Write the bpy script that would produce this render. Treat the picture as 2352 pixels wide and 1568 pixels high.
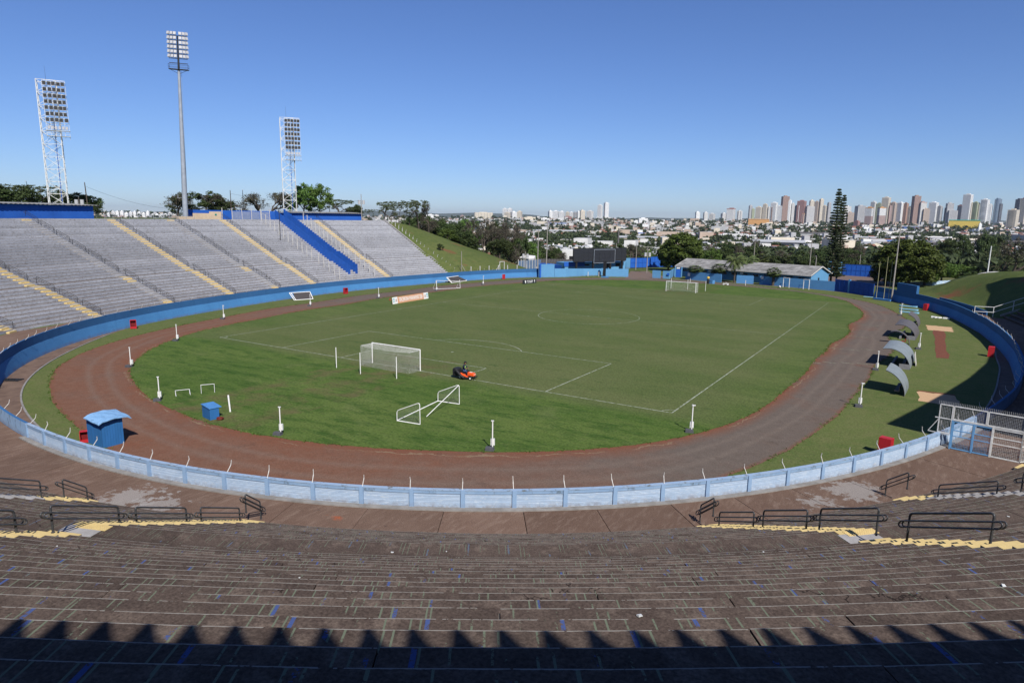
import bpy, math, random
import numpy as np
from mathutils import Matrix, Vector
random.seed(7); rng = np.random.default_rng(7)
SC = bpy.context.scene
for o in list(bpy.data.objects): bpy.data.objects.remove(o)
R_ = math.radians

# ---------------------------------------------------------------- camera, sky, sun, exposure
CAM = np.array([52.491, -110.054, 17.3825]); YAW, PITCH, ROLL, FOC = -.5592, .1813, .0130, 1540.5
_f = np.array([math.sin(YAW)*math.cos(PITCH), math.cos(YAW)*math.cos(PITCH), -math.sin(PITCH)])
_r = np.array([math.cos(YAW), -math.sin(YAW), 0.]); _u = np.cross(_r, _f)
RV = _r*math.cos(ROLL)+_u*math.sin(ROLL); UV = -_r*math.sin(ROLL)+_u*math.cos(ROLL); FV = _f
cam = bpy.data.cameras.new('camera'); camo = bpy.data.objects.new('camera', cam); SC.collection.objects.link(camo)
cam.sensor_width = 36; cam.lens = 36*FOC/2352; cam.clip_start = .1; cam.clip_end = 60000
camo.matrix_world = Matrix(((RV[0], UV[0], -FV[0], CAM[0]), (RV[1], UV[1], -FV[1], CAM[1]), (RV[2], UV[2], -FV[2], CAM[2]), (0, 0, 0, 1)))
SC.camera = camo
SUN_AZ, SUN_EL = R_(129), R_(44)
world = bpy.data.worlds.new('World'); SC.world = world; world.use_nodes = True
wn = world.node_tree; bg = wn.nodes['Background']; sky = wn.nodes.new('ShaderNodeTexSky')
sky.sky_type = 'NISHITA'; sky.sun_disc = False; sky.sun_elevation = SUN_EL; sky.sun_rotation = SUN_AZ
sky.altitude = 600; sky.air_density = 1.0; sky.dust_density = .05; sky.ozone_density = 3.5
tint = wn.nodes.new('ShaderNodeMix'); tint.data_type = 'RGBA'; tint.blend_type = 'MULTIPLY'; tint.inputs[0].default_value = 1; tint.inputs[7].default_value = (.90, 1.10, 1.58, 1)
wn.links.new(sky.outputs[0], tint.inputs[6]); wn.links.new(tint.outputs[2], bg.inputs[0]); bg.inputs[1].default_value = .054
sl = bpy.data.lights.new('sun', 'SUN'); sl.energy = 5.0; sl.angle = R_(.5); sl.color = (1, .955, .89)
so = bpy.data.objects.new('sun', sl); SC.collection.objects.link(so)
SDIR = np.array([math.sin(SUN_AZ)*math.cos(SUN_EL), math.cos(SUN_AZ)*math.cos(SUN_EL), math.sin(SUN_EL)])
so.rotation_euler = Vector(-SDIR).to_track_quat('-Z', 'Y').to_euler(); so.location = (80, -80, 60)
vs = SC.view_settings; vs.view_transform = 'Standard'; vs.look = 'None'; vs.exposure = .34; vs.gamma = 1; vs.use_curve_mapping = False
SC.render.engine = 'CYCLES'

# ---------------------------------------------------------------- survey helpers (photograph measured on a 2352 px wide grid)
def at(x, y, z=0.):                      # the point at height z seen at (x, y)
    d = FV+RV*(x-1176)/FOC-UV*(y-784)/FOC
    return CAM+d*(z-CAM[2])/d[2]
def dist_at(x, depth):                   # ground position in column x at a given depth along the view
    d = FV+RV*(x-1176)/FOC+UV*.178
    p = CAM+d*depth
    return p[:2]
def px(P):
    d = np.array(P, float)-CAM; w = d@FV
    return 1176+FOC*(d@RV)/w, 784-FOC*(d@UV)/w
def hz(xy, y):                           # height of something standing at xy whose top is seen at row y
    lo, hi = -60., 200.
    for _ in range(45):
        m = (lo+hi)/2
        if px((xy[0], xy[1], m))[1] > y: lo = m
        else: hi = m
    return lo

# ---------------------------------------------------------------- object helpers
COL = SC.collection
def tag(o, label=None, cat=None, group=None, kind=None):
    if label: o['label'] = label
    if cat: o['category'] = cat
    if group: o['group'] = group
    if kind: o['kind'] = kind
    return o
def empty(name, loc=(0, 0, 0), rz=0, **k):
    o = bpy.data.objects.new(name, None); COL.objects.link(o); o.location = loc; o.rotation_euler = (0, 0, rz)
    o.empty_display_size = .2
    return tag(o, **k)
def inst(name, me, parent=None, loc=(0, 0, 0), rz=0, sc=None, rot=None, **k):
    o = bpy.data.objects.new(name, me); COL.objects.link(o); o.parent = parent; o.location = loc
    o.rotation_euler = rot if rot else (0, 0, rz)
    if sc is not None: o.scale = sc if hasattr(sc, '__len__') else (sc,)*3
    return tag(o, **k)
def copy_tree(o, parent=None):
    c = o.copy(); COL.objects.link(c); c.parent = parent
    for ch in o.children: copy_tree(ch, c)
    return c
class MB:
    def __init__(s): s.v = []; s.f = []; s.m = []; s.uv = []; s.smooth = []
    def face(s, pts, m=0, uv=None, sm=False):
        n = len(s.v); s.v += [tuple(p) for p in pts]; s.f.append(list(range(n, n+len(pts)))); s.m.append(m)
        s.uv += uv if uv else [(0, 0)]*len(pts); s.smooth.append(sm)
    def box(s, c, d, m=0, rz=0, R=None):
        c = np.array(c, float); h = np.array(d, float)/2
        if R is None: R = np.array([[math.cos(rz), -math.sin(rz), 0], [math.sin(rz), math.cos(rz), 0], [0, 0, 1]])
        n = len(s.v)
        for k in range(8):
            q = np.array([(1 if k & 1 else -1)*h[0], (1 if k & 2 else -1)*h[1], (1 if k & 4 else -1)*h[2]])
            s.v.append(tuple(c+R@q))
        for F in ((0, 2, 3, 1), (4, 5, 7, 6), (0, 1, 5, 4), (2, 6, 7, 3), (0, 4, 6, 2), (1, 3, 7, 5)):
            s.f.append([n+i for i in F]); s.m.append(m); s.uv += [(0, 0)]*4; s.smooth.append(False)
    def beam(s, p, q, w, h=None, m=0, up=(0, 0, 1)):
        p = np.array(p, float); q = np.array(q, float); d = q-p; L = np.linalg.norm(d)
        if L < 1e-6: return
        d /= L; u = np.array(up, float)
        if abs(d@u) > .98: u = np.array([1., 0, 0])
        x = np.cross(d, u); x /= np.linalg.norm(x); z = np.cross(x, d)
        s.box((p+q)/2, (w, L, h or w), m, R=np.stack([x, d, z], 1))
    def tube(s, pts, r, n=8, m=0, cap=True):
        pts = [np.array(p, float) for p in pts]; k = len(pts)
        rs = r if hasattr(r, '__len__') else [r]*k
        b = len(s.v); X = None
        for i, p in enumerate(pts):
            d = pts[min(i+1, k-1)]-pts[max(i-1, 0)]; d /= np.linalg.norm(d)+1e-12
            if X is None:
                a = np.array([0, 0, 1.]) if abs(d[2]) < .9 else np.array([1., 0, 0])
                X = np.cross(d, a)
            else: X = X-d*(X@d)
            X /= np.linalg.norm(X)+1e-12; Y = np.cross(d, X)
            for j in range(n):
                t = 2*math.pi*j/n; s.v.append(tuple(p+rs[i]*(math.cos(t)*X+math.sin(t)*Y)))
        for i in range(k-1):
            for j in range(n):
                a = b+i*n+j; c = b+i*n+(j+1) % n
                s.f.append([a, c, c+n, a+n]); s.m.append(m); s.uv += [(0, 0)]*4; s.smooth.append(n > 5)
        if cap:
            s.face([s.v[b+j] for j in range(n)][::-1], m); s.face([s.v[b+(k-1)*n+j] for j in range(n)], m)
    def prism(s, poly, z0, z1, m=0, mt=None):
        n = len(poly)
        zz0 = z0 if hasattr(z0, '__len__') else [z0]*n; zz1 = z1 if hasattr(z1, '__len__') else [z1]*n
        lo = [(p[0], p[1], z) for p, z in zip(poly, zz0)]; hi = [(p[0], p[1], z) for p, z in zip(poly, zz1)]
        for i in range(n):
            j = (i+1) % n; s.face([lo[i], lo[j], hi[j], hi[i]], m)
        s.face(hi, m if mt is None else mt); s.face(lo[::-1], m)
    def mesh(s, name, mats):
        me = bpy.data.meshes.new(name); me.from_pydata(s.v, [], s.f)
        for a in (mats if isinstance(mats, (list, tuple)) else [mats]): me.materials.append(a)
        me.polygons.foreach_set('material_index', s.m); me.polygons.foreach_set('use_smooth', s.smooth)
        if any(u != (0, 0) for u in s.uv):
            l = me.uv_layers.new(name='UVMap'); l.data.foreach_set('uv', np.array(s.uv, 'f').ravel())
        me.update(); return me
    def obj(s, name, mats, parent=None, **k): return inst(name, s.mesh(name, mats), parent, **k)
def quads_mesh(name, V, mats, mi=None, smooth=False):   # V: (n,4,3) array
    n = len(V); me = bpy.data.meshes.new(name)
    me.vertices.add(n*4); me.vertices.foreach_set('co', V.astype('f').ravel())
    me.loops.add(n*4); me.loops.foreach_set('vertex_index', np.arange(n*4, dtype='i'))
    me.polygons.add(n); me.polygons.foreach_set('loop_start', np.arange(0, n*4, 4, dtype='i'))
    for a in (mats if isinstance(mats, (list, tuple)) else [mats]): me.materials.append(a)
    if mi is not None: me.polygons.foreach_set('material_index', np.array(mi, 'i'))
    me.update(calc_edges=True); me.validate(); return me

# ---------------------------------------------------------------- materials
def nt(name):
    m = bpy.data.materials.new(name); m.use_nodes = True; t = m.node_tree; b = t.nodes['Principled BSDF']
    b.inputs['Specular IOR Level'].default_value = .25
    return m, t, b
class G:                                  # tiny node helper
    def __init__(s, t): s.t = t
    def n(s, ty, **k):
        x = s.t.nodes.new(ty)
        for a, b in k.items(): setattr(x, a, b)
        return x
    def l(s, a, b): s.t.links.new(a, b)
    def coord(s, kind='Object'):
        return s.n('ShaderNodeTexCoord').outputs[kind]
    def mapping(s, v, sc=(1, 1, 1), rot=(0, 0, 0), loc=(0, 0, 0)):
        m = s.n('ShaderNodeMapping'); s.l(v, m.inputs[0]); m.inputs['Scale'].default_value = sc; m.inputs['Rotation'].default_value = rot; m.inputs['Location'].default_value = loc
        return m.outputs[0]
    def noise(s, v, scale, detail=4, rough=.55, out=0):
        x = s.n('ShaderNodeTexNoise'); x.inputs['Scale'].default_value = scale; x.inputs['Detail'].default_value = detail; x.inputs['Roughness'].default_value = rough
        s.l(v, x.inputs['Vector']); return x.outputs[out]
    def ramp(s, f, a, b, c0=(0, 0, 0, 1), c1=(1, 1, 1, 1)):
        x = s.n('ShaderNodeValToRGB'); e = x.color_ramp.elements; e[0].position = a; e[1].position = b; e[0].color = c0; e[1].color = c1
        s.l(f, x.inputs[0]); return x.outputs[0]
    def mix(s, f, a, b, mode='MIX'):
        x = s.n('ShaderNodeMix', data_type='RGBA', blend_type=mode)
        for i, v in ((0, f), (6, a), (7, b)):
            if hasattr(v, 'is_output') or hasattr(v, 'links'): s.l(v, x.inputs[i])
            else: x.inputs[i].default_value = v if i == 0 else (tuple(v)+(1,))[:4]
        return x.outputs[2]
    def math(s, op, a, b=0., c=0., clamp=False):
        x = s.n('ShaderNodeMath', operation=op, use_clamp=clamp)
        for i, v in enumerate((a, b, c)):
            if hasattr(v, 'links'): s.l(v, x.inputs[i])
            else: x.inputs[i].default_value = v
        return x.outputs[0]
    def sep(s, v):
        x = s.n('ShaderNodeSeparateXYZ'); s.l(v, x.inputs[0]); return x.outputs
    def bump(s, h, bsdf, strength=.3, dist=.02):
        x = s.n('ShaderNodeBump'); x.inputs['Strength'].default_value = strength; x.inputs['Distance'].default_value = dist
        s.l(h, x.inputs['Height']); s.l(x.outputs[0], bsdf.inputs['Normal'])
def paint(name, c, c2=None, rough=.7, scale=2., lo=.35, hi=.7, bump=.15, metal=0, fine=30., rnd=0., stretch=(1, 1, 1)):
    m, t, b = nt(name); g = G(t); v = g.mapping(g.coord(), stretch)
    n1 = g.noise(v, scale, 6, .65); c2 = c2 or tuple(x*.72 for x in c)
    col = g.mix(g.ramp(n1, lo, hi), c2, c)
    n2 = g.noise(v, fine, 3, .6); col = g.mix(.18, col, n2, 'SOFT_LIGHT')
    if rnd:
        oi = g.n('ShaderNodeObjectInfo'); hsv = g.n('ShaderNodeHueSaturation'); g.l(col, hsv.inputs['Color'])
        g.l(g.math('MULTIPLY_ADD', oi.outputs['Random'], 2*rnd, 1-rnd), hsv.inputs['Value']); col = hsv.outputs[0]
    g.l(col, b.inputs['Base Color']); b.inputs['Roughness'].default_value = rough; b.inputs['Metallic'].default_value = metal
    if bump: g.bump(n2, b, bump, .01)
    return m
W_ = paint('white_paint', (.78, .78, .77), (.62, .61, .58), .55, 3)
WD = paint('dirty_white', (.66, .65, .62), (.38, .36, .33), .7, 5)
LBW = paint('light_blue_wall', (.085, .24, .46), (.07, .20, .39), .75, .5, .3, .75, .2, fine=9, stretch=(1, 1, 3))
LBU = paint('upper_blue_wall', (.075, .215, .43), (.06, .175, .36), .75, .6, fine=9)
LBN = None
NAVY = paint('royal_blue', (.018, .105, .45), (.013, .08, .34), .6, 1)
BLUE2 = paint('mid_blue', (.07, .22, .48), (.055, .17, .38), .65, 2)
DGREY = paint('dark_metal', (.028, .028, .03), (.05, .05, .052), .4, 8, metal=.4)
RAIL = paint('rail_grey_paint', (.035, .036, .04), (.075, .077, .08), .38, 6, metal=.3)
GALV = paint('galvanised', (.34, .37, .41), (.25, .28, .32), .5, 1.2, metal=.15)
WSTEEL = paint('white_steel', (.66, .67, .66), (.48, .48, .46), .5, 4)
BLACK = paint('black_plastic', (.012, .012, .014), (.02, .02, .022), .55, 5)
SCREEN = paint('led_screen_face', (.028, .030, .036), (.022, .024, .028), .45, 3, fine=60)
RED = paint('red_paint', (.42, .018, .028), (.33, .018, .022), .5, 4)
YEL = paint('yellow_paint', (.60, .46, .20), (.50, .38, .17), .75, 3, rnd=.07)
LGREY = paint('pale_concrete', (.33, .32, .32), (.24, .23, .22), .85, 2, rnd=.1)
CONC = paint('grey_concrete', (.26, .25, .24), (.17, .16, .15), .9, 1.5)
ASBE = paint('weathered_roof', (.25, .25, .25), (.13, .13, .13), .9, .8, fine=6, stretch=(1, 1, 1))
SAND = paint('sand', (.50, .33, .19), (.40, .26, .15), .95, 3, fine=40)
DIRT = paint('red_dirt', (.17, .058, .03), (.11, .04, .025), .95, 2, fine=20)
WOOD = paint('bark', (.10, .08, .062), (.05, .04, .032), .9, 6, stretch=(1, 1, .3))
POLEC = paint('concrete_pole', (.30, .28, .25), (.22, .2, .18), .85, 3)
CREAM = paint('cream_plaster', (.60, .47, .33), (.50, .39, .27), .85, 1)
WIRE = paint('wire', (.03, .03, .03), None, .5, 3)
# ---------------------------------------------------------------- stadium oval: r(theta) fitted to surveyed wall points
CF = [76.7833, 0.0741, 0.6841, -13.5906, -0.382, -0.5217, 0.3955, -0.3772, 0.1626, -0.0893, -0.6808, 0.8379, -0.277]
_t = np.linspace(0, 2*math.pi, 3601)
_rr = CF[0]+sum(CF[2*k-1]*np.cos(k*_t)+CF[2*k]*np.sin(k*_t) for k in range(1, 7))
OP = np.stack([_rr*np.cos(_t), _rr*np.sin(_t)], -1); _sg = np.hypot(*np.diff(OP, axis=0).T)
OS = np.concatenate([[0], np.cumsum(_sg)]); PER = OS[-1]
_dg = np.degrees(_t); _dg = np.where(_dg > 180, _dg-360, _dg)
_rr = _rr+np.interp(_dg, [-30, -20, -10, 0, 10, 20, 32, 42, 50, 55, 60, 67, 75, 85], [0, -.5, -.9, -.8, -.6, -1., -2.8, -4.3, -4.8, -4.6, -3.3, -1.8, -.6, 0])
OP = np.stack([_rr*np.cos(_t), _rr*np.sin(_t)], -1)
_T = np.gradient(OP, axis=0); _T[0] = _T[-1] = (_T[0]+_T[-1])/2; _T /= np.hypot(*_T.T)[:, None]; ON = np.stack([_T[:, 1], -_T[:, 0]], -1)
def O(s, off=0.):
    s = s % PER; n = np.array([np.interp(s, OS, ON[:, 0]), np.interp(s, OS, ON[:, 1])]); n /= np.hypot(*n)
    return np.array([np.interp(s, OS, OP[:, 0]), np.interp(s, OS, OP[:, 1])])+n*off
def Nn(s): s = s % PER; n = np.array([np.interp(s, OS, ON[:, 0]), np.interp(s, OS, ON[:, 1])]); return n/np.hypot(*n)
def loc(x, y):
    d = np.hypot(OP[:, 0]-x, OP[:, 1]-y); i = d.argmin(); return OS[i], (np.array([x, y])-OP[i])@ON[i]
def conc_w(s):
    s = s if s > 100 else s+PER
    return float(np.interp(s, [209, 300, 309, 315, 321, 335, 360, 379, 384, 390, 397, 405, 416, 424, 433, 444, 470, 533], [3.2, 3.2, 3.4, 4.6, 6.4, 6.6, 5.2, 4.3, 3.9, 3.4, 3., 2.9, 3.15, 3.4, 3.9, 4.7, 4.7, 4.]))
TW, RH, NR = .93, .42, 35                # tread, riser, rows
TU = .893
def row_off(s, k): return conc_w(s)+.87+((k-1)*TW if k <= 11 else 11.0+(k-12)*TU)
def row_z(k): return 1.5+RH*k
def tread_w(k): return 1.70 if k == 11 else (TW if k < 11 else TU)
# ---------------------------------------------------------------- terrain
def far_z(d, a):
    z = np.interp(d, [0, 230, 300, 400, 550, 800, 1200, 2000, 3000, 4300, 6000, 12000], [0, -1, -5, -9, -13, -18, -19, -13, -3, 12, 14, -30])
    z = z+np.clip((d-600)/3000, 0, 1)*(2.5*np.sin(a*9+d/700)+2*np.sin(a*23+1))
    return z
def sstep(x, a, b): t = np.clip((x-a)/(b-a), 0, 1); return t*t*(3-2*t)
def conc_arr(s):
    s = np.where(s > 100, s, s+PER); return np.interp(s, [209, 300, 309, 315, 321, 335, 360, 379, 384, 390, 397, 405, 416, 424, 433, 444, 470, 533], [3.2, 3.2, 3.4, 4.6, 6.4, 6.6, 5.2, 4.3, 3.9, 3.4, 3., 2.9, 3.15, 3.4, 3.9, 4.7, 4.7, 4.])
def hill_w(s):                            # west/south bank present
    s = np.where(s < 33, s+PER, s); return sstep(s, 172, 209)
def ground_z(s, off, x, y):
    d = np.hypot(x-CAM[0], y-CAM[1]); a = np.arctan2(x-CAM[0], y-CAM[1]); fz = far_z(d, a)
    s2 = np.where(s < 33, s+PER, s); w = hill_w(s)
    stand = (s2 >= 209.5)
    c = 3.5
    bank = np.interp(off, [0, .3, c, c+35, 60, 130], [1.4, 1.4, 1.42, 15.9, 16., 16.])
    ce = conc_arr(s)-3.2; oo = off-ce
    bank_s = np.where(off < 37+ce, np.interp(oo, [0, c, c+10, c+33, 37], [1.3, 1.3, 4.9, 14., 15.9]), np.interp(oo, [37, 60, 130], [15.9, 16, 16]))
    hill = 2.35*np.clip(w*4, 0, 1)+w*np.interp(off, [0, 3, 36, 60, 130], [0, .3, 13.6, 14., 13.5])
    hh = np.where(stand, bank_s, hill*np.where(w > 0, 1, 0))
    # east bank beyond the covered stand
    se = np.interp(s, [33, 56, 60, 66, 72, 78, 84], [1, 1, .92, .8, .58, .22, 0])*(s >= 33)*(s < 100)
    east = 1.45*np.clip(se*3, 0, 1)+7.*se*sstep(off, 3, 16)*(1-.8*sstep(off, 24, 46))
    east = np.where(off < 3.3, 1.45*np.clip(se*3, 0, 1), east)
    hh = np.where((s >= 33) & (s < 100), east, hh)
    bl = sstep(off, 110, 330)
    wfar = np.where(stand | (w > 0) | (se > 0), bl, sstep(off, 20, 120))
    return hh*(1-wfar)+fz*wfar*np.where(wfar > 0, 1, 0)
def gz(x, y):
    s, off = loc(x, y)
    if off > 600: return float(far_z(math.hypot(x-CAM[0], y-CAM[1]), math.atan2(x-CAM[0], y-CAM[1])))
    return float(ground_z(np.array(s), np.array(off), x, y)) if off > 0 else 0.
# ground materials
def grass_mat(name, A, B, C, dirt=None, damt=(.62, .75), sc=.06, st=(1, 1, 1), rot=0):
    m, t, b = nt(name); g = G(t); co = g.coord(); v = g.mapping(co, st, (0, 0, rot))
    n1 = g.noise(v, sc, 7, .62); n2 = g.noise(v, sc*9, 6, .7); n3 = g.noise(co, 6, 4, .75)
    col = g.mix(g.ramp(n1, .36, .64), A, B); col = g.mix(g.ramp(n2, .42, .72), col, C)
    col = g.mix(.5, col, g.ramp(n3, .25, .75), 'SOFT_LIGHT')
    if dirt: col = g.mix(g.ramp(g.noise(co, .09, 5, .6), *damt), col, dirt)
    g.l(col, b.inputs['Base Color']); b.inputs['Roughness'].default_value = .95; b.inputs['Specular IOR Level'].default_value = .08
    g.bump(n3, b, .6, .03); return m
def pitch_mat():
    m, t, b = nt('pitch_grass'); g = G(t); co = g.coord(); X = g.sep(co)
    v = g.mapping(co, (1, 2.6, 1), (0, 0, R_(-12)))
    n1 = g.noise(v, .05, 7, .6); n2 = g.noise(v, .22, 6, .68); n3 = g.noise(co, 5, 4, .75); n4 = g.noise(g.mapping(co, (1, 3.2, 1), (0, 0, R_(-10)), (9, 3, 0)), .24, 7, .7)
    olive = g.mix(g.ramp(n1, .35, .62), (.070, .096, .030), (.094, .110, .042))
    olive = g.mix(g.ramp(n2, .60, .74), olive, (.036, .070, .02))
    lush = g.mix(g.ramp(n1, .4, .62), (.062, .102, .022), (.084, .120, .030))
    lush = g.mix(g.ramp(n4, .47, .66), lush, (.030, .066, .012))
    lush = g.mix(g.math('MULTIPLY', g.ramp(g.noise(co, .18, 5, .6), .56, .74), .6), lush, (.115, .135, .05))
    # the playing field is mown and dry, what lies outside its lines is lush
    ax = g.math('ABSOLUTE', X[0]); ay = g.math('ABSOLUTE', X[1])
    wob = g.math('MULTIPLY', g.math('SUBTRACT', g.noise(co, .2, 3), .5), 3.)
    my = g.math('MULTIPLY_ADD', g.math('ADD', ay, wob), .4, -.4*52.4, True); mx = g.math('MULTIPLY_ADD', g.math('ADD', ax, wob), .25, -.25*34.5, True)
    col = g.mix(g.math('MAXIMUM', my, g.math('MULTIPLY', mx, .45)), olive, lush)
    speck = g.ramp(g.noise(g.mapping(co, (1, 2.2, 1), (0, 0, R_(-12))), 1.1, 6, .75), .52, .72); col = g.mix(g.math('MULTIPLY', speck, .45), col, (.11, .125, .05)); col = g.mix(g.math('MULTIPLY', g.ramp(g.noise(g.mapping(co, (1, 3., 1), (0, 0, R_(-14))), .35, 6, .7), .56, .68), .55), col, (.036, .068, .018))
    goal = g.math('MULTIPLY', g.math('LESS_THAN', ax, 6.), g.math('GREATER_THAN', ay, 45.5))
    col = g.mix(g.math('MULTIPLY', goal, g.ramp(g.noise(co, .35, 4), .45, .7)), col, (.10, .09, .04))
    # small worn soil spots
    col = g.mix(g.math('MULTIPLY', g.ramp(g.noise(co, .45, 6, .7), .66, .80), .5), col, (.13, .12, .055))
    col = g.mix(.55, col, g.ramp(n3, .25, .75), 'SOFT_LIGHT')
    g.l(col, b.inputs['Base Color']); b.inputs['Roughness'].default_value = .95; b.inputs['Specular IOR Level'].default_value = .06
    g.bump(n3, b, .7, .03); return m
def track_mat():
    m, t, b = nt('cinder_track'); g = G(t); co = g.coord(); X = g.sep(co)
    uv = g.sep(g.coord('UV')); n1 = g.noise(co, .16, 6, .65); n2 = g.noise(co, 1.2, 5, .7); n3 = g.noise(co, 14, 4, .7)
    grey = g.mix(g.ramp(n2, .3, .7), (.100, .080, .066), (.124, .100, .084))
    brown = g.mix(g.ramp(n2, .35, .7), (.140, .066, .042), (.160, .088, .060))
    redd = g.mix(g.ramp(n2, .4, .7), (.160, .066, .038), (.135, .060, .038))
    # red soil washes over the south west bend and along both rims
    sw = g.math('MULTIPLY_ADD', g.math('ADD', g.math('MULTIPLY', X[0], .55), g.math('MULTIPLY', X[1], .9)), -.030, -1.02, True)
    f = g.math('MULTIPLY', sw, 1.2, clamp=True); f = g.math('ADD', f, g.math('MULTIPLY', g.math('SUBTRACT', n1, .5), 1.6), clamp=True)
    col = g.mix(f, grey, brown)
    rim = g.math('MAXIMUM', g.math('MULTIPLY_ADD', uv[1], -4.4, 1.35, True), g.math('MULTIPLY_ADD', uv[1], 12., -11.2, True))
    rim = g.math('MULTIPLY', rim, g.ramp(n1, .25, .5)); col = g.mix(rim, col, redd)
    col = g.mix(g.math('MULTIPLY', g.ramp(n1, .58, .7), f), col, redd)
    # pale sandy seams along the inner lane
    wheel = g.math('MAXIMUM', g.math('SUBTRACT', 1, g.math('MULTIPLY', g.math('ABSOLUTE', g.math('SUBTRACT', uv[1], g.math('MULTIPLY_ADD', g.noise(co, .03, 2), .3, .25))), 16.), 0, True), g.math('SUBTRACT', 1, g.math('MULTIPLY', g.math('ABSOLUTE', g.math('SUBTRACT', uv[1], g.math('MULTIPLY_ADD', g.noise(co, .03, 2), .3, .47))), 16.), 0, True))
    col = g.mix(g.math('MULTIPLY', wheel, .30), col, (.17, .135, .11)); col = g.mix(g.math('MULTIPLY', g.ramp(g.noise(co, .5, 5, .7), .60, .72), .45), col, (.065, .045, .036))
    seam = g.math('LESS_THAN', g.math('ABSOLUTE', g.math('SUBTRACT', uv[1], g.math('MULTIPLY_ADD', g.noise(co, .35, 4, .7), .25, .02))), .008)
    col = g.mix(g.math('MULTIPLY', seam, g.ramp(g.noise(co, .25, 3), .45, .55)), col, (.19, .13, .085))
    col = g.mix(.35, col, g.ramp(n3, .3, .7), 'SOFT_LIGHT')
    g.l(col, b.inputs['Base Color']); b.inputs['Roughness'].default_value = .95; b.inputs['Specular IOR Level'].default_value = .08
    g.bump(n3, b, .5, .02); return m
PITCHM, TRACKM = pitch_mat(), track_mat()
VERGE = grass_mat('verge_grass', (.070, .098, .028), (.092, .114, .036), (.115, .120, .048), (.20, .15, .08), (.74, .82), .08, (1, 1, 1))
HILLM = grass_mat('bank_grass', (.074, .098, .028), (.100, .115, .038), (.055, .08, .023), (.145, .062, .034), (.60, .70), .07)
def city_ground_mat():
    m, t, b = nt('city_ground'); g = G(t); co = g.coord()
    v = g.n('ShaderNodeTexVoronoi'); v.inputs['Scale'].default_value = .02; g.l(co, v.inputs['Vector'])
    c = g.mix(g.ramp(g.sep(v.outputs['Color'])[0], .45, .5), (.05, .065, .03), (.16, .13, .115))
    c = g.mix(g.ramp(g.noise(co, .004, 5), .48, .55), c, (.055, .075, .028))
    g.l(c, b.inputs['Base Color']); b.inputs['Roughness'].default_value = 1; return m
CITYG = city_ground_mat()
ROADM = paint('worn_road', (.125, .105, .092), (.15, .095, .07), .95, .5, fine=12)
# outer ground: one sheet from the perimeter wall to the horizon
SS = np.linspace(0, PER, 361)[:-1]
OFFS = np.array([-.1, .35, 1.5, 3, 4.5, 6.5, 9, 12, 15, 18, 22, 26, 30, 34, 36.9, 37.1, 42, 50, 60, 75, 95, 120, 150, 190, 240, 300, 380, 480, 600, 760, 960, 1200, 1500, 1900, 2400, 3000, 3700, 4500, 5600, 7000, 9000, 12000, 20000, 40000.])
_P = np.array([O(s) for s in SS]); _N = np.array([Nn(s) for s in SS])
for k in range(len(SS)):                  # keep far spokes evenly spread
    pass
V = []; 
for off in OFFS:
    xy = _P+_N*off; z = ground_z(SS, np.full(len(SS), off), xy[:, 0], xy[:, 1])
    if 3 < off < 100: z = z+np.where(z > 2.6, .12*np.sin(xy[:, 0]*.9)*np.cos(xy[:, 1]*.7), 0)
    if off < .3: z = z*0-.3
    V.append(np.column_stack([xy, z]))
V = np.array(V); nS = len(SS); me = bpy.data.meshes.new('ground'); fs = []; mi = []
for i in range(len(OFFS)-1):
    for j in range(nS):
        a = i*nS+j; b_ = i*nS+(j+1) % nS; fs.append((a, b_, b_+nS, a+nS)); mi.append(0 if OFFS[i] < 190 else 1)
me.from_pydata([tuple(p) for p in V.reshape(-1, 3)], [], fs); me.materials.append(HILLM); me.materials.append(CITYG)
me.polygons.foreach_set('material_index', mi); me.polygons.foreach_set('use_smooth', [True]*len(fs)); me.update()
inst('ground', me, kind='structure')
def surf(x, y):                          # where the ground is seen at (x, y)
    d = FV+RV*(x-1176)/FOC-UV*(y-784)/FOC
    for t in np.arange(120, 600, .5):
        p = CAM+d*t
        if p[2] <= gz(p[0], p[1]): return p[:2], t
    return p[:2], t
# floor of the bowl (bare concrete and soil)
mb = MB(); n = 360; ring = [O(s, -.1) for s in SS]
for j in range(n):
    a, b_ = ring[j], ring[(j+1) % n]; mb.face([(0, 0, 0), (a[0], a[1], 0), (b_[0], b_[1], 0)])
FLOORM = paint('bare_soil_and_concrete', (.17, .115, .085), (.10, .065, .05), .95, .7, fine=10)
mb.obj('stadium_floor', FLOORM, kind='structure')
def loop(pts, n=720, amp=.12, seed=0):
    p = np.array(pts); th = np.arctan2(p[:, 1], p[:, 0]); r = np.hypot(*p.T); o = np.argsort(th); th, r = th[o], r[o]
    T = np.linspace(-math.pi, math.pi, n+1)[:-1]
    thx = np.concatenate([th-2*math.pi, th, th+2*math.pi]); rx = np.tile(r, 3)
    q = np.interp(T, thx, rx); k = int(n*.022); ker = np.hanning(2*k+3)[1:-1]; ker /= ker.sum()
    q = np.convolve(np.concatenate([q[-k:], q, q[:k]]), ker, 'valid')
    g2 = np.random.default_rng(seed); nz = g2.normal(size=n); nz = nz+np.convolve(np.tile(g2.normal(size=n), 3), np.ones(9)/4, 'same')[n:2*n]
    q = q+amp*nz
    return np.stack([q*np.cos(T), q*np.sin(T)], -1)
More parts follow.
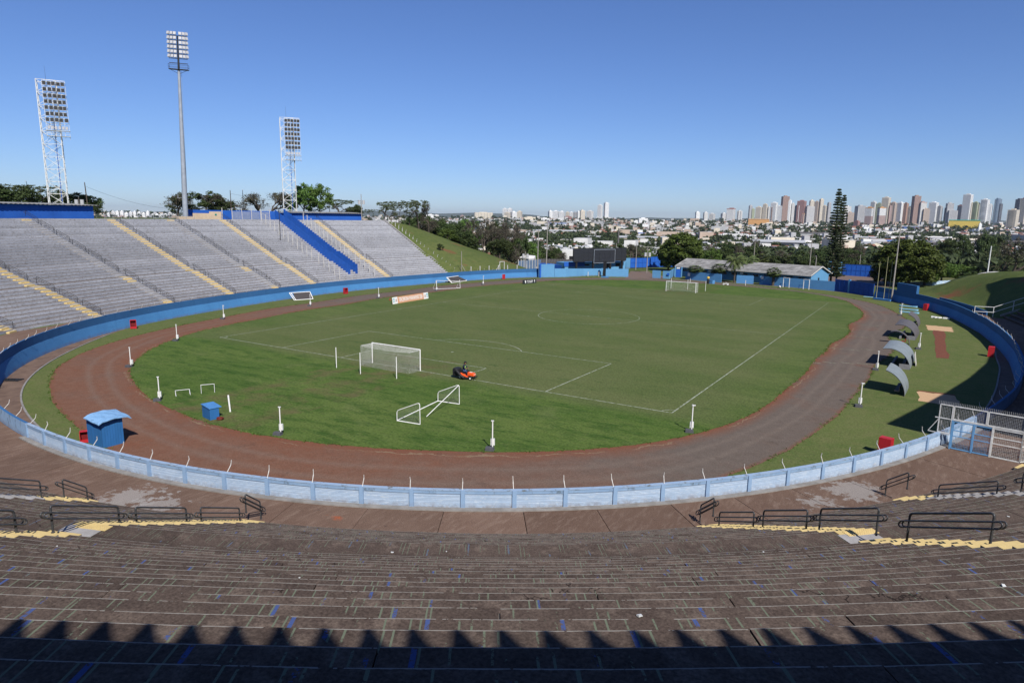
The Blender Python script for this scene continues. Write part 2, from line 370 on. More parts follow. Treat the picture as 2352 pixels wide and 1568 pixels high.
inner = [(-24.2,-69.8),(-16.8,-73.4),(-8.6,-76),(-.7,-77.3),(6.3,-77.6),(12.3,-76.1),(19,-73.6),(24.9,-70.5),(30.2,-66.6),(33.9,-62.6),(37.4,-57),(39.6,-48.7),(40.2,-35.6),(40.3,-19.2),(40.4,-4.3),(40.3,18.4),(39,46.8),(35.9,58.8),(25.7,71.4),(13,76),(1.2,78),(-10,78.5),(-20,76.5),(-30,70.5),(-38,62),(-43.2,43.4),(-46,15),(-45.8,-14.7),(-43.4,-37.2),(-40.2,-51.3),(-33.3,-61.9)]
outer = [(-23.8,-78.3),(-15.4,-81.6),(-6,-84),(5.5,-85.9),(12,-87),(24,-82.6),(34,-76.6),(40.4,-69.6),(42.3,-63),(44.2,-57.4),(45.9,-46.8),(46.7,-33.4),(47.1,-17.6),(46.9,9.5),(46.2,43.9),(43.2,54.6),(35.4,65.5),(20.3,76.5),(10,81.5),(-2.3,84.5),(-14,85.2),(-24,81.5),(-34,75.5),(-45.8,62),(-52,41.5),(-54,12.2),(-53.5,-16.7),(-49.8,-40.6),(-45.6,-54.8),(-38.5,-67.5),(-32,-73.9)]
LI, LO = loop(inner, amp=.05, seed=1), loop(outer, amp=.05, seed=2)
kerb = [(-54.6,-50.6),(-43.1,-65.2),(-31.2,-76.1),(-23.1,-81.1),(-15.2,-84.1),(-9.2,-85.5),(0,-87.3),(10,-87.2),(24,-83),(35,-76.6),(46,-67),(52.5,-55),(56.5,-40),(58.6,-28),(59.7,-17),(60.3,-1.5),(59.7,19),(57.2,42.4),(53.5,60.5),(44,73),(33,79.5),(20,83),(7,84.5),(-8,86.3),(-20,86.6),(-34,82.5),(-48.5,65.5),(-56.3,51),(-61.3,31.5),(-63.3,2.9),(-61.4,-23),(-58.6,-39)]
LK = loop(kerb, amp=.0, seed=3)
def clip_in(Lp, m):
    th = np.degrees(np.arctan2(Lp[:, 1], Lp[:, 0])) % 360; r = np.hypot(*Lp.T); w = np.interp(th, np.degrees(_t), _rr)-m; k = np.minimum(r, w)/r
    return Lp*np.where((th > 5) & (th < 100), k, 1)[:, None]
LK = clip_in(LK, .75); LO = clip_in(LO, 2.2)
def ring_sheet(name, A, B, z, mat, nv=4):
    mb = MB(); n = len(A); u = 0
    for j in range(n):
        k = (j+1) % n; du = math.hypot(*(A[k]-A[j]))
        for i in range(nv):
            f0, f1 = i/nv, (i+1)/nv; pt = lambda q, f: tuple(A[q]*(1-f)+B[q]*f)+(z,)
            mb.face([pt(j, f0), pt(j, f1), pt(k, f1), pt(k, f0)], 0, [(u, f0), (u, f1), (u+du, f1), (u+du, f0)])
        u += du
    return mb.obj(name, mat, kind='structure')
ring_sheet('verge', LO*.995, LK, .02, VERGE, 2)
ring_sheet('running_track', LI*.99, LO, .028, TRACKM, 6)
mb = MB()
for j in range(len(LI)):
    a, b_ = LI[j], LI[(j+1) % len(LI)]; mb.face([(0, 0, .036), (a[0], a[1], .036), (b_[0], b_[1], .036)])
mb.obj('pitch', PITCHM, kind='structure')
# low concrete kerb between verge and drain, only on the bends
mb = MB(); nk = len(LK)
for j in range(nk):
    k = (j+1) % nk; a, b_ = LK[j], LK[k]; s, off = loc(*a)
    if off > -1.4: continue
    d = a/np.hypot(*a); e = b_/np.hypot(*b_)
    P0, P1, P2, P3 = a, a+d*.16, b_+e*.16, b_
    mb.face([(*P0, .09), (*P1, .09), (*P2, .09), (*P3, .09)]); mb.face([(*P1, 0), (*P2, 0), (*P2, .09), (*P1, .09)]); mb.face([(*P3, 0), (*P0, 0), (*P0, .09), (*P3, .09)])
mb.obj('kerb', CONC, kind='structure')
# ---- pitch markings
def line_mat():
    m, t, b = nt('worn_line_paint'); g = G(t); co = g.coord(); X = g.sep(co)
    n = g.noise(co, 2.2, 5, .75); far = g.math('MULTIPLY_ADD', X[1], .0012, .12, True)
    lo = g.math('ADD', .30, far); f = g.math('MULTIPLY', g.math('SUBTRACT', n, lo), 5., clamp=True)
    g.l(g.mix(f, (.085, .11, .04), (.33, .355, .29)), b.inputs['Base Color']); b.inputs['Roughness'].default_value = .95; return m
LINEM = line_mat()
HL, HW = 51.9, 33.5
mk = MB(); Z = .042
def ln(a, b_, w=.13):
    a = np.array(a, float); b_ = np.array(b_, float); d = (b_-a); L = np.hypot(*d); d /= L; n_ = np.array([-d[1], d[0]])*w/2
    mk.face([(*(a-n_), Z), (*(b_-n_), Z), (*(b_+n_), Z), (*(a+n_), Z)])
def arc(c, r, a0, a1, w=.13, n=64):
    for i in range(n):
        t0 = a0+(a1-a0)*i/n; t1 = a0+(a1-a0)*(i+1)/n
        q = lambda t, rr: (c[0]+rr*math.cos(t), c[1]+rr*math.sin(t), Z)
        mk.face([q(t0, r-w/2), q(t0, r+w/2), q(t1, r+w/2), q(t1, r-w/2)])
ln((-HW, -HL), (HW, -HL)); ln((-HW, HL), (HW, HL)); ln((-HW, -HL+.07), (-HW, HL-.07)); ln((HW, -HL+.07), (HW, HL-.07)); ln((-HW+.07, 0), (HW-.07, 0), .1)
arc((0, 0), 9.15, 0, 2*math.pi); arc((0, 0), .12, 0, 2*math.pi, .24, 12)
for s in (-1, 1):
    y = s*HL
    for hw, dp in ((20.16, 16.5), (9.16, 5.5)):
        for q in (-1, 1): ln((q*hw, y-s*.07), (q*hw, y-s*(dp-.07)))
        ln((-hw, y-s*dp), (hw, y-s*dp))
    arc((0, y-s*11), .12, 0, 2*math.pi, .24, 12)
    h = math.acos(5.5/9.15); c0 = math.pi/2 if s < 0 else -math.pi/2
    arc((0, y-s*11), 9.15, c0-h, c0+h)
for q in (-1, 1):
    for s in (-1, 1):
        arc((q*HW, s*HL), 1., math.atan2(-s, -q)-math.pi/4, math.atan2(-s, -q)+math.pi/4, .1, 10)
mk.obj('pitch_markings', LINEM, kind='structure')
# dashed lane marks across the east straight
mk = MB(); Z = .034
for (x, y) in [(1905,833),(1945,834),(1985,836),(1870,833),(1895,799),(1925,801),(1960,804),(1925,770),(1955,772),(1985,775),(1952,745),(1980,746),(2008,748),(1930,771),(1992,803)]:
    p = at(x, y)[:2]; ln((p[0]-.8, p[1]+.05), (p[0]+.8, p[1]-.05), .11)
mk.obj('lane_marks', LINEM, kind='structure')
# long-jump pits, planting strip
def patch(name, pts, z, mat, rag=.12):
    mb = MB(); P_ = []
    for i in range(len(pts)):
        a = np.array(pts[i], float); b_ = np.array(pts[(i+1) % len(pts)], float)
        for k in range(8): P_.append(a+(b_-a)*k/8+rng.normal(size=2)*rag*(k > 0))
    mb.face([(p[0], p[1], z) for p in P_]); return mb.obj(name, mat, kind='structure')
patch('sand_pit', [(52.2,26.4),(56.2,26.1),(56.3,20.2),(52.6,20)], .030, SAND)
patch('sand_pit', [(52.5,-29),(55.6,-29),(56.2,-34),(52.5,-33.6)], .030, SAND)
patch('soil_strip', [(53.4,20.4),(54.9,20.2),(55.3,-6.4),(53.9,-6.8)], .034, DIRT)
patch('soil_rim', [(52.3,-28.6),(55.7,-28.5),(55.7,-29),(52.4,-29)], .034, DIRT, .03)
# service road at the north gate
patch('service_road', [at(1436,640)[:2], at(1500,641)[:2], at(1545,640)[:2], at(1496,628)[:2], at(1490,623)[:2], at(1448,623)[:2], at(1444,630)[:2]], .032, ROADM, .05)
# ---------------------------------------------------------------- terraces
def terrace_mat(name, A, B, C, marks=True, nose=(.42, .40, .37)):
    m, t, b = nt(name); g = G(t); co = g.coord(); uv = g.sep(g.coord('UV')); oi = g.n('ShaderNodeObjectInfo').outputs['Random']
    n1 = g.noise(co, .35, 6, .65); n2 = g.noise(co, 2.2, 6, .7); n3 = g.noise(co, 22, 4, .7)
    col = g.mix(g.ramp(n1, .35, .65), A, B); col = g.mix(g.ramp(n2, .48, .68), col, C)
    # darker towards the back of the tread and the foot of the riser
    back_dark = g.math('MULTIPLY', g.math('MULTIPLY_ADD', uv[1], 3.2, -2.1, True), g.ramp(n2, .3, .6)); col = g.mix(g.math('MULTIPLY', back_dark, .55), col, tuple(x*.45 for x in A))
    col = g.mix(.55, col, g.ramp(n3, .28, .72), 'SOFT_LIGHT')
    hsv = g.n('ShaderNodeHueSaturation'); g.l(col, hsv.inputs['Color']); g.l(g.math('MULTIPLY_ADD', oi, .32, .84), hsv.inputs['Value']); col = hsv.outputs[0]
    if marks:
        per = 1.09
        def stripe(off, w, thr, c, col, kk):
            u = g.math('FRACT', g.math('MULTIPLY', g.math('ADD', uv[0], g.math('MULTIPLY_ADD', oi, kk, off)), 1/per))
            d = g.math('ABSOLUTE', g.math('SUBTRACT', u, .5)); f = g.math('LESS_THAN', d, w/per/2)
            wear = g.math('GREATER_THAN', g.math('ADD', g.math('MULTIPLY', g.noise(co, 1.3, 3, .6), .75), g.math('MULTIPLY', g.noise(co, 28, 3, .7), .35)), thr)
            edge = g.math('LESS_THAN', uv[1], .86)
            return g.mix(g.math('MULTIPLY', g.math('MULTIPLY', f, wear), edge), col, c)
        col = stripe(0, .036, .595, (.05, .078, .20), col, 1.9)
        col = stripe(.40, .018, .545, (.115, .135, .095), col, .9)
        col = stripe(.50, .018, .55, (.115, .135, .095), col, .9)
        col = stripe(.95, .016, .58, (.115, .135, .095), col, 1.4)
        col = stripe(.16, .016, .56, (.115, .135, .095), col, .7)
        col = stripe(.66, .016, .57, (.115, .135, .095), col, 1.1)
        col = stripe(.74, .016, .56, (.115, .135, .095), col, 1.1)
    vo = g.n('ShaderNodeTexVoronoi', feature='DISTANCE_TO_EDGE'); vo.inputs['Scale'].default_value = .42; dn = g.n('ShaderNodeVectorMath', operation='ADD'); g.l(co, dn.inputs[0]); g.l(g.noise(co, 1.4, 4, .7, 1), dn.inputs[1]); g.l(dn.outputs[0], vo.inputs['Vector'])
    crack = g.math('MULTIPLY', g.math('LESS_THAN', vo.outputs['Distance'], .0065), g.math('GREATER_THAN', g.noise(co, .22, 3), .62)); col = g.mix(g.math('MULTIPLY', crack, .8), col, tuple(x*.2 for x in A))
    col = g.mix(g.math('MULTIPLY', g.ramp(g.noise(co, .9, 6, .8), .60, .70), .5), col, tuple(x*.5 for x in A)); col = g.mix(g.math('MULTIPLY', g.ramp(g.noise(co, 3.1, 6, .8), .66, .74), .5), col, tuple(x*1.25 for x in C))
    # painted nosing, chipped
    NW = .015 if marks else .022
    x = g.math('ADD', uv[1], g.math('MULTIPLY', g.math('SUBTRACT', g.noise(co, 9, 3, .7), .5), .03))
    nf = g.math('MULTIPLY', g.math('LESS_THAN', x, NW), g.math('GREATER_THAN', g.noise(co, 1.1, 5, .75), .42))
    col = g.mix(nf, col, nose)
    g.l(col, b.inputs['Base Color']); b.inputs['Roughness'].default_value = .93; b.inputs['Specular IOR Level'].default_value = .12
    g.bump(g.math('ADD', g.math('MULTIPLY', n3, .6), n2), b, .55, .02); return m
TREAD = terrace_mat('old_brown_terrace_concrete', (.056, .041, .034), (.079, .059, .048), (.116, .089, .072), nose=(.215, .20, .18))
RISER = terrace_mat('old_brown_riser', (.050, .034, .028), (.070, .048, .039), (.088, .065, .053), False, (.082, .06, .05))
WTREAD = terrace_mat('grey_painted_terrace', (.115, .095, .082), (.16, .14, .125), (.075, .062, .054), False, (.40, .40, .42))
WRISER = terrace_mat('grey_painted_riser', (.31, .32, .35), (.37, .38, .41), (.23, .225, .225), False, (.4, .4, .4))
ETREAD = terrace_mat('blue_painted_terrace', (.03, .075, .30), (.035, .09, .34), (.05, .07, .16), False)
def row_mesh(s0, s1, k, mats, ds=1.45, ends=True, dz=0., dx=.0, depth=None):
    mb = MB(); n = max(1, int(round((s1-s0)/ds))); z = row_z(k)+dz; w = depth or tread_w(k)
    A = []
    for i in range(n+1):
        s = s0+(s1-s0)*i/n; o = row_off(s, k)
        a, b_ = O(s, o+dx), O(s, o+w+.02); A.append((s, a, b_))
    for i in range(n):
        s, a, b_ = A[i]; s2, c, d = A[i+1]
        mb.face([(*a, z-.045), (*c, z-.045), (*c, z), (*a, z)], 0, [(s, .0), (s2, .0), (s2, .0), (s, .0)])      # nosing
        mb.face([(*a, z-RH-.03), (*c, z-RH-.03), (*c, z-.045), (*a, z-.045)], 1, [(s, .9), (s2, .9), (s2, .1), (s, .1)])
        mb.face([(*a, z), (*c, z), (*d, z), (*b_, z)], 0, [(s, 0), (s2, 0), (s2, w), (s, w)])
    if ends:
        for q, r in ((0, 1), (-1, -1)):
            s, a, b_ = A[q]; f = [(*a, z-RH), (*a, z), (*b_, z), (*b_, z-RH)]; mb.face(f if r < 0 else f[::-1], 1, [(s, .3)]*4)
    return mb.mesh('terrace_step', mats)
def under(s0, s1, mats):                   # dark structure just below the treads, seen only through joints
    mb = MB(); n = int((s1-s0)/3)
    for i in range(n):
        a, b_ = s0+(s1-s0)*i/n, s0+(s1-s0)*(i+1)/n
        for k in range(1, NR+1):
            z = row_z(k)-.06; o1, o2 = row_off(a, k)+.06, row_off(b_, k)+.06; w = tread_w(k)
            P = [O(a, o1), O(b_, o2), O(b_, o2+w), O(a, o1+w)]
            mb.face([(*p, z) for p in P]); mb.face([(*P[0], z-RH), (*P[1], z-RH), (*P[1], z), (*P[0], z)])
    return mb
def stringer(s, side, mats):               # raking edge beam that closes an end of a terrace
    mb = MB(); n_ = Nn(s); t_ = np.array([-n_[1], n_[0]])*side
    for k in range(1, NR+1):
        o = row_off(s, k); w = tread_w(k); z0 = row_z(k)+.10; z1 = row_z(k+1)+.10 if k != 11 else row_z(k+1)+.1
        p0, p1 = O(s, o-.3), O(s, o+w-.3); q0, q1 = p0+t_*.35, p1+t_*.35
        mb.face([(*p0, z0), (*p1, z1), (*q1, z1), (*q0, z0)]); mb.face([(*p0, z0-.6), (*p0, z0), (*q0, z0), (*q0, z0-.6)])
        mb.face([(*q0, z0-1.4), (*q0, z0), (*q1, z1), (*q1, z1-1.4)]); mb.face([(*p0, z0-1.4), (*p1, z1-1.4), (*p1, z1), (*p0, z0)])
    return mb
west = empty('grandstand', (*O(265, 18), 8.), label='long open grandstand of pale grey painted terraces with yellow stairs, left of the pitch', cat='grandstand')
def put(o, root):                          # geometry is in world coordinates: keep it there under a displaced root
    o.location = Vector(o.location)-root.location; return o
for k in range(1, NR+1):
    put(inst('terrace_step', row_mesh(209.5, 335, k, [WTREAD, WRISER], 2.4, depth=(1.6 if k == NR else None)), west), west)
put(stringer(209.5, -1, None).obj('edge_beam', LGREY, west), west)
south = empty('grandstand', (*O(409, 18), 8.), label='weathered dark brown concrete terraces filling the foreground below the viewer', cat='grandstand')
for k in range(1, NR+1):
    dpt = 3.5 if k == NR else None
    put(inst('terrace_step', row_mesh(335, 374, k, [TREAD, RISER], 3, depth=dpt), south), south)
    if k < 13:
        for q0, q1 in ((374, 399.5), (399.5, 425), (425, 450)):
            put(inst('terrace_step', row_mesh(q0+.006, q1-.006, k, [TREAD, RISER], 1.4, dz=random.uniform(-.006, .006)), south), south)
    else:
        e = 374.; j = random.uniform(3, 6)
        while e < 450:
            f = min(e+j, 450); f = 450 if 450-f < 2.5 else f
            put(inst('concrete_slab', row_mesh(e+.008, f-.008, k, [TREAD, RISER], 1.3, dz=random.uniform(-.009, .009), dx=random.uniform(-.012, .012), depth=dpt), south), south)
            e = f; j = random.uniform(5.2, 7.4)
o = under(374, 450, None).obj('concrete_backing', CONC, south); put(o, south)
east = empty('grandstand', (*O(497, 18), 8.), label='covered side stand with blue painted terraces lying in deep shade at the right edge', cat='grandstand')
for k in range(1, NR+1):
    mt = [ETREAD, RISER] if k > 2 and k % 3 else [TREAD, RISER]
    put(inst('terrace_step', row_mesh(450, PER+33, k, mt, 3.2), east), east)
put(stringer(33, 1, None).obj('edge_beam', CONC, east), east)
# ---------------------------------------------------------------- concourse
WALKM = terrace_mat('concourse_concrete', (.135, .090, .068), (.175, .120, .092), (.215, .158, .125), False, (.17, .12, .09))
def conc_patchy(name):
    m, t, b = nt(name); g = G(t); co = g.coord('Object'); ob = g.n('ShaderNodeNewGeometry').outputs['Position']; oi = g.n('ShaderNodeObjectInfo').outputs['Random']
    n1 = g.noise(ob, .3, 6, .65); n2 = g.noise(ob, 1.7, 6, .7); n3 = g.noise(ob, 20, 4, .7); n4 = g.noise(g.mapping(ob, (1, .25, 1), (0, 0, R_(35))), 3.5, 5, .7)
    col = g.mix(g.ramp(n1, .35, .65), (.108, .068, .050), (.140, .092, .069)); col = g.mix(g.ramp(n4, .5, .72), col, (.18, .128, .10))
    col = g.mix(g.ramp(n2, .62, .74), col, (.075, .052, .042))
    X = g.sep(ob)
    for (cx, cy, r) in ((15.2, -91.2, 1.5), (49.8, -66.6, 1.5), (48.2, -69.6, .9), (17.3, -90.9, 1.2)):      # patches of spilt cement
        d = g.math('SQRT', g.math('ADD', g.math('POWER', g.math('SUBTRACT', X[0], cx), 2.), g.math('POWER', g.math('SUBTRACT', X[1], cy), 2.)))
        f = g.math('MULTIPLY', g.math('ADD', g.math('SUBTRACT', r, d), g.math('MULTIPLY', g.math('SUBTRACT', n2, .5), 7.)), 2.5, clamp=True)
        col = g.mix(g.math('MULTIPLY', f, .62), col, (.29, .275, .26))
    d = g.math('SQRT', g.math('ADD', g.math('POWER', g.math('SUBTRACT', X[0], 26.6), 2.), g.math('POWER', g.math('MULTIPLY', g.math('SUBTRACT', X[1], -86.4), 1.6), 2.)))
    col = g.mix(g.math('MULTIPLY', g.math('ADD', g.math('SUBTRACT', .5, d), g.math('MULTIPLY', g.math('SUBTRACT', n2, .5), 3.)), 2., clamp=True), col, (.25, .075, .035))
    col = g.mix(.5, col, g.ramp(n3, .28, .72), 'SOFT_LIGHT')
    hsv = g.n('ShaderNodeHueSaturation'); g.l(col, hsv.inputs['Color']); g.l(g.math('MULTIPLY_ADD', oi, .26, .87), hsv.inputs['Value'])
    g.l(hsv.outputs[0], b.inputs['Base Color']); b.inputs['Roughness'].default_value = .93; b.inputs['Specular IOR Level'].default_value = .12
    g.bump(g.math('ADD', n3, n2), b, .4, .015); return m
CSLAB = conc_patchy('patched_concourse_concrete')
conc = empty('concourse', (*O(409, 1.6), 1.5), kind='structure')
def strip_mesh(s0, s1, o0, o1, z, ds=1.4, thick=.12, name='slab'):
    mb = MB(); n = max(1, int(round((s1-s0)/ds)))
    f0 = o0 if callable(o0) else (lambda s: o0); f1 = o1 if callable(o1) else (lambda s: o1)
    S_ = [s0+(s1-s0)*i/n for i in range(n+1)]; A = [O(s, f0(s)) for s in S_]; B = [O(s, f1(s)) for s in S_]
    for i in range(n):
        mb.face([(*A[i], z), (*A[i+1], z), (*B[i+1], z), (*B[i], z)])
        mb.face([(*A[i], z-thick), (*A[i+1], z-thick), (*A[i+1], z), (*A[i], z)]); mb.face([(*B[i+1], z-thick), (*B[i], z-thick), (*B[i], z), (*B[i+1], z)])
    for q in (0, n): mb.face([(*A[q], z-thick), (*A[q], z), (*B[q], z), (*B[q], z-thick)])
    return mb
e = 372.
while e < 452:
    f = e+4.2+random.uniform(-.15, .15)
    put(inst('slab', strip_mesh(e+.018, f-.018, .03, lambda s: conc_w(s)+.92, 1.5+random.uniform(-.008, .008)).mesh('slab', CSLAB), conc), conc); e = f
put(strip_mesh(300, 372, .03, lambda s: conc_w(s)+.92, 1.5).obj('slab', CSLAB, conc), conc)
put(strip_mesh(209, 300, .03, lambda s: conc_w(s)+.92, 1.5, 3).obj('slab', CSLAB, conc), conc)
put(strip_mesh(452.5, PER+38, .03, lambda s: conc_w(s)+.92, 1.5, 3).obj('slab', CSLAB, conc), conc)
put(strip_mesh(372, 452, .03, .42, 1.57, 1.4, .1).obj('wall_footing', CONC, conc), conc)
# ---------------------------------------------------------------- perimeter wall
def chalky(name, A, B, C, st=(1, 1, 5)):
    m, t, b = nt(name); g = G(t); co = g.coord()
    n1 = g.noise(co, 1.1, 6, .7); n2 = g.noise(g.mapping(co, st), 2.5, 6, .75); n3 = g.noise(co, 30, 3, .7)
    col = g.mix(g.ramp(n1, .35, .65), A, B); col = g.mix(g.ramp(n2, .54, .66), col, C); col = g.mix(g.ramp(g.noise(co, 5, 5, .8), .68, .72), col, (.62, .62, .62))
    zz_ = g.sep(g.n('ShaderNodeNewGeometry').outputs['Position'])[2]; splash = g.math('MULTIPLY', g.math('MULTIPLY_ADD', zz_, -3.2, 6.0, True), g.ramp(g.noise(co, 2.6, 5, .75), .38, .62)); col = g.mix(g.math('MULTIPLY', splash, .55), col, (.16, .105, .08))
    col = g.mix(.3, col, n3, 'SOFT_LIGHT'); g.l(col, b.inputs['Base Color']); b.inputs['Roughness'].default_value = .9; b.inputs['Specular IOR Level'].default_value = .1; g.bump(n2, b, .25, .01); return m
CHALK = chalky('chalky_pale_blue_brick', (.29, .38, .50), (.345, .43, .545), (.46, .52, .58))
CHALK2 = chalky('chalky_blue_render', (.19, .29, .44), (.23, .34, .49), (.11, .15, .19), (1, 1, .4))
def streaky(name, A, B, C, dark):
    m, t, b = nt(name); g = G(t); ob = g.coord(); 
    n1 = g.noise(ob, .25, 5, .6); n2 = g.noise(g.mapping(ob, (1, 1, .12)), 1.6, 6, .75); n4 = g.noise(g.mapping(ob, (.15, .15, 3)), 2., 4, .7)
    col = g.mix(g.ramp(n1, .35, .65), A, B); col = g.mix(g.math('MULTIPLY', g.ramp(n2, .55, .75), .5), col, dark); col = g.mix(g.math('MULTIPLY', g.ramp(n4, .58, .66), .35), col, dark)
    zz_ = g.sep(g.n('ShaderNodeNewGeometry').outputs['Position'])[2]; splash = g.math('MULTIPLY', g.math('MULTIPLY_ADD', zz_, -2.6, 1.25, True), g.ramp(g.noise(ob, 1.8, 5, .75), .35, .62)); col = g.mix(g.math('MULTIPLY', splash, .5), col, (.13, .075, .055))
    col = g.mix(g.ramp(g.noise(ob, 1.3, 6, .8), .66, .70), col, C)
    g.l(col, b.inputs['Base Color']); b.inputs['Roughness'].default_value = .85; b.inputs['Specular IOR Level'].default_value = .15; g.bump(n2, b, .2, .01); return m
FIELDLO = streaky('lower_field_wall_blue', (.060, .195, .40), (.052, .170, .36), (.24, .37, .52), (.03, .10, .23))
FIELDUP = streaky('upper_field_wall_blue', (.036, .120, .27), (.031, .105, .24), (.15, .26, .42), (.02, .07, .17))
wall = empty('perimeter_wall', (*O(409, 0), 1.5), label='blue masonry wall ringing the oval between terraces and track, with pilasters and steel arms', cat='wall')
s_W0, s_W1 = loc(-48, 66)[0], PER+loc(41.5, 71.6)[0]
def ribbon(s0, s1, prof, ds, mats):        # prof: list of (off, z, mat of the face to the next)
    mb = MB(); n = max(1, int(round((s1-s0)/ds))); S_ = [s0+(s1-s0)*i/n for i in range(n+1)]
    Q = [[(*O(s, o), z) for o, z, _ in prof] for s in S_]
    for i in range(n):
        for j in range(len(prof)-1): mb.face([Q[i][j], Q[i][j+1], Q[i+1][j+1], Q[i+1][j]], prof[j][2], [(S_[i], 0), (S_[i], 1), (S_[i+1], 1), (S_[i+1], 0)])
    for q in (0, n): mb.face(Q[q], prof[0][2])
    return mb
put(ribbon(s_W0, s_W1, [(-.62, 0, 0), (-.24, 1.5, 0), (0, 1.5, 0), (0, -.3, 0)], 1.5, None).obj('retaining_wall', FIELDLO, wall), wall)
p0, p1, dp = 372., 452.5, 2.86
pil = list(np.arange(409.6-13*dp, p1, dp)); p0 = pil[0]; p1 = pil[-1]
put(ribbon(s_W0, p0-.0, [(-.2, 1.5, 0), (-.2, 2.57, 0), (0, 2.57, 1), (0, 1.5, 1)], 1.5, None).obj('parapet', [FIELDUP, CHALK2], wall), wall)
put(ribbon(p1, s_W1, [(-.2, 1.5, 0), (-.2, 2.57, 0), (0, 2.57, 1), (0, 1.5, 1)], 1.5, None).obj('parapet', [FIELDUP, CHALK2], wall), wall)
for a, b_ in zip(pil[:-1], pil[1:]):       # each bay: brick courses below a rendered beam
    a2, b2 = a+.12, b_-.12; mb = ribbon(a2, b2, [(-.2, 1.5, 0), (-.2, 2.50, 0), (-.05, 2.50, 1)], 1., None); nC = 11; hC = .84/nC
    for c in range(nC):
        z0 = 1.5+c*hC
        m2 = ribbon(a2, b2, [(-.062, z0+.008, 1), (-.028+random.uniform(-.006, .006), z0+.022, 1), (-.034, z0+hC-.010, 1), (-.062, z0+hC, 1), (-.062, z0+hC+.008, 1)], 1.3, None)
        n = len(mb.v); mb.v += m2.v; mb.f += [[i+n for i in f] for f in m2.f]; mb.m += m2.m; mb.uv += m2.uv; mb.smooth += m2.smooth
    put(mb.obj('brick_panel', [FIELDUP, CHALK], wall), wall)
    put(ribbon(a2, b2, [(-.07, 2.34, 0), (.0, 2.34, 0), (.01, 2.52, 0), (-.07, 2.52, 0)], 1.3, None).obj('ring_beam', CHALK2, wall), wall)
put(ribbon(p0, p1, [(-.22, 2.50, 0), (-.22, 2.575, 0), (.03, 2.575, 0), (.03, 2.52, 0), (-.2, 2.5, 0)], 1.4, None).obj('coping', chalky('mossy_coping', (.22, .32, .47), (.26, .34, .45), (.12, .13, .13), (1, 1, 1)), wall), wall)
pm = MB(); pm.box((0, -.08, .525), (.24, .30, 1.09)); pme = pm.mesh('pilaster', CHALK2)
bm_ = MB(); bm_.beam((0, -.12, 1.05), (0, -.42, 1.42), .035); bm_.beam((0, -.42, 1.42), (0, -.46, 1.72), .03); brm = bm_.mesh('bracket', WD)
bme2 = MB(); bme2.beam((0, -.12, 1.05), (0, -.36, 1.45), .035); bme2.beam((0, -.36, 1.45), (0, -.33, 1.66), .03); brm2 = bme2.mesh('bracket', WD)
rzN = lambda s: math.atan2(-Nn(s)[0], Nn(s)[1])
RL = wall.location
for s in pil:
    p = O(s, 0); inst('pilaster', pme, wall, Vector((*p, 1.5))-RL, rzN(s))
sb = list(pil)+list(np.arange(pil[0]-dp, s_W0+1, -dp))+list(np.arange(pil[-1]+dp, PER+30, dp))
for s in sb:
    p = O(s, 0); inst('bracket', random.choice([brm, brm, brm2]), wall, Vector((*p, 1.5))-RL, rzN(s)+random.uniform(-.16, .16), rot=(random.uniform(-.1, .12), random.uniform(-.1, .1), rzN(s)+random.uniform(-.15, .15)))
# ---------------------------------------------------------------- stairs
def step_mesh(paintm, sidem, w=1.3):
    mb = MB()
    mb.box((0, .455, .006), (w, .91, .016), 0)
    for z, m in ((-.21-.006, 1),): mb.box((0, -.24, (-RH-.21)/2), (w, .48, .21), 1)
    mb.box((0, -.24, -.204), (w, .485, .014), 0)
    return mb.mesh('stair_step', [paintm, sidem])
YS = step_mesh(YEL, YEL, 1.55); YN = step_mesh(YEL, TREAD); GS = step_mesh(LGREY, LGREY, 1.55); GN = step_mesh(LGREY, TREAD)
def stair(root, s, kind, lo=1, hi=NR):
    base = O(s, row_off(s, lo)); st = empty('staircase', Vector((*base, row_z(lo)))-root.location); st.parent = root
    B0 = Vector((*base, row_z(lo)))
    for k in range(lo, hi+1):
        me = kind(k) if callable(kind) else kind; p = O(s, row_off(s, k))
        inst('step', me, st, Vector((*p, row_z(k)))-B0, rzN(s))
    return st
for s in (231, 254, 277.5, 308): stair(west, s, YS)
for s in (265, 292.5): stair(west, s, lambda k: YS if k in (1, 2, 11, 10, 35) else GS)
stair(west, 321, lambda k: YS if k in (1, 2) else GS)
for s in (396.6, 419): stair(south, s, YN, 1, 34)
stair(south, 387, lambda k: YN if k < 4 else GN, 1, 20)
stair(south, 431, lambda k: YN if k < 3 else GN, 1, 24)
stair(south, 442.6, YN, 1, 24)
# tactile landing strips on the walkway (raised dots)
tact = MB(); tact.box((0, 0, .008), (1.3, .38, .016))
for i in range(16):
    for j in range(5): tact.box((-.6+i*.08, -.16+j*.08, .02), (.034, .034, .012))
tme = tact.mesh('tactile_strip', YEL)
landm = MB(); landm.box((0, 0, .004), (1.5, 1.1, .01)); lme = landm.mesh('landing', LGREY)
for s in (396.6, 419):
    for q in (.3, 1.45):
        p = O(s+.2, row_off(s, 11)+q); inst('tactile_strip', tme, south, Vector((*p, row_z(11)+.014))-south.location, rzN(s))
    p = O(s, row_off(s, 11)+.86); inst('landing', lme, south, Vector((*p, row_z(11)+.006))-south.location, rzN(s))
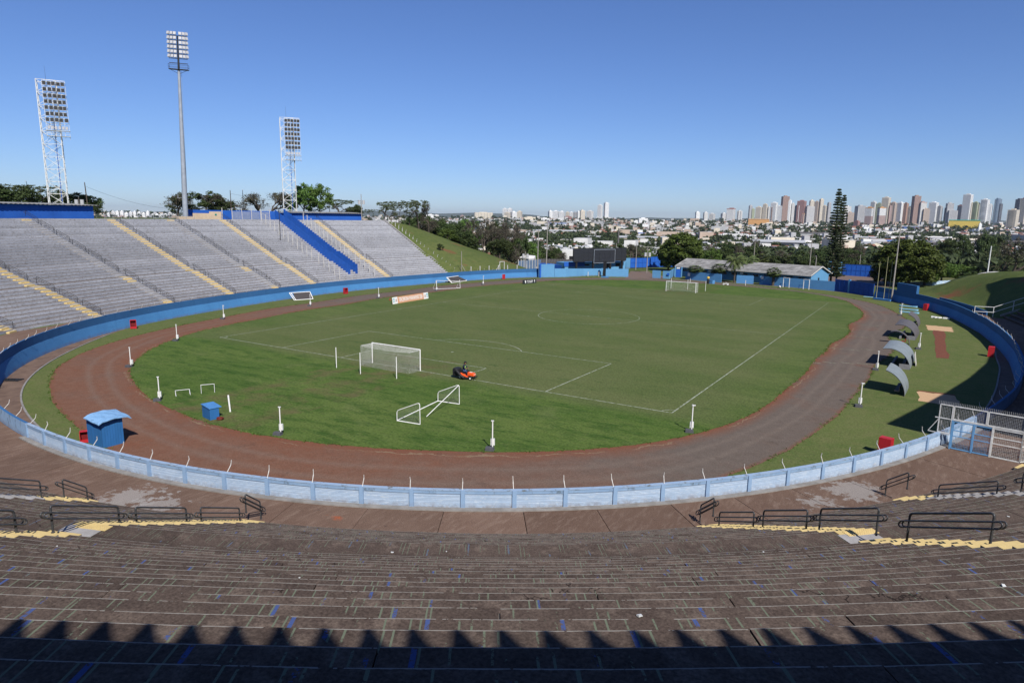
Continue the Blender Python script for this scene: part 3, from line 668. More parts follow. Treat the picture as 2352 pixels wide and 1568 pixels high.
# ---------------------------------------------------------------- handrails
SL = RH/TW
def rnd_path(pts, r=.13, n=4):
    pts = [np.array(p, float) for p in pts]; out = [pts[0]]
    for i in range(1, len(pts)-1):
        a, b_, c = pts[i-1], pts[i], pts[i+1]; u = (a-b_)/np.linalg.norm(a-b_); v = (c-b_)/np.linalg.norm(c-b_)
        for k in range(n+1):
            t = k/n; p = (b_+u*r)*(1-t)**2+2*b_*t*(1-t)+(b_+v*r)*t*t; out.append(p)
    return out+[pts[-1]]
def rail_parts(L, sl, h=.98, rr=.038):
    f = MB(); f.tube(rnd_path([(0, 0, -.05), (0, 0, h), (0, L, h+sl*L), (0, L, sl*L-.05)]), rr, 8)
    f.tube([(0, 0, .0), (0, 0, .012)], .07, 8); f.tube([(0, L, sl*L), (0, L, sl*L+.012)], .07, 8)
    loops = []
    for x in (-.075, .075):
        g_ = MB(); e = .24; z0, z1 = .50, .72
        P = [(x, -e*.3, z0-sl*e*.3), (x, -e, (z0+z1)/2-sl*e), (x, -e*.3, z1-sl*e*.3), (x, L+e*.3, z1+sl*(L+e*.3)), (x, L+e, (z0+z1)/2+sl*(L+e)), (x, L+e*.3, z0+sl*(L+e*.3)), (x, -e*.3, z0-sl*e*.3)]
        Q = []
        n = 8
        for k in range(n+1):
            t = math.pi/2+math.pi*k/n; y = .11*math.cos(t)*1.2-.2; z = (z0+z1)/2+.11*math.sin(t); Q.append((x, y, z+sl*y))
        for k in range(n+1):
            t = -math.pi/2+math.pi*k/n; y = L+.2+.11*math.cos(t)*1.2; z = (z0+z1)/2+.11*math.sin(t); Q.append((x, y, z+sl*y))
        Q.append(Q[0]); g_.tube(Q, .027, 6, cap=False)
        for yy in (0, L): g_.beam((0, yy, z0+sl*yy+.0), (x, yy, z0+sl*yy), .02)
        loops.append(g_)
    return f, loops
fr, lp = rail_parts(2.85, SL)
frm = fr.mesh('rail_frame', RAIL); lpm = [l.mesh('guard_loop', RAIL) for l in lp]
fr1, lp1 = rail_parts(1.25, .75); frm1 = fr1.mesh('rail_frame', RAIL); lpm1 = [l.mesh('guard_loop', RAIL) for l in lp1]
def rail(s, k, lab, small=False, dx=0., grp='dark handrails on the near stairs'):
    o_ = k; kk = sum(1 for q in range(1, NR+1) if row_off(s, q) <= o_+.05); z = 1.5+RH*kk
    p = O(s, o_); root = empty('handrail', (*p, z), rzN(s), label=lab, cat='handrail', group=grp)
    fm, ll = (frm1, lpm1) if small else (frm, lpm)
    inst('rail_frame', fm, root); [inst('guard_loop', l, root) for l in ll]
    return root
L1 = ['short steep dark handrail at the foot of the left near stair', 'first long dark handrail up from the foot of the left near yellow stair', 'second long dark handrail of the left near yellow stair', 'longest-looking dark handrail of the left near stair, just below its landing', 'dark handrail above the landing at the left frame edge', 'dark handrail higher up the left stair']
rail(396.6, 2.75, L1[0], True)
for k, l in zip((4.55, 8.35, 12.05, 16.2), L1[1:]): rail(396.6, k, l)
L2 = ['short steep dark handrail at the foot of the right near stair', 'first long dark handrail up from the foot of the right near yellow stair', 'second long dark handrail of the right near yellow stair', 'third dark handrail of the right near stair, ending at its landing', 'nearest and largest dark handrail at lower right, above the landing']
rail(419, 2.85, L2[0], True)
for k, l in zip((4.7, 8.25, 11.85, 16.0), L2[1:]): rail(419, k, l)
rail(431, 3.3, 'small dark handrail beside the pale cement patch at right', True); rail(431, 6.3, 'long dark handrail on the second right stair, above the cement patch'); rail(431, 10.2, 'dark handrail cut by the right frame edge')
rail(387, 4.2, 'small dark handrail in front of the white cement patch at left', True); rail(387, 6.6, 'long dark handrail cut by the left frame edge, above the yellow stair foot')
wr, wl = rail_parts(2.9, SL, .95, .035)
n = len(wr.v)
for l in wl[:1]:
    k0 = len(wr.v); wr.v += l.v; wr.f += [[i+k0 for i in f] for f in l.f]; wr.m += l.m; wr.uv += l.uv; wr.smooth += l.smooth
wrm = wr.mesh('handrail', DGREY)
place = {231: 'northernmost yellow stair', 254: 'yellow stair nearest left of the blue tunnel', 265: 'right one of the grey stairs', 277.5: 'middle yellow stair', 292.5: 'grey stair with a yellow landing', 308: 'leftmost yellow stair', 321: 'grey stair at the left edge'}
for s, pl in place.items():
    for i, k in enumerate((1, 5, 9, 13, 17, 21, 25, 29, 33)):
        if s == 321 and k > 9: break
        p = O(s+(-.8 if s not in (0,) else 0), row_off(s, k)); ordw = ['lowest', 'second lowest', 'third lowest', 'fourth from below', 'middle', 'fourth from the top', 'third from the top', 'second from the top', 'topmost'][i]
        inst('handrail', wrm, None, (*p, row_z(k)), rzN(s), label='%s dark handrail on the %s' % (ordw, pl), cat='handrail', group='handrails on the far grandstand')
# ---------------------------------------------------------------- blue stair tunnel and its posts
tun = empty('stair_tunnel', (*O(240, 18), 8), label='royal blue sheet-sided stair tunnel running down the grey grandstand', cat='tunnel')
for side, h, stepd in ((-1.1, 1.9, False), (1.1, 2.3, True)):
    for k in range(4, NR+2):
        s = 240+side*-1; kk = min(k, NR); o = row_off(s, kk)+(TW if k > NR else 0); w = tread_w(kk); z = row_z(kk)+(RH if k > NR else 0); zn = z+(RH)
        mb = MB(); a, b_ = O(s, o), O(s, o+w); a2, b2 = O(s+.04, o), O(s+.04, o+w)
        if stepd: T0, T1 = z+h+.15, z+h+.15; mb.prism([a, b_, b2, a2], z-.25, T0)
        else: mb.prism([a, b_, b2, a2], [z-.15, z-.15, z-.15, z-.15], [z+h, zn+h, zn+h, z+h])
        put(mb.obj('side_panel', NAVY, tun), tun)
pp = MB(); pp.box((0, 0, 1.3), (.13, .13, 2.7)); ppm = pp.mesh('post', WD)
for s, lab in ((245.6, 'line of white concrete posts climbing the stand left of the blue tunnel'), (235.0, 'line of white concrete posts climbing the stand right of the blue tunnel')):
    f = empty('post_line', (*O(s, 10), 5), label=lab, cat='fence', group='white post lines beside the blue tunnel')
    for k in range(2, NR, 2):
        p = O(s, row_off(s, k)+.4); inst('post', ppm, f, Vector((*p, row_z(k)))-f.location, rzN(s))
    wm = MB()
    for h in (.9, 2.3): wm.beam((*O(s, row_off(s, 2)+.4), row_z(2)+h), (*O(s, row_off(s, 34)+.4), row_z(34)+h), .02)
    put(wm.obj('wire', WD, f), f)
# white fence with bent tops along the end of the west stand, then along the wall
bp = MB(); bp.box((0, 0, .75), (.14, .14, 1.6)); bp.beam((0, 0, 1.5), (-.3, 0, 1.95), .12); bpm = bp.mesh('post', WD)
f = empty('post_fence', (*O(208.3, 18), 8), label='white concrete posts with bent tops along the grassy end of the grandstand', cat='fence')
for k in range(1, NR+1, 2):
    p = O(208.2, row_off(208.2, k)+.3); inst('post', bpm, f, Vector((*p, row_z(k)-.5))-f.location, rzN(208)+math.pi/2)
f2 = empty('post_fence', (*O(190, .6), 2.4), label='straight white posts standing on the grass just above the blue wall', cat='fence')
sp = MB(); sp.box((0, 0, .65), (.16, .16, 1.5)); spm = sp.mesh('post', WD)
for s in np.arange(205, 158, -3.3):
    p = O(s, .8); inst('post', spm, f2, Vector((*p, gz(*p)))-f2.location, rzN(s))
gpost = MB()
for x in (-.8, .8): gpost.box((x, 0, 1.2), (.14, .14, 2.4))
gpost.box((0, 0, 2.4), (1.75, .14, .14)); gpost.beam((-.8, 0, 1.6), (-2., 0, 0), .12)
p = O(193.5, 1.2); inst('doorway', gpost.mesh('doorway', WD), None, (*p, gz(*p)), rzN(193), label='white concrete door frame with raking strut on the bank behind the wall', cat='gate')
# pole with struts at the foot of the stand's end
mb = MB(); mb.tube([(0, 0, 0), (0, 0, 5.5)], .09, 6); mb.beam((0, 0, 1.8), (1.3, 0, 0), .1); mb.beam((0, 0, 1.8), (-.9, .5, 0), .1)
p = O(207.3, 2.2); mb2 = mb.obj('utility_pole', POLEC); mb2.location = (*p, gz(*p)); tag(mb2, 'short grey pole with white struts where the stand meets the grass bank', 'pole')
# ---------------------------------------------------------------- canopies that throw the shade
cano = empty('canopy', (*O(409, 40), 22), label='corrugated canopy over the top of the near terraces, out of view behind the viewer', cat='roof')
# its front edge lies up-sun of the toothed shadow
def shadow_src(P, z):  # point at height z whose shadow falls on P
    t = (z-P[2])/SDIR[2]; return P+SDIR*t
zc = 22.5; mb = MB(); pitch_ = .315
S_ = np.arange(366, 452, pitch_/8); edge = []
for i, s in enumerate(S_):
    k = 27; ph = i % 8
    P = np.array([*O(s, row_off(s, 28)-.50), row_z(27)])
    e_ = shadow_src(P, zc); edge.append((e_, ph))
R0 = []
for e_, ph in edge:
    zz = .62*(1-abs(math.sin(math.pi*ph/8))); n_ = Nn(loc(e_[0], e_[1])[0]); fr_ = 0.
    R0.append((np.array([e_[0], e_[1], zc+zz]), np.array([e_[0]+n_[0]*9, e_[1]+n_[1]*9, zc+1.2+zz*.5])))
for a, b_ in zip(R0[:-1], R0[1:]): mb.face([a[0], b_[0], b_[1], a[1]]); 
o = mb.obj('roof_sheet', ASBE, cano); put(o, cano)
for i in range(0, len(edge), 96):
    e_ = R0[i][0]; n_ = Nn(loc(e_[0], e_[1])[0]); c0 = e_[:2]+n_*7.; mb = MB(); mb.tube([(*c0, 15.5), (*c0, zc+.9)], .18, 8); put(mb.obj('column', CONC, cano), cano)
    mb = MB(); mb.beam((*(e_[:2]+n_*.6), zc-.12), (*(e_[:2]+n_*8.8), zc+1.0), .14, .3); put(mb.obj('rafter', CONC, cano), cano)
eroof = empty('canopy', (85, -15, 19), label='long main stand roof shading the right side, out of view to the right', cat='roof')
zr = 20.; kx = (zr/SDIR[2])*SDIR[:2]
sh = [(50.5, -44.4), (52.6, -37.1), (55.2, -27.4), (57.3, -18.7), (59.5, -7.1), (60.8, 6), (61.3, 17), (61.0, 25), (60.2, 36.5), (59.7, 47.4), (59.1, 53), (57.5, 60.5)]
FE = [np.array(p)+kx for p in sh]
mb = MB(); BE = [np.array([p[0]+34+i*0, p[1]-13+i*.6]) for i, p in enumerate(FE)]; BE[-1] = np.array([79., 42.5])
for i in range(len(FE)-1): mb.prism([FE[i], FE[i+1], BE[i+1], BE[i]], [zr]*2+[zr+2]*2, [zr+.25]*2+[zr+2.25]*2)
put(mb.obj('roof_slab', CONC, eroof), eroof)
for p in FE[:-2]:
    mb = MB(); mb.prism([p+np.array([20, -8])+np.array(q) for q in ((0, 0), (.6, 0), (.6, .9), (0, .9))], 3, zr+1); put(mb.obj('column', CONC, eroof), eroof)
# ---------------------------------------------------------------- buildings along the top of the west stand
def corr(s0, s1, o0, o1, z0, z1, amp=.12, pitch=.7, th=.04):
    mb = MB(); n = int((s1-s0)/pitch*2); 
    Q = []
    for i in range(n+1):
        s = s0+(s1-s0)*i/n; z = amp*(i % 2); Q.append(((*O(s, o0), z0+z), (*O(s, o1), z1+z)))
    for a, b_ in zip(Q[:-1], Q[1:]): mb.face([a[0], b_[0], b_[1], a[1]]); mb.face([(a[0][0], a[0][1], a[0][2]-th), (b_[0][0], b_[0][1], b_[0][2]-th), b_[0], a[0]])
    return mb
def arc_building(lab, s0, s1, o0, o1, z0, h, eave=1.1):
    root = empty('building', (*O((s0+s1)/2, o0), z0), label=lab, cat='building')
    put(ribbon(s0, s1, [(o0, z0, 0), (o0, z0+h, 0), (o1, z0+h, 0), (o1, z0, 0)], 3, None).obj('wall', NAVYW, root), root)
    put(corr(s0-.8, s1+.5, o0-eave, o1+.5, z0+h+.02, z0+h+.35).obj('roof', ASBE, root), root)
    return root
NAVYW = streaky('royal_blue_masonry', (.022, .105, .42), (.019, .09, .37), (.04, .13, .42), (.015, .075, .31))
z16 = row_z(35)-.2
arc_building('long royal blue building with corrugated eave above the left end of the stand', 279.0, 330, 38.2, 45, z16, 2.85, .8)
arc_building('royal blue building with corrugated eave above the right end of the stand', 215.0, 236.5, 38.2, 44, z16, 2.15, .75)
lw = ribbon(236.8, 256, [(45, z16, 0), (45, z16+2.5, 0), (45.3, z16+2.5, 0), (45.3, z16, 0)], 3, None).obj('blue_wall', NAVYW); tag(lw, 'plain blue boundary wall behind the slatted gates at the top of the stand', 'wall')
cw = empty('stepped_wall', (*O(256, 38), z16), label='stepped cream wall beside the pole floodlight at the top of the stand', cat='wall')
for a, b_, h in ((252.8, 255.2, 2.1), (255.2, 258.6, 1.65), (258.6, 262, .8)): put(ribbon(a, b_, [(38, z16, 0), (38, z16+h, 0), (38.25, z16+h, 0), (38.25, z16, 0)], 2, None).obj('wall_section', CREAM, cw), cw)
tealsign = MB(); tealsign.box((0, 0, 0), (.55, .03, .4)); q = tealsign.obj('sign_plate', paint('teal_sign', (.02, .25, .22)), cw); q.location = Vector((*O(254, 37.95), z16+1.35))-cw.location; q.rotation_euler = (0, 0, rzN(254))
sg = empty('slatted_gate', (*O(247, 37.6), z16), label='row of slatted metal gate panels between tall white posts at the top of the stand', cat='gate')
for i in range(5):
    s = 242.4+i*2.1
    for j in range(11):
        mb = MB(); mb.beam((*O(s+.15, 37.6), z16+.25+j*.19), (*O(s+2., 37.6), z16+.25+j*.19), .04, .13); put(mb.obj('slat', NAVY if i == 4 else GALV, sg), sg)
for i in range(6):
    mb = MB(); mb.box((*O(242.4+i*2.1, 37.5), z16+1.5), (.13, .13, 3.1)); put(mb.obj('post', WD, sg), sg)
# low railing along the top edge
tr = empty('guard_railing', (*O(268, 37), z16), label='thin grey railing along the top edge between the blue building and the cream wall', cat='railing')
for i in range(12):
    s = 259+i*1.7; mb = MB(); mb.box((*O(s, 37), z16+.55), (.05, .05, 1.1)); put(mb.obj('post', GALV, tr), tr)
for h in (.55, 1.05):
    mb = MB(); [mb.beam((*O(259+i*1.7, 37), z16+h), (*O(259+(i+1)*1.7, 37), z16+h), .04) for i in range(11)]; put(mb.obj('rail', GALV, tr), tr)
# ---------------------------------------------------------------- goals
NETM = paint('net_cord', (.72, .72, .68), None, .8, 3, bump=0)
NETG = paint('grey_net_cord', (.30, .31, .28), None, .8, 3, bump=0)
def strand(mb, pts, r=.008, m=0):
    mb.tube(pts, r, 3, m, cap=False)
def goal(y, sgn, lab, netr, cell):
    root = empty('football_goal', (0, y, 0), label=lab, cat='goal', group='full size goals on the pitch')
    H, Wd, D = 2.44, 3.72, 1.9
    for x in (-Wd, Wd):
        mb = MB(); mb.tube([(x, 0, 0), (x, 0, H+.06)], .062, 10); mb.obj('goal_post', W_, root)
    mb = MB(); mb.tube([(-Wd, 0, H+.06), (Wd, 0, H+.06)], .062, 10); mb.obj('crossbar', W_, root)
    q = -sgn if False else sgn
    mb = MB()                               # cords: roof, sides and back, with the back sagging a little
    B = lambda x, z: (x, q*(D+.10*math.sin(math.pi*z/H)+.05*math.sin(x*3.1+z)), z)
    nx = int(2*Wd/cell); nz = int(H/cell); nd = int(D/cell)
    sag = lambda x, d: H-.16*math.sin(math.pi*(x+Wd)/(2*Wd))*(d/D)
    for i in range(nx+1):
        x = -Wd+2*Wd*i/nx
        strand(mb, [(x, 0, H)]+[(x, q*D*t, sag(x, D*t)) for t in (.5, 1)]+[B(x, H*t) for t in (.75, .5, .25, 0)], netr)
    for j in range(nz+1):
        z = H*j/nz
        strand(mb, [(-Wd, 0, z), (-Wd, q*D, z)]+[B(-Wd+2*Wd*t/6, min(z, sag(-Wd+2*Wd*t/6, D))) for t in range(1, 6)]+[(Wd, q*D, z), (Wd, 0, z)], netr)
    for i in range(nd+1):
        d = D*i/nd
        for x in (-Wd, Wd): strand(mb, [(x, q*d, 0), (x, q*d, H)], netr)
        strand(mb, [(-Wd+2*Wd*t/8, q*d, sag(-Wd+2*Wd*t/8, d)) for t in range(9)], netr)
    mb.obj('net', NETM, root)
    mb = MB()
    for x in (-Wd, Wd): mb.tube([(x, 0, H), (x, q*D, H)], .02, 5)
    mb.tube([(-Wd, q*D, .02), (Wd, q*D, .02)], .02, 5)
    mb.obj('net_support', WSTEEL, root)
goal(-HL, -1, 'near football goal with white posts and net, left of the mower', .0052, .125)
goal(HL, 1, 'far football goal at the opposite end of the pitch, in front of the palms', .0062, .17)
def pole_thing(name, p, z0, h, r, mat, lab, cat, group=None, n=8, r2=None, tilt=None, sides=None):
    mb = MB(); mb.tube([(0, 0, 0), (0, 0, h)], [r, r2 or r], n)
    o = mb.obj(name, mat); o.location = (p[0], p[1], z0)
    if tilt: o.rotation_euler = tilt
    return tag(o, lab, cat, group)
for (x, y, yt, lab) in ((773, 845, 798, 'thin white net pole left of the near goal'), (828, 859, 808, 'thin white net pole behind the left half of the near goal'), (911, 870, 820, 'thin white net pole behind the right half of the near goal')):
    p = at(x, y)[:2]; pole_thing('net_pole', p, 0, 2.45, .05, W_, lab, 'pole', 'white net poles behind the goals')
for (x, y, lab) in ((1541, 662, 'thin white net pole behind the left post of the far goal'), (1579, 665, 'thin white net pole behind the middle of the far goal'), (1620, 669, 'thin white net pole right of the far goal')):
    p = at(x, y)[:2]; pole_thing('net_pole', p, 0, 2.6, .05, W_, lab, 'pole', 'white net poles behind the goals')
for (x, y, h, lab) in ((1585, 649, 1.2, 'short white stake by the track behind the far goal'), (1712, 656, 1.5, 'short white stake on the verge left of the round palm')):
    p = at(x, y)[:2]; pole_thing('stake', p, 0, h, .06, W_, lab, 'pole')
p = at(529, 946)[:2]; pole_thing('net_pole', p, 0, 1.55, .075, W_, 'short leaning white post standing beside the small blue hut', 'pole', tilt=(.0, -.10, 0))
# small training goal frames
def wire_goal(lab, p, rz, W, H, D, r, flat=False, net=None, lay=None, name='training_goal'):
    root = empty(name, (p[0], p[1], 0), rz, label=lab, cat='goal')
    mb = MB(); T = lambda a, b_: mb.tube([a, b_], r, 6)
    a, b_ = W/2, H
    T((-a, 0, 0), (-a, 0, b_)); T((a, 0, 0), (a, 0, b_)); T((-a, 0, b_), (a, 0, b_)); T((-a, D, 0), (a, D, 0)); T((-a, 0, 0), (-a, D, 0)); T((a, 0, 0), (a, D, 0)); T((-a, 0, b_), (-a, D, .02)); T((a, 0, b_), (a, D, .02))
    mb.obj('frame', WSTEEL, root); return root
p = at(478, 903)[:2]; wire_goal('small upright white frame goal, right of the tipped one near the track', p, R_(56), 1.2, .9, .55, .03)
g1 = wire_goal('small white frame goal tipped on its back near the track', at(421, 909)[:2], R_(58), 1.25, .9, .55, .03); g1.rotation_euler = (R_(-66), 0, R_(62)); g1.location.z = .05
# large movable goals lying on their faces: two D-shaped side frames joined by one bar
def side_goal(lab, pA, pB, dirv, netm=NETG, L=None, hgt=2.2):
    pA, pB = np.array(pA[:2]), np.array(pB[:2]); root = empty('movable_goal', (*pA, 0), label=lab, cat='goal', group='movable goals'); d = np.array(dirv, float); d /= np.hypot(*d); D = 2.35
    for q in (pA-pA, pB-pA):
        o = np.array(q); mb = MB()
        P = [(*o, .06), (*(o+d*D), .06)]; mb.tube(P, .045, 8)
        mb.tube(rnd_path([(*o, .06), (*o, .95), (*(o+d*(D-.02)), 1.95), (*(o+d*D), .06)], .25, 5), .036, 8); mb.obj('side_frame', W_, root)
        nb = MB()
        for i in range(1, 16):
            t = i/16; strand(nb, [(*(o+d*D*t), .08), (*(o+d*D*t), .95+t*.95)], .005)
            z = .08+1.8*t; x0 = max(0, (z-.95)/1.0); strand(nb, [(*(o+d*D*min(1, x0)), z), (*(o+d*D), z)], .005)
        nb.obj('side_net', netm, root)
    mb = MB(); mb.tube([(0, 0, .07), (*(pB-pA), .07)], .048, 8); mb.obj('ground_bar', W_, root)
    mb = MB(); q0 = d*2.1+(pB-pA)*.06; mb.tube([(*(d*1.7+(pB-pA)*.30), .08), (*((pB-pA)+d*2.25), 1.85)], .035, 8); mb.obj('loose_bar', W_, root)
    return root
side_goal('large white goal frame lying on its face on the lush grass below the mower', at(912, 967), at(1006, 922), at(967, 976)[:2]-at(912, 967)[:2])
lg = empty('movable_goal', (*at(1003, 664)[:2], 0), label='white movable goal standing on the far verge in front of the blue wall', cat='goal', group='movable goals')
a = at(1003, 664)[:2]; b_ = at(1057, 662)[:2]; v = b_-a; nrm = np.array([-.95, .3])
mb = MB()
for q in (np.zeros(2), v): mb.tube([(*q, 0), (*(q+nrm*.2), 2.1)], .05, 6); mb.tube([(*q, .05), (*(q+nrm*1.6), .05)], .05, 6); mb.tube([(*(q+nrm*.2), 2.1), (*(q+nrm*1.6), .05)], .04, 6)
mb.tube([(0, 0, .05), (*v, .05)], .05, 6); mb.tube([(*(nrm*.2), 2.1), (*(v+nrm*.2), 1.75)], .05, 6); mb.obj('frame', W_, lg)
# ---------------------------------------------------------------- lamp/camera stands around the track
LBOX = paint('white_box', (.70, .71, .70), None, .5, 5)
def stand_mesh():
    a = MB(); a.tube([(0, 0, .0), (0, 0, 2.25)], .048, 8); a.tube([(0, 0, .02), (0, 0, .14)], .075, 8)
    b_ = MB(); b_.box((0, .13, .58), (.30, .16, .52)); b_.box((.02, .045, .55), (.2, .02, .4))
    c = MB(); c.box((0, -.10, .12), (.62, .45, .24)); c.box((0, -.10, .02), (.7, .52, .06))
    d = MB(); d.box((0, 0, 2.28), (.2, .1, .07)); e = MB(); e.tube([(0, 0, 2.22), (0, 0, 2.34)], .1, 10); e.box((.12, 0, 2.3), (.18, .08, .08))
    return a.mesh('pole', W_), b_.mesh('control_box', LBOX), c.mesh('base_block', CONCD), d.mesh('cap', LBOX), e.mesh('lamp_head', LBOX)
CONCD = paint('dark_concrete_block', (.085, .088, .10), (.06, .062, .07), .9, 4)
SP_ = stand_mesh()
stands = [(301, 843, 0, 0, 'white equipment post where the left bend of the track begins'), (367, 920, 0, 0, 'white equipment post left of the two small frame goals'), (645, 998, 0, 0, 'white equipment post on the grass rim right of the small blue hut'), (1131, 1033, 0, 0, 'white equipment post at the middle of the near grass rim'), (1588, 992, 1, 0, 'white equipment post near the near right corner of the pitch'),
          (407, 783, 0, 0, 'white equipment post on the inner rim below the red box at far left'), (514, 733, 1, 0, 'white post with a round head on the left verge below the second grey stair'), (713, 703, 0, 0, 'white equipment post in front of the leaning panel on the far verge'), (870, 685, 0, 0, 'white equipment post left of the orange banner'), (1003, 668, 0, 0, 'white equipment post beside the movable goal on the far verge'), (1110, 654, 1, 0, 'white post with a round head right of the second leaning panel'),
          (1975, 934, 1, 1, 'white post with a twin head, nearest on the right verge'), (2014, 850, 0, 1, 'white equipment post left of the big pale dugout'), (2111, 802, 0, 1, 'white equipment post behind the dugouts beside the soil strip'), (2069, 725, 1, 1, 'white post with a round head in front of the blue boats')]
for (x, y, head, r, lab) in stands:
    p = at(x, y)[:2]; rz = R_(32) if not r else R_(20); rt = empty('equipment_post', (*p, .03), rz+random.uniform(-.3, .3), label=lab, cat='post', group='white equipment posts round the track')
    inst('pole', SP_[0], rt); inst('control_box', SP_[1], rt); inst('base_block', SP_[2], rt, (-.18, -.05, 0)); inst('lamp_head' if head else 'cap', SP_[4] if head else SP_[3], rt)
# ---------------------------------------------------------------- red boxes, huts
def open_box(w, d, h):
    mb = MB(); t = .06; mb.box((0, d/2-t/2, h/2), (w, t, h)); 
    for q in (-1, 1): mb.box((q*(w/2-t/2), -t/2, h/2), (t, d-t, h-.001))
    mb.box((0, 0, h-t/2), (w-.13, d-.13, t)); mb.box((0, 0, .18), (w-.13, d-.13, .3)); return mb.mesh('shell', RED)
rb = open_box(.85, .7, 1.35); rs = MB(); rs.box((0, .1, .62), (.71, .05, .5)); rsm = rs.mesh('inner_panel', paint('dark_red_inside', (.16, .01, .012), None, .6, 3))
for (x, y, rz, lab) in ((307, 755, R_(60), 'red open box by the wall at far left of the track'), (794, 675, R_(85), 'red open box against the far blue wall below the tunnel'), (1157, 641, R_(110), 'small looking red open box against the far wall, left of the tall pole'), (2126, 713, R_(-115), 'red open box on the right verge beside the shaded blue wall'), (2275, 819, R_(-95), 'red open box at the kerb on the far right'), (2032, 1044, R_(165), 'red box partly hidden behind the near wall at lower right'), (196, 1016, R_(59), 'red box tucked beside the blue guard hut')):
    p = at(x, y)[:2]; rt = empty('red_box', (*p, .03), rz, label=lab, cat='box', group='red open boxes round the track'); rt.scale = (.72, .72, .68) if x == 196 else (1, 1, 1); inst('shell', rb, rt); inst('inner_panel', rsm, rt)
# blue guard hut
c = (np.array([-1.0, -85.3])+np.array([2.35, -84.5]))/2; ax = np.array([2.35, -84.5])-np.array([.75, -85.75]); rz = math.atan2(ax[1], ax[0])
A, B_, C_ = at(203, 1017)[:2], at(238, 1030)[:2], at(286, 1029)[:2]; HH = hz(B_, 972)
hut = empty('guard_hut', (*B_, 0), label='blue boarded guard hut with a warped pale blue roof at lower left', cat='hut')
v = A-B_; u = np.array([v[1], -v[0]])/np.hypot(*v)
if px((*(B_+u), 0))[0] < px((*B_, 0))[0]: u = -u
_L = next((l for l in np.arange(.5, 4, .02) if px((*(B_+u*l), 0))[0] >= 286), 2.); u = u*_L; v = v/np.hypot(*v)*max(1.2, np.hypot(*v))
q0, q1, q2, q3 = np.zeros(2), u, u+v, v; HB = paint('hut_blue', (.025, .125, .33), (.02, .105, .27), .7, 2, stretch=(1, 1, .3))
for i, (a, b_) in enumerate(((q0, q1), (q1, q2), (q2, q3), (q3, q0))):
    L = np.hypot(*(b_-a)); nB = 8; d = (b_-a)/L; nn = np.array([d[1], -d[0]])
    for k in range(nB):
        mb = MB(); x0, x1 = a+d*(L*k/nB+.006), a+d*(L*(k+1)/nB-.006); o_ = nn*random.uniform(-.006, .006)
        mb.prism([x0+o_, x1+o_, x1+o_-nn*.04, x0+o_-nn*.04], 0, HH+.05*(i in (0,))); mb.obj('board', HB, hut)
mb = MB(); ux, vx = u/np.hypot(*u), v/np.hypot(*v)
G_ = {}; nu = 8
for i in range(nu+1):
    for j in range(nu+1):
        p = q0-ux*.35-vx*.35+ux*((np.hypot(*u)+.85)*i/nu)+vx*(2.2*j/nu); G_[i, j] = (p[0], p[1], HH+.10+.38*j/nu*.5+.16*math.sin(math.pi*i/nu)-.08*(i == 0)-.1*((i == nu) & (j == 0))+.02*math.sin(i*2.1+j*1.3))
for i in range(nu):
    for j in range(nu):
        f = [G_[i, j], G_[i+1, j], G_[i+1, j+1], G_[i, j+1]]; mb.face(f); mb.face([(p[0], p[1], p[2]-.06) for p in f][::-1])
rim = [(i, 0) for i in range(nu)]+[(nu, j) for j in range(nu)]+[(i, nu) for i in range(nu, 0, -1)]+[(0, j) for j in range(nu, 0, -1)]
for a, b_ in zip(rim, rim[1:]+rim[:1]): P1, P2 = G_[a], G_[b_]; mb.face([(P1[0], P1[1], P1[2]-.06), (P2[0], P2[1], P2[2]-.06), P2, P1])
mb.obj('roof', chalky('warped_roof_paint', (.15, .30, .50), (.19, .34, .54), (.10, .18, .30), (1, 1, 1)), hut)
sm = empty('equipment_hut', (*at(483, 966)[:2], .03), R_(-8), label='small blue box hut with a light blue lid on the grass at left', cat='hut')
rzs = math.atan2(*(at(502, 962)[:2]-at(483, 966)[:2])[::-1]); sm.rotation_euler = (0, 0, rzs)
mb = MB(); mb.prism([(0, 0), (.8, 0), (.8, 1.5), (0, 1.5)], 0, [1.0, 1.0, 1.12, 1.12]); mb.obj('body', HB, sm)
mb = MB(); mb.prism([(-.06, -.06), (1.02, -.06), (1.02, 1.56), (-.06, 1.56)], [1.0, 1.0, 1.12, 1.12], [1.06, 1.06, 1.18, 1.18]); mb.obj('lid', BLUE2, sm)
mb = MB()
for k in range(3): mb.tube([(.27*math.cos(t)*(1+.1*k), .27*math.sin(t)*(1-.05*k), .06+.05*k) for t in np.linspace(0, 6.28, 16)], .03, 6, cap=False)
o = mb.obj('hose', paint('dull_red_hose', (.16, .03, .02), None, .6, 3)); o.location = (*at(506, 964)[:2], .03); tag(o, 'coil of dull red hose on the grass against the small blue hut', 'hose')
mb = MB()
mb.tube([(0, 0, 0), (0, 0, .55)], [.17, .03], 12); mb.box((0, 0, .02), (.42, .42, .04)); o = mb.obj('traffic_cone', paint('cone_red', (.33, .03, .02), None, .6, 3)); o.location = (*at(896, 690)[:2], .03); tag(o, 'dull red cone on the track edge left of the orange banner', 'cone')
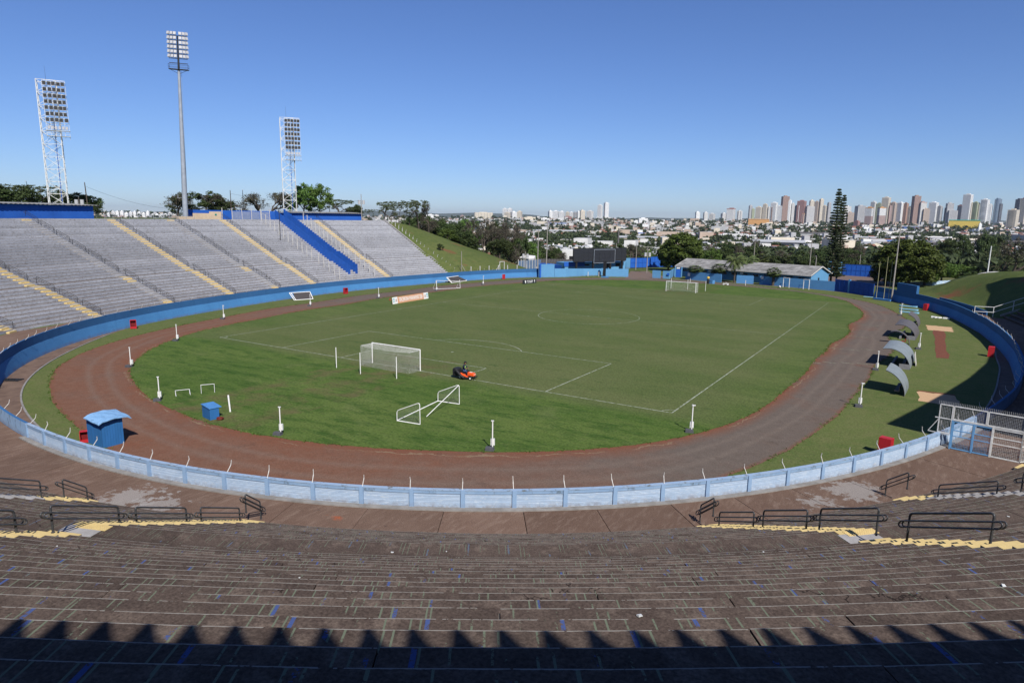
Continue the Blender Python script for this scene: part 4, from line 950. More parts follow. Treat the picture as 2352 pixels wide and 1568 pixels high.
# ---------------------------------------------------------------- banners (text as thin raised lettering)
def text_mesh(body, size, mat, name, sx=1., thick=.004, bold=0.):
    c = bpy.data.curves.new(name, 'FONT'); c.body = body; c.size = size; c.extrude = thick; c.align_x = 'CENTER'; c.align_y = 'CENTER'; c.offset = bold
    o = bpy.data.objects.new(name, c); COL.objects.link(o); dg = bpy.context.evaluated_depsgraph_get(); me = bpy.data.meshes.new_from_object(o.evaluated_get(dg)); bpy.data.objects.remove(o)
    me.materials.clear(); me.materials.append(mat); me.name = name
    for v in me.vertices: v.co.x *= sx
    return me
def shield(cx, cz, w, h, mat, parent, y=-.03, name='crest'):
    pts = [(-.5, .5), (.5, .5), (.5, 0), (.32, -.32), (0, -.55), (-.32, -.32), (-.5, 0)]
    mb = MB(); f = [(cx+a*w, y, cz+b_*h) for a, b_ in pts]; bk = [(p[0], -.02, p[2]) for p in f]; mb.face(f)
    for i in range(len(f)): j = (i+1) % len(f); mb.face([bk[i], bk[j], f[j], f[i]])
    return mb.obj(name, mat, parent)
def banner(pa, pb, h, mat, lab, z0=.03, lean=.12):
    L = np.hypot(*(pb-pa)); rz = math.atan2(*(pb-pa)[::-1]); root = empty('banner', (*pa, z0), label=lab, cat='banner'); root.rotation_euler = (-lean, 0, rz)
    mb = MB(); mb.box((L/2, 0, h/2), (L, .04, h)); mb.obj('board', mat, root)
    mb = MB(); [mb.beam((x, .02, h*.95), (x, .65, .0), .03) for x in np.linspace(.3, L-.3, 5)]; mb.obj('brace', DGREY, root)
    return root, L
ORG = paint('banner_orange', (.58, .30, .17), (.54, .28, .16), .6, .5, bump=0, fine=60); BLK = paint('banner_black', (.02, .024, .028), None, .55, 2, bump=0)
pa, pb = at(902, 699)[:2], at(984, 685.5)[:2]; rt, L = banner(pa, pb, 1.36, ORG, 'long orange banner reading TERCEIRONA PARANAENSE 2026 on the inner edge of the track')
for x0 in (0, L-L*.135):
    mb = MB(); mb.box((x0+L*.0675, -.024, .68), (L*.135, .008, 1.36)); mb.obj('white_panel', W_, rt)
    TEAL = paint('crest_teal', (.10, .42, .48), None, .6, 2, bump=0); 
    shield(x0+L*(.035 if x0 == 0 else .10), .68, .55, .8, TEAL, rt, -.036); shield(x0+L*(.035 if x0 == 0 else .10), .66, .3, .42, W_, rt, -.044)
    mb = MB(); cx = x0+L*(.098 if x0 == 0 else .042)
    mb.beam((cx-.16, -.034, .36), (cx+.02, -.034, 1.0), .14, .012, 0, up=(0, 1, 0)); mb.beam((cx+.16, -.034, .36), (cx+.05, -.034, .85), .09, .012, 0, up=(0, 1, 0)); mb.obj('emblem', paint('emblem_rust', (.30, .09, .03), None, .6, 2, bump=0), rt)
tm = text_mesh('TERCEIRONA PARANAENSE 2026', 1.12, W_, 'lettering', 1, .004, .018); xs = [v.co.x for v in tm.vertices]; wd = max(xs)-min(xs); k_ = L*.66/wd
for v in tm.vertices: v.co.x *= k_
inst('lettering', tm, rt, (L*.5, -.028, .67), rot=(R_(90), 0, 0))
pa, pb = at(1201, 653)[:2], at(1232, 650)[:2]; rt, L = banner(pa, pb, 1.1, BLK, 'small black banner with two lines of white lettering at the far left bend')
shield(L*.2, .56, .45, .75, W_, rt, -.03); tm = text_mesh('NÃO AO RACISMO,\nSIM AO RESPEITO', .34, W_, 'lettering', 1, .003, .006); xs = [v.co.x for v in tm.vertices]; k_ = L*.44/(max(xs)-min(xs))
for v in tm.vertices: v.co.x *= k_; v.co.y *= 1.1
inst('lettering', tm, rt, (L*.54, -.026, .56), rot=(R_(90), 0, 0))
mb = MB(); mb.tube([(L*.87, -.03, .75), (L*.87, -.036, .75)], .2, 12); mb.box((L*.87, -.03, .38), (.12, .01, .45)); mb.obj('emblem', W_, rt)
# leaning framed dark panels against the far wall
for (x0, y0, x1, y1, lab) in ((672, 690, 719, 688, 'white framed dark mesh panel leaning on the far wall, left one'), (1033, 650, 1072, 646, 'white framed dark mesh panel leaning on the far wall behind the movable goal')):
    a, b_ = at(x0+4, y0)[:2], at(x1, y1-1)[:2]; L = np.hypot(*(b_-a)); rt = empty('framed_panel', (*a, .05), label=lab, cat='panel'); rt.rotation_euler = (R_(-42), 0, math.atan2(*(b_-a)[::-1]))
    h = 1.9; mb = MB()
    for q in (((0, 0, 0), (L, 0, 0)), ((-.5, 0, h), (L-.1, 0, h)), ((0, 0, 0), (-.5, 0, h)), ((L, 0, 0), (L-.1, 0, h)), ((.35, 0, 0), (-.15, 0, h))): mb.beam(*q, .12)
    mb.obj('frame', W_, rt); mb = MB(); mb.prism([(.3, 0), (L, 0), (L, .03), (.3, .03)], .06, h-.06); mb.obj('mesh_sheet', paint('dark_mesh', (.06, .055, .055), (.045, .04, .04), .8, 5), rt)
# ---------------------------------------------------------------- dugouts
DG1 = paint('dugout_shell', (.20, .235, .255), (.16, .185, .20), .55, 1.2, fine=8); DG2 = paint('dugout_shell_dull', (.105, .10, .105), (.085, .08, .085), .65, 1.5)
def dugout(lab, pr_, pf, w, R, mat, side=True, span=1.45, ribs=3, sunroof=False):
    # pr_: rear foot, pf: front (pitch side) foot direction; arc bends over towards the pitch
    pr_ = np.array(pr_); d = np.array(pf)-pr_; d = d/np.hypot(*d); t = np.array([d[1], -d[0]])
    root = empty('dugout', (*pr_, .03), label=lab, cat='dugout', group='curved dugouts on the right verge')
    M = MB(); n = 14; P = []
    for i in range(n+1):
        a = span*math.pi/2*i/n*1.0; P.append((R*(1-math.cos(a)), R*math.sin(a)))
    for th, fl in ((0, 1), (-.04, -1)):
        for i in range(n):
            q = lambda k, s: (*(d*(P[k][0]-th*0)+t*s), P[k][1]+th+.02)
            f = [q(i, 0), q(i, w), q(i+1, w), q(i+1, 0)]; M.face(f if fl > 0 else f[::-1], sm=True)
    for s in (0, w):
        for i in range(n): M.face([(*(d*P[i][0]+t*s), P[i][1]-.02), (*(d*P[i+1][0]+t*s), P[i+1][1]-.02), (*(d*P[i+1][0]+t*s), P[i+1][1]+.02), (*(d*P[i][0]+t*s), P[i][1]+.02)])
    M.obj('shell', mat, root)
    nr = max(2, int(w/1.5)+1)
    for k in range(nr):
        s = .04+(w-.08)*k/(nr-1); mb = MB(); mb.tube([(*(d*(p[0]+.0)+t*s), p[1]-.05) for p in P], .035, 6); mb.obj('rib', DG2, root)
    if side:                                # low end boxes and bench
        for s in (0., w-.06):
            mb = MB(); mb.prism([d*.02+t*s, d*1.15+t*s, d*1.15+t*(s+.06), d*.02+t*(s+.06)], 0, .62); mb.obj('side_panel', paint('dugout_grey_panel', (.22, .22, .23), None, .7, 2), root)
        mb = MB(); mb.prism([d*1.9, d*2.15, d*2.15+t*w, d*1.9+t*w], 0, .35); mb.obj('front_sill', paint('dugout_sill', (.22, .22, .23), None, .7, 2), root)
    for k in range(int(w/.55)):
        s = .3+k*.55; mb = MB(); mb.box((*(d*.75+t*s), .42), (.46, .46, .06), rz=math.atan2(d[1], d[0])); mb.box((*(d*.52+t*s), .66), (.06, .44, .42), rz=math.atan2(d[1], d[0])); mb.obj('seat', RED if w < 3 else BLACK, root)
    return root
P_ = lambda x, y: at(x, y)[:2]
west_ = np.array([-1., .05])
for lab, x, y, w, R, mt, sd, spn in (('smallest pale blue grey dugout nearest the viewer, with a red seat', 2077, 911, 4.4, 2.6, DG1, False, .83), ('big pale grey dugout, second from the viewer', 2089, 850, 7., 2.37, DG1, True, 1.19),
        ('narrow dark arched shelter between the two big dugouts', 2088, 792.5, .85, 1.85, DG2, False, 1.24), ('dull dark grey big dugout, fourth from the viewer', 2102, 782, 7.2, 2.2, DG2, True, 1.2), ('farthest small dark dugout beside the blue boats', 2108, 752.5, 5., 2.2, DG2, False, .83)):
    dugout(lab, P_(x, y), P_(x, y)+west_, w, R, mt, sd, spn)
# leaning board behind the big dugout
mb = MB(); mb.box((0, 0, .75), (.05, 2.2, 1.5)); mb.box((-.5, 0, .02), (.03, 1.9, .04)); o = mb.obj('whiteboard', WD); p = P_(2104, 838); o.location = (*p, .03); o.rotation_euler = (0, R_(-10), 0); tag(o, 'white edged board standing behind the big pale dugout', 'board')
# light blue boats / sledges on the verge
def boat(lab, x, y):
    p = P_(x, y); mb = MB(); n = 12; L = 3.4; W2 = .30
    rows = []
    for i in range(n+1):
        u = -1+2*i/n; w = W2*math.sqrt(max(0, 1-abs(u)**2.6))+.02; rows.append([(L/2*u, w*c, .20+(.12*abs(u)**3)-(.15 if abs(c) < .9 else 0)) for c in (-1, -.75, 0, .75, 1)])
    for i in range(n):
        for j in range(4): mb.face([rows[i][j], rows[i+1][j], rows[i+1][j+1], rows[i][j+1]], sm=True)
        for j in (0, 4):
            a, b_ = rows[i][j], rows[i+1][j]; mb.face([(a[0], a[1]*.7, .0), (b_[0], b_[1]*.7, .0), b_, a])
    o = mb.obj('boat', LBB); o.location = (*p, .03); o.rotation_euler = (0, 0, R_(-3)); tag(o, lab, 'boat', 'light blue boats on the right verge')
LBB = paint('boat_light_blue', (.26, .52, .72), (.22, .46, .66), .4, 2)
boat('light blue hull on the right verge, farthest of three', 2086, 705); boat('light blue hull on the right verge, middle of three', 2087, 712.5); boat('light blue hull on the right verge, nearest of three', 2088, 719)
mb = MB(); mb.prism([(-1.0, -.3), (1.0, -.3), (1.1, .3), (-.9, .3)], 0, .06); o = mb.obj('light_blue_board', LBB); o.location = (*P_(1994, 682), .03); tag(o, 'flat light blue board lying on the grass before the dark blue gates', 'board')
mb = MB()
for k in range(14): mb.box((random.uniform(-1.3, 1.3), random.uniform(-.4, .4), .1), (random.uniform(.3, .8), random.uniform(.2, .5), random.uniform(.1, .3)), rz=random.uniform(0, 3))
o = mb.obj('plastic_sheeting', W_); o.location = (*(P_(2160, 731)), .03); tag(o, 'crumpled white sheeting at the foot of the shaded wall', 'sheeting', kind='stuff')
# iron drain grate
mb = MB()
for i in range(7): mb.beam((-.9+i*.3, -.4, .03), (-.9+i*.3, .4, .03), .07)
for j in (-.42, 0, .42): mb.beam((-1, j, .04), (1, j, .04), .08)
o = mb.obj('drain_grate', DGREY); o.location = (*P_(27, 873), .02); o.rotation_euler = (0, 0, R_(30)); tag(o, 'rusty drain grate in the concrete gutter at far left', 'grate')
# ---------------------------------------------------------------- flag poles, tall field poles
fb = empty('low_plinth', (*P_(2029, 689), .03), label='low light blue plinth at the foot of three flagpoles', cat='plinth'); a, b_ = P_(2008, 687.5), P_(2047, 692.5); 
mb = MB(); mb.beam((*(a-fb.location.xy[:]), .2), (*(b_-fb.location.xy[:]), .2), .9, .4); mb.obj('plinth', BLUE2, fb)
YP = paint('yellowed_pole', (.40, .38, .20), (.33, .31, .18), .5, 3)
for i, (x, y, yt) in enumerate(((2012, 688, 601), (2029, 690, 590), (2040, 691, 600))):
    p = P_(x, y); h = hz(p, yt); pole_thing('flagpole', p, .4, h-.4, .06, YP, ['left', 'middle', 'right'][i]+' one of three thin yellowish flagpoles on the blue plinth', 'flagpole', 'three flagpoles', r2=.035)
for (x, y, yt, xt, lab) in ((1254, 637, 510, 1257, 'tall slim concrete mast standing at the track by the far left wall'), (1234, 634, 526, 1234, 'tall slim mast behind the far wall, left of its taller neighbour'), (2047, 692, 511, 2057, 'tall concrete mast by the dark wall right of the flagpoles')):
    p = P_(x, y); h = hz(p, yt); pole_thing('mast', p, 0, h, .20, POLEC, lab, 'mast', 'tall masts round the track', r2=.1, tilt=(0, R_(.6), 0))
# ---------------------------------------------------------------- mesh gate across the concourse
gt = empty('mesh_gate', (*at(2180, 1030, 1.5)[:2], 1.5), label='blue double gate under a white spiked mesh cage across the concourse at right', cat='gate')
g0 = at(2180, 1030, 1.5)[:2]; g2 = at(2341, 1063, 1.5)[:2]; gd = (g2-g0); GL = np.hypot(*gd); gd /= GL; rzg = math.atan2(gd[1], gd[0]); gt.rotation_euler = (0, 0, rzg)
GBL = paint('gate_blue', (.14, .32, .55), (.11, .26, .46), .5, 4); x1 = GL*.31*1.0; x2 = GL*.585
def frame_panel(name, x0, xa, z0, z1, mat, bars=(), r=.035):
    mb = MB()
    for q in (((x0, 0, z0), (xa, 0, z0)), ((x0, 0, z1), (xa, 0, z1)), ((x0, 0, z0), (x0, 0, z1)), ((xa, 0, z0), (xa, 0, z1))): mb.beam(*q, r*2)
    for z in bars: mb.beam((x0, 0, z), (xa, 0, z), r*1.6)
    return mb.obj(name, mat, gt)
def grid(name, x0, xa, z0, z1, cell, mat, r=.006, y=.02, rt=None):
    mb = MB(); n = int((xa-x0)/cell)
    for i in range(n+1): mb.beam((x0+i*cell, y, z0), (x0+i*cell, y, z1), r*2)
    for j in range(int((z1-z0)/cell)+1): mb.beam((x0, y, z0+j*cell), (xa, y, z0+j*cell), r*2)
    return mb.obj(name, mat, rt or gt)
frame_panel('gate_leaf', .08, x1-.02, .08, 2.05, GBL, (1.0, 1.42)); frame_panel('gate_leaf', x1+.06, x2-.03, .08, 2.05, GBL, (1.0, 1.42)); grid('leaf_mesh', .1, x1, .1, 2.0, .09, GBL, .004); grid('leaf_mesh', x1+.1, x2, .1, 2.0, .09, GBL, .004)
for x in (0, x1+.02, x2): mb = MB(); mb.box((x, 0, 1.05), (.1, .1, 2.15)); mb.obj('gate_post', GBL if x < x2 else WSTEEL, gt)
frame_panel('side_panel', x2+.05, GL, .05, 2.05, WSTEEL, (1.0, 1.45)); grid('mesh', x2+.08, GL, .1, 2.0, .1, WSTEEL, .0035)
frame_panel('header_panel', 0, GL*.48, 2.2, 3.15, WSTEEL); frame_panel('header_panel', GL*.5, GL, 2.2, 3.15, WSTEEL); grid('mesh', .05, GL*.48, 2.2, 3.1, .1, WSTEEL, .0035); grid('mesh', GL*.51, GL, 2.2, 3.1, .1, WSTEEL, .0035)
mb = MB(); mb.beam((-1.1, 0, 2.15), (GL, 0, 2.15), .06); [mb.beam((x, 0, 3.15), (x, 0, 3.42), .012) for x in np.arange(-.95, GL, .105)]; mb.obj('spike_rail', WSTEEL, gt)
frame_panel('outer_panel', -.85, -.08, 1.1, 3.15, WSTEEL, (2.15,)); grid('mesh', -.82, -.1, 1.1, 3.1, .1, WSTEEL, .0035); mb = MB(); mb.beam((-.85, 0, 2.1), (-1.45, 0, 1.05), .05); mb.beam((-1.45, 0, 1.05), (-.1, 0, 1.0), .05); mb.obj('corner_brace', WSTEEL, gt)
# returning side of the cage beyond the right post
mb = MB()
for z in (.05, 1.1, 2.15, 3.15): mb.beam((GL, 0, z+.02), (GL+2.5, 1.6, z+.55), .06)
for t in (0, .5, 1): mb.beam((GL+2.5*t, 1.6*t, .05+.5*t), (GL+2.5*t, 1.6*t, 3.2+.5*t), .07)
for i in range(26):
    t = i/26; mb.beam((GL+2.5*t, 1.6*t, .1+.5*t), (GL+2.5*t, 1.6*t, 3.1+.5*t), .012)
for i in range(30): mb.beam((GL, 0, .1+i*.1), (GL+2.5, 1.6, .6+i*.1), .012)
mb.obj('return_panel', WSTEEL, gt)
# ---------------------------------------------------------------- rail fence at the end of the covered stand
rf = empty('rail_fence', (*O(33.6, 4), 1.5), label='white rail fence climbing beside the covered stand at the right edge', cat='fence')
for k in range(0, 30, 3):
    mb = MB(); p = O(33.6, conc_w(33.6)+k*TW-3.2); z = 1.5+max(0, k-3)*RH; mb.box((*p, z+.75), (.09, .09, 2.1)); put(mb.obj('post', WSTEEL, rf), rf)
for h in (.85, 1.75):
    mb = MB(); pts = [O(33.6, conc_w(33.6)+k*TW-3.2) for k in (0, 3, 29)]; mb.beam((*pts[0], 1.5+h), (*pts[1], 1.5+h), .08); mb.beam((*pts[1], 1.5+h), (*pts[2], 1.5+26*RH+h), .08); put(mb.obj('rail', WSTEEL, rf), rf)
bw = ribbon(36, 60, [(3.2, 0, 0), (3.2, 2.2, 0), (3.4, 2.2, 0), (3.4, 0, 0)], 1.5, None).obj('bank_wall', FIELDUP); tag(bw, 'low blue wall holding back the grass bank at the far right', 'wall')
# ---------------------------------------------------------------- mower with rider
mw = np.array(P_(1050, 868)); mf = np.array(P_(1089, 873)); hd = mf-mw; rz = math.atan2(hd[1], hd[0])
mo = empty('ride_on_mower', (*P_(1071, 870), .04), rz, label='orange ride-on mower with black grass bag cutting along the goal line', cat='mower')
ORM = paint('mower_orange', (.75, .10, .02), (.70, .09, .02), .35, 2, bump=0)
def smooth_box(name, secs, mat, parent, sub=1):  # secs: list of (x, y_half, z0, z1) lofted along x with rounded section
    mb = MB(); n = 12; R2 = []
    for (x, w, z0, z1) in secs:
        ring = []
        for k in range(n):
            t = 2*math.pi*k/n; c, s_ = math.cos(t), math.sin(t); e = .32
            ring.append((x, w*abs(c)**e*(1 if c > 0 else -1), (z0+z1)/2+(z1-z0)/2*abs(s_)**e*(1 if s_ > 0 else -1)))
        R2.append(ring)
    for a, b_ in zip(R2[:-1], R2[1:]):
        for k in range(n): mb.face([a[k], a[(k+1) % n], b_[(k+1) % n], b_[k]], sm=True)
    mb.face(R2[0][::-1]); mb.face(R2[-1]); return mb.obj(name, mat, parent)
smooth_box('hood', [(.22, .22, .44, .74), (.30, .25, .40, .80), (.62, .25, .38, .78), (.98, .23, .38, .70), (1.08, .17, .42, .62)], ORM, mo)
smooth_box('dash', [(.06, .22, .45, .80), (.2, .26, .45, .95), (.3, .24, .5, .92)], BLACK, mo)
mb = MB(); mb.box((.6, 0, .79), (.3, .2, .02)); [mb.box((1.04, q*.14, .58), (.1, .09, .08)) for q in (-1, 1)]; mb.obj('headlamp', W_, mo)
smooth_box('fender', [(-.75, .44, .42, .60), (-.5, .47, .42, .66), (-.15, .46, .34, .5), (.2, .44, .28, .36), (.35, .4, .26, .33)], ORM, mo)
smooth_box('seat', [(-.55, .2, .66, 1.0), (-.46, .24, .62, 1.02), (-.40, .24, .64, .78), (-.1, .22, .66, .74), (-.05, .18, .66, .72)], BLACK, mo)
smooth_box('cutting_deck', [(-.35, .55, .12, .26), (.0, .62, .10, .28), (.4, .5, .1, .27), (.5, .3, .12, .24)], BLACK, mo)
smooth_box('grass_bag', [(-1.5, .42, .40, 1.0), (-1.42, .5, .28, 1.12), (-1.1, .52, .22, 1.16), (-.82, .48, .32, 1.08), (-.78, .40, .5, .95)], BLACK, mo)
mb = MB(); mb.tube([(-1.0, -.62, 1.0), (-.75, -.66, .85), (-.3, -.68, .42), (.1, -.66, .2)], [.12, .16, .16, .14], 10); mb.obj('collector_chute', BLACK, mo)
mb = MB(); mb.beam((1.16, -.40, .3), (1.16, .40, .3), .05, .12); mb.beam((.85, -.2, .3), (1.16, -.2, .3), .05); mb.beam((.85, .2, .3), (1.16, .2, .3), .05); mb.obj('bumper', BLACK, mo)
for (x, y, r, w) in ((-.5, .42, .27, .22), (-.5, -.42, .27, .22), (.72, .4, .19, .15), (.72, -.4, .19, .15)):
    wt = MB(); n = 20
    wt.tube([(0, -w/2, 0), (0, -w/2+.03, 0), (0, w/2-.03, 0), (0, w/2, 0)], [r*.86, r, r, r*.86], n); wo = wt.obj('wheel', BLACK, mo); wo.location = (x, y, r)
    rm_ = MB(); rm_.tube([(0, -w/2-.012, 0), (0, w/2+.012, 0)], r*.5, 14); rm_.obj('rim', W_, wo)
mb = MB(); ring = [(.12+.12*math.sin(t)*.5, .17*math.cos(t), 1.03+.12*math.sin(t)) for t in np.linspace(0, 2*math.pi, 15)]; mb.tube(ring, .018, 6, cap=False); mb.tube([(.2, 0, .85), (.12, 0, 1.03)], .02, 6); mb.beam((.12, -.16, 1.03), (.12, .16, 1.03), .02); mb.obj('steering_wheel', BLACK, mo)
# the rider: one skinned body, clothes as material regions, cap, face
def skin_body(name, J, E, mats_fn, mats, parent, lv=2):
    me = bpy.data.meshes.new(name); me.from_pydata([j[0] for j in J], E, []); o = bpy.data.objects.new(name, me); COL.objects.link(o)
    m = o.modifiers.new('s', 'SKIN'); 
    for v, j in zip(me.skin_vertices[0].data, J): v.radius = (j[1], j[1]) if not hasattr(j[1], '__len__') else j[1]
    me.skin_vertices[0].data[0].use_root = True; m.use_smooth_shade = True; s_ = o.modifiers.new('d', 'SUBSURF'); s_.levels = lv; s_.render_levels = lv
    dg = bpy.context.evaluated_depsgraph_get(); dg.update(); nm = bpy.data.meshes.new_from_object(o.evaluated_get(dg)); bpy.data.objects.remove(o)
    nm.materials.clear(); [nm.materials.append(a) for a in mats]
    for p in nm.polygons: p.material_index = mats_fn(p.center); p.use_smooth = True
    return inst(name, nm, parent)
SKIN = paint('skin', (.33, .17, .11), None, .6, 5, bump=0); JKT = paint('dark_navy_jacket', (.012, .017, .035), (.018, .024, .05), .85, 6); JEAN = paint('jeans', (.05, .09, .20), (.035, .065, .15), .85, 5); VISV = paint('lime_vest_patch', (.36, .62, .12), None, .8, 4)
pr = empty('person', (mo.location.x, mo.location.y, mo.location.z), rz, label='rider in dark cap, navy jacket and jeans, steering the orange mower', cat='person')
J = [((-.28, 0, .80), (.15, .17)), ((-.30, 0, 1.0), (.12, .16)), ((-.26, 0, 1.2), (.13, .19)), ((-.20, 0, 1.36), (.09, .16)), ((-.16, 0, 1.44), .055), ((-.13, 0, 1.52), .07),
     ((-.10, 0, 1.60), (.10, .085)), ((-.09, 0, 1.68), (.085, .08)),
     ((-.20, .2, 1.34), .065), ((-.06, .26, 1.12), .05), ((.10, .17, 1.05), .035), ((-.20, -.2, 1.34), .065), ((-.06, -.26, 1.12), .05), ((.10, -.17, 1.05), .035),
     ((-.2, .11, .78), .1), ((.14, .17, .80), .075), ((.22, .18, .42), .05), ((.30, .18, .37), .045), ((-.2, -.11, .78), .1), ((.14, -.17, .80), .075), ((.22, -.18, .42), .05), ((.30, -.18, .37), .045)]
E_ = [(0, 1), (1, 2), (2, 3), (3, 4), (4, 5), (5, 6), (6, 7), (3, 8), (8, 9), (9, 10), (3, 11), (11, 12), (12, 13), (0, 14), (14, 15), (15, 16), (16, 17), (0, 18), (18, 19), (19, 20), (20, 21)]
def region(c):
    if c.z > 1.47: return 0
    if c.x > .04 and c.z > .98 and abs(c.y) > .1: return 0
    if c.x > .2 and c.z < .46: return 4
    if c.z < .92: return 2
    if c.x > -.2 and abs(c.y) < .09 and 1.02 < c.z < 1.34: return 3
    return 1
skin_body('body', J, E_, region, [SKIN, JKT, JEAN, VISV, BLACK], pr)
for q in (-1, 1):                            # hands: palm, four bent fingers round the rim, thumb on the side
    Jh = [((.10, .17*q, 1.05), .03), ((.135, .165*q, 1.05), .032)]; Eh = [(0, 1)]
    for f_, (dy, ln_) in enumerate(((-.03, .045), (-.01, .052), (.01, .048), (.03, .038))):
        n = len(Jh); Jh += [((.155, .165*q+dy, 1.06), .010), ((.155+ln_*.7, .165*q+dy, 1.05), .009), ((.155+ln_*.55, .165*q+dy, 1.02), .008)]; Eh += [(1, n), (n, n+1), (n+1, n+2)]
    n = len(Jh); Jh += [((.13, .135*q, 1.075), .011), ((.155, .12*q, 1.08), .009)]; Eh += [(1, n), (n, n+1)]
    skin_body('hand', Jh, Eh, lambda c: 0, [SKIN], pr, 1)
mb = MB(); n = 14
prof = [(0, .125), (.05, .123), (.10, .10), (.135, .05), (.145, .005)]
for (z0, r0), (z1, r1) in zip(prof[:-1], prof[1:]):
    for k in range(n):
        t0, t1 = 2*math.pi*k/n, 2*math.pi*(k+1)/n; mb.face([(r0*math.cos(t0), r0*math.sin(t0)*.9, z0), (r0*math.cos(t1), r0*math.sin(t1)*.9, z0), (r1*math.cos(t1), r1*math.sin(t1)*.9, z1), (r1*math.cos(t0), r1*math.sin(t0)*.9, z1)], sm=True)
mb.prism([(.08, -.09), (.2, -.06), (.23, 0), (.2, .06), (.08, .09)], 0.005, .02)
mb.tube([(-.09, 0, .02), (-.12, 0, -.1), (-.10, 0, -.2)], [.09, .075, .05], 8)
o = mb.obj('cap', BLACK, pr); o.location = (-.09, 0, 1.66); mb = MB(); mb.tube([(0.0, 0, 0), (.03, 0, -.02)], [.018, .012], 6); [mb.box((-.01, q*.035, .03), (.012, .022, .012), 1) for q in (-1, 1)]; mb.box((-.005, 0, -.055), (.012, .05, .01), 1); o = mb.obj('face', [SKIN, BLACK], pr); o.location = (.0, 0, 1.60); pr.scale = (1.08, 1.08, 1.08)
# ---------------------------------------------------------------- floodlight towers
LAMPF = paint('lamp_glass_dark', (.045, .042, .04), (.08, .08, .08), .3, 6, bump=0); LAMPW = paint('lamp_housing_pale', (.46, .46, .47), None, .5, 5, bump=0)
def lamp_mesh(w=.62, d=.5, h=.62):
    mb = MB(); a, b_ = w/2, w/2*.62
    f = [(-a, -d, -h/2), (a, -d, -h/2), (a, -d, h/2), (-a, -d, h/2)]; k = [(-b_, 0, -h*.3), (b_, 0, -h*.3), (b_, 0, h*.3), (-b_, 0, h*.3)]
    for i in range(4): j = (i+1) % 4; mb.face([f[i], f[j], k[j], k[i]], 0)
    mb.face(k[::-1], 0); g_ = [(p[0]*.9, -d+.02, p[2]*.9) for p in f]; mb.face(g_, 1)
    for i in range(4): j = (i+1) % 4; mb.face([f[i], f[j], g_[j], g_[i]], 0)
    mb.beam((-w*.55, -.1, -h*.5), (w*.55, -.1, -h*.5), .05); return mb.mesh('floodlight', [LAMPW, LAMPF])
LM = lamp_mesh()
def lattice(name, x, depth, ytop, yl0, side, face, lab, rot, mast_y=None):
    p = dist_at(x, depth); z0 = gz(*p); p3 = (*p, z0); zt = hz(p, ytop)-z0; r = empty('floodlight_tower', p3, rot, label=lab, cat='floodlight tower', group='white lattice floodlight towers')
    h = side/2; C_ = [(-h, -h), (h, -h), (h, h), (-h, h)]; seg = max(6, int(zt/2.9)); dz = zt/seg
    m1 = MB(); 
    for c in C_: m1.beam((*c, 0), (*c, zt), .15)
    m1.obj('leg_frame', WSTEEL, r)
    for i in range(seg):
        m2 = MB()
        for a, b_ in zip(C_, C_[1:]+C_[:1]):
            m2.beam((*a, i*dz), (*b_, (i+1)*dz), .075); m2.beam((*b_, i*dz), (*a, (i+1)*dz), .075); m2.beam((*a, (i+1)*dz), (*b_, (i+1)*dz), .085)
        m2.obj('bracing', WSTEEL, r)
    lad = MB(); [lad.beam((h*.2+q, h*.3, 0), (h*.2+q, h*.3, zt), .05) for q in (0, .45)]; [lad.beam((h*.2, h*.3, z), (h*.2+.45, h*.3, z), .03) for z in np.arange(.5, zt, .5)]; lad.obj('ladder', WSTEEL, r)
    ca = MB(); ca.tube([(h*.4, -h*.5, 0), (h*.4, -h*.5, zt*.72)], .09, 6); ca.obj('cable_duct', NAVY, r)
    am = MB(); am.tube([(0, 0, zt), (-.05, 0, zt+3.4)], [.03, .015], 5); am.obj('antenna', DGREY, r)
    rows, cols = 7, 5; pw = side*1.18; zl = zt-.7; rr = (zt*.30)/rows
    fr_ = MB(); y_ = -h-.35; x0 = -pw*.16
    for i in range(rows+1):
        z = zl+.3-i*rr; fr_.beam((x0, y_, z), (x0+pw, y_, z), .09)
        if i % 2 == 0: fr_.box((x0+pw/2, y_-.25, z-.25), (pw, .6, .05))
    for c in range(cols+1): xx = x0+pw*c/cols; fr_.beam((xx, y_, zl+.4), (xx, y_, zl-rows*rr-3.2), .06)
    fr_.beam((x0, y_, zl+.6), (x0+pw, y_, zl+.6), .12); fr_.obj('lamp_rack', WSTEEL, r)
    for q in (2.0, 3.3): pl_ = MB(); pl_.box((x0+pw/2, y_+.1, zl-rows*rr-q+.8), (pw*1.05, 1.2, .07)); pl_.obj('platform', WSTEEL, r)
    hr = MB(); [hr.beam((x0, y_-.5, zl-rows*rr-2.5+q), (x0+pw, y_-.5, zl-rows*rr-2.5+q), .04) for q in (.5, 1.)]; hr.obj('platform_rail', WSTEEL, r)
    for c in range(6): bl = MB(); bl.box((x0+pw*(c+.7)/6.4, y_-.1, zl-rows*rr-.55), (.5, .4, .7)); bl.obj('ballast_box', LAMPW, r)
    for i in range(rows):
        for c in range(cols):
            inst('floodlight', LM, r, (x0+pw*(c+.5)/cols, y_-.05, zl-i*rr-.1), sc=(1.18, 1.1, 1.42), rot=(R_(14+random.uniform(-5, 5)), 0, R_(random.uniform(-8, 8))))
    return r
lattice('t', 140, 166, 186, 0, 3.9, 0, 'tall white lattice floodlight tower at far left behind the long blue building', R_(62))
lattice('t', 668, 205, 272, 0, 3.7, 0, 'white lattice floodlight tower behind the shorter blue building, right of the pole one', R_(52))
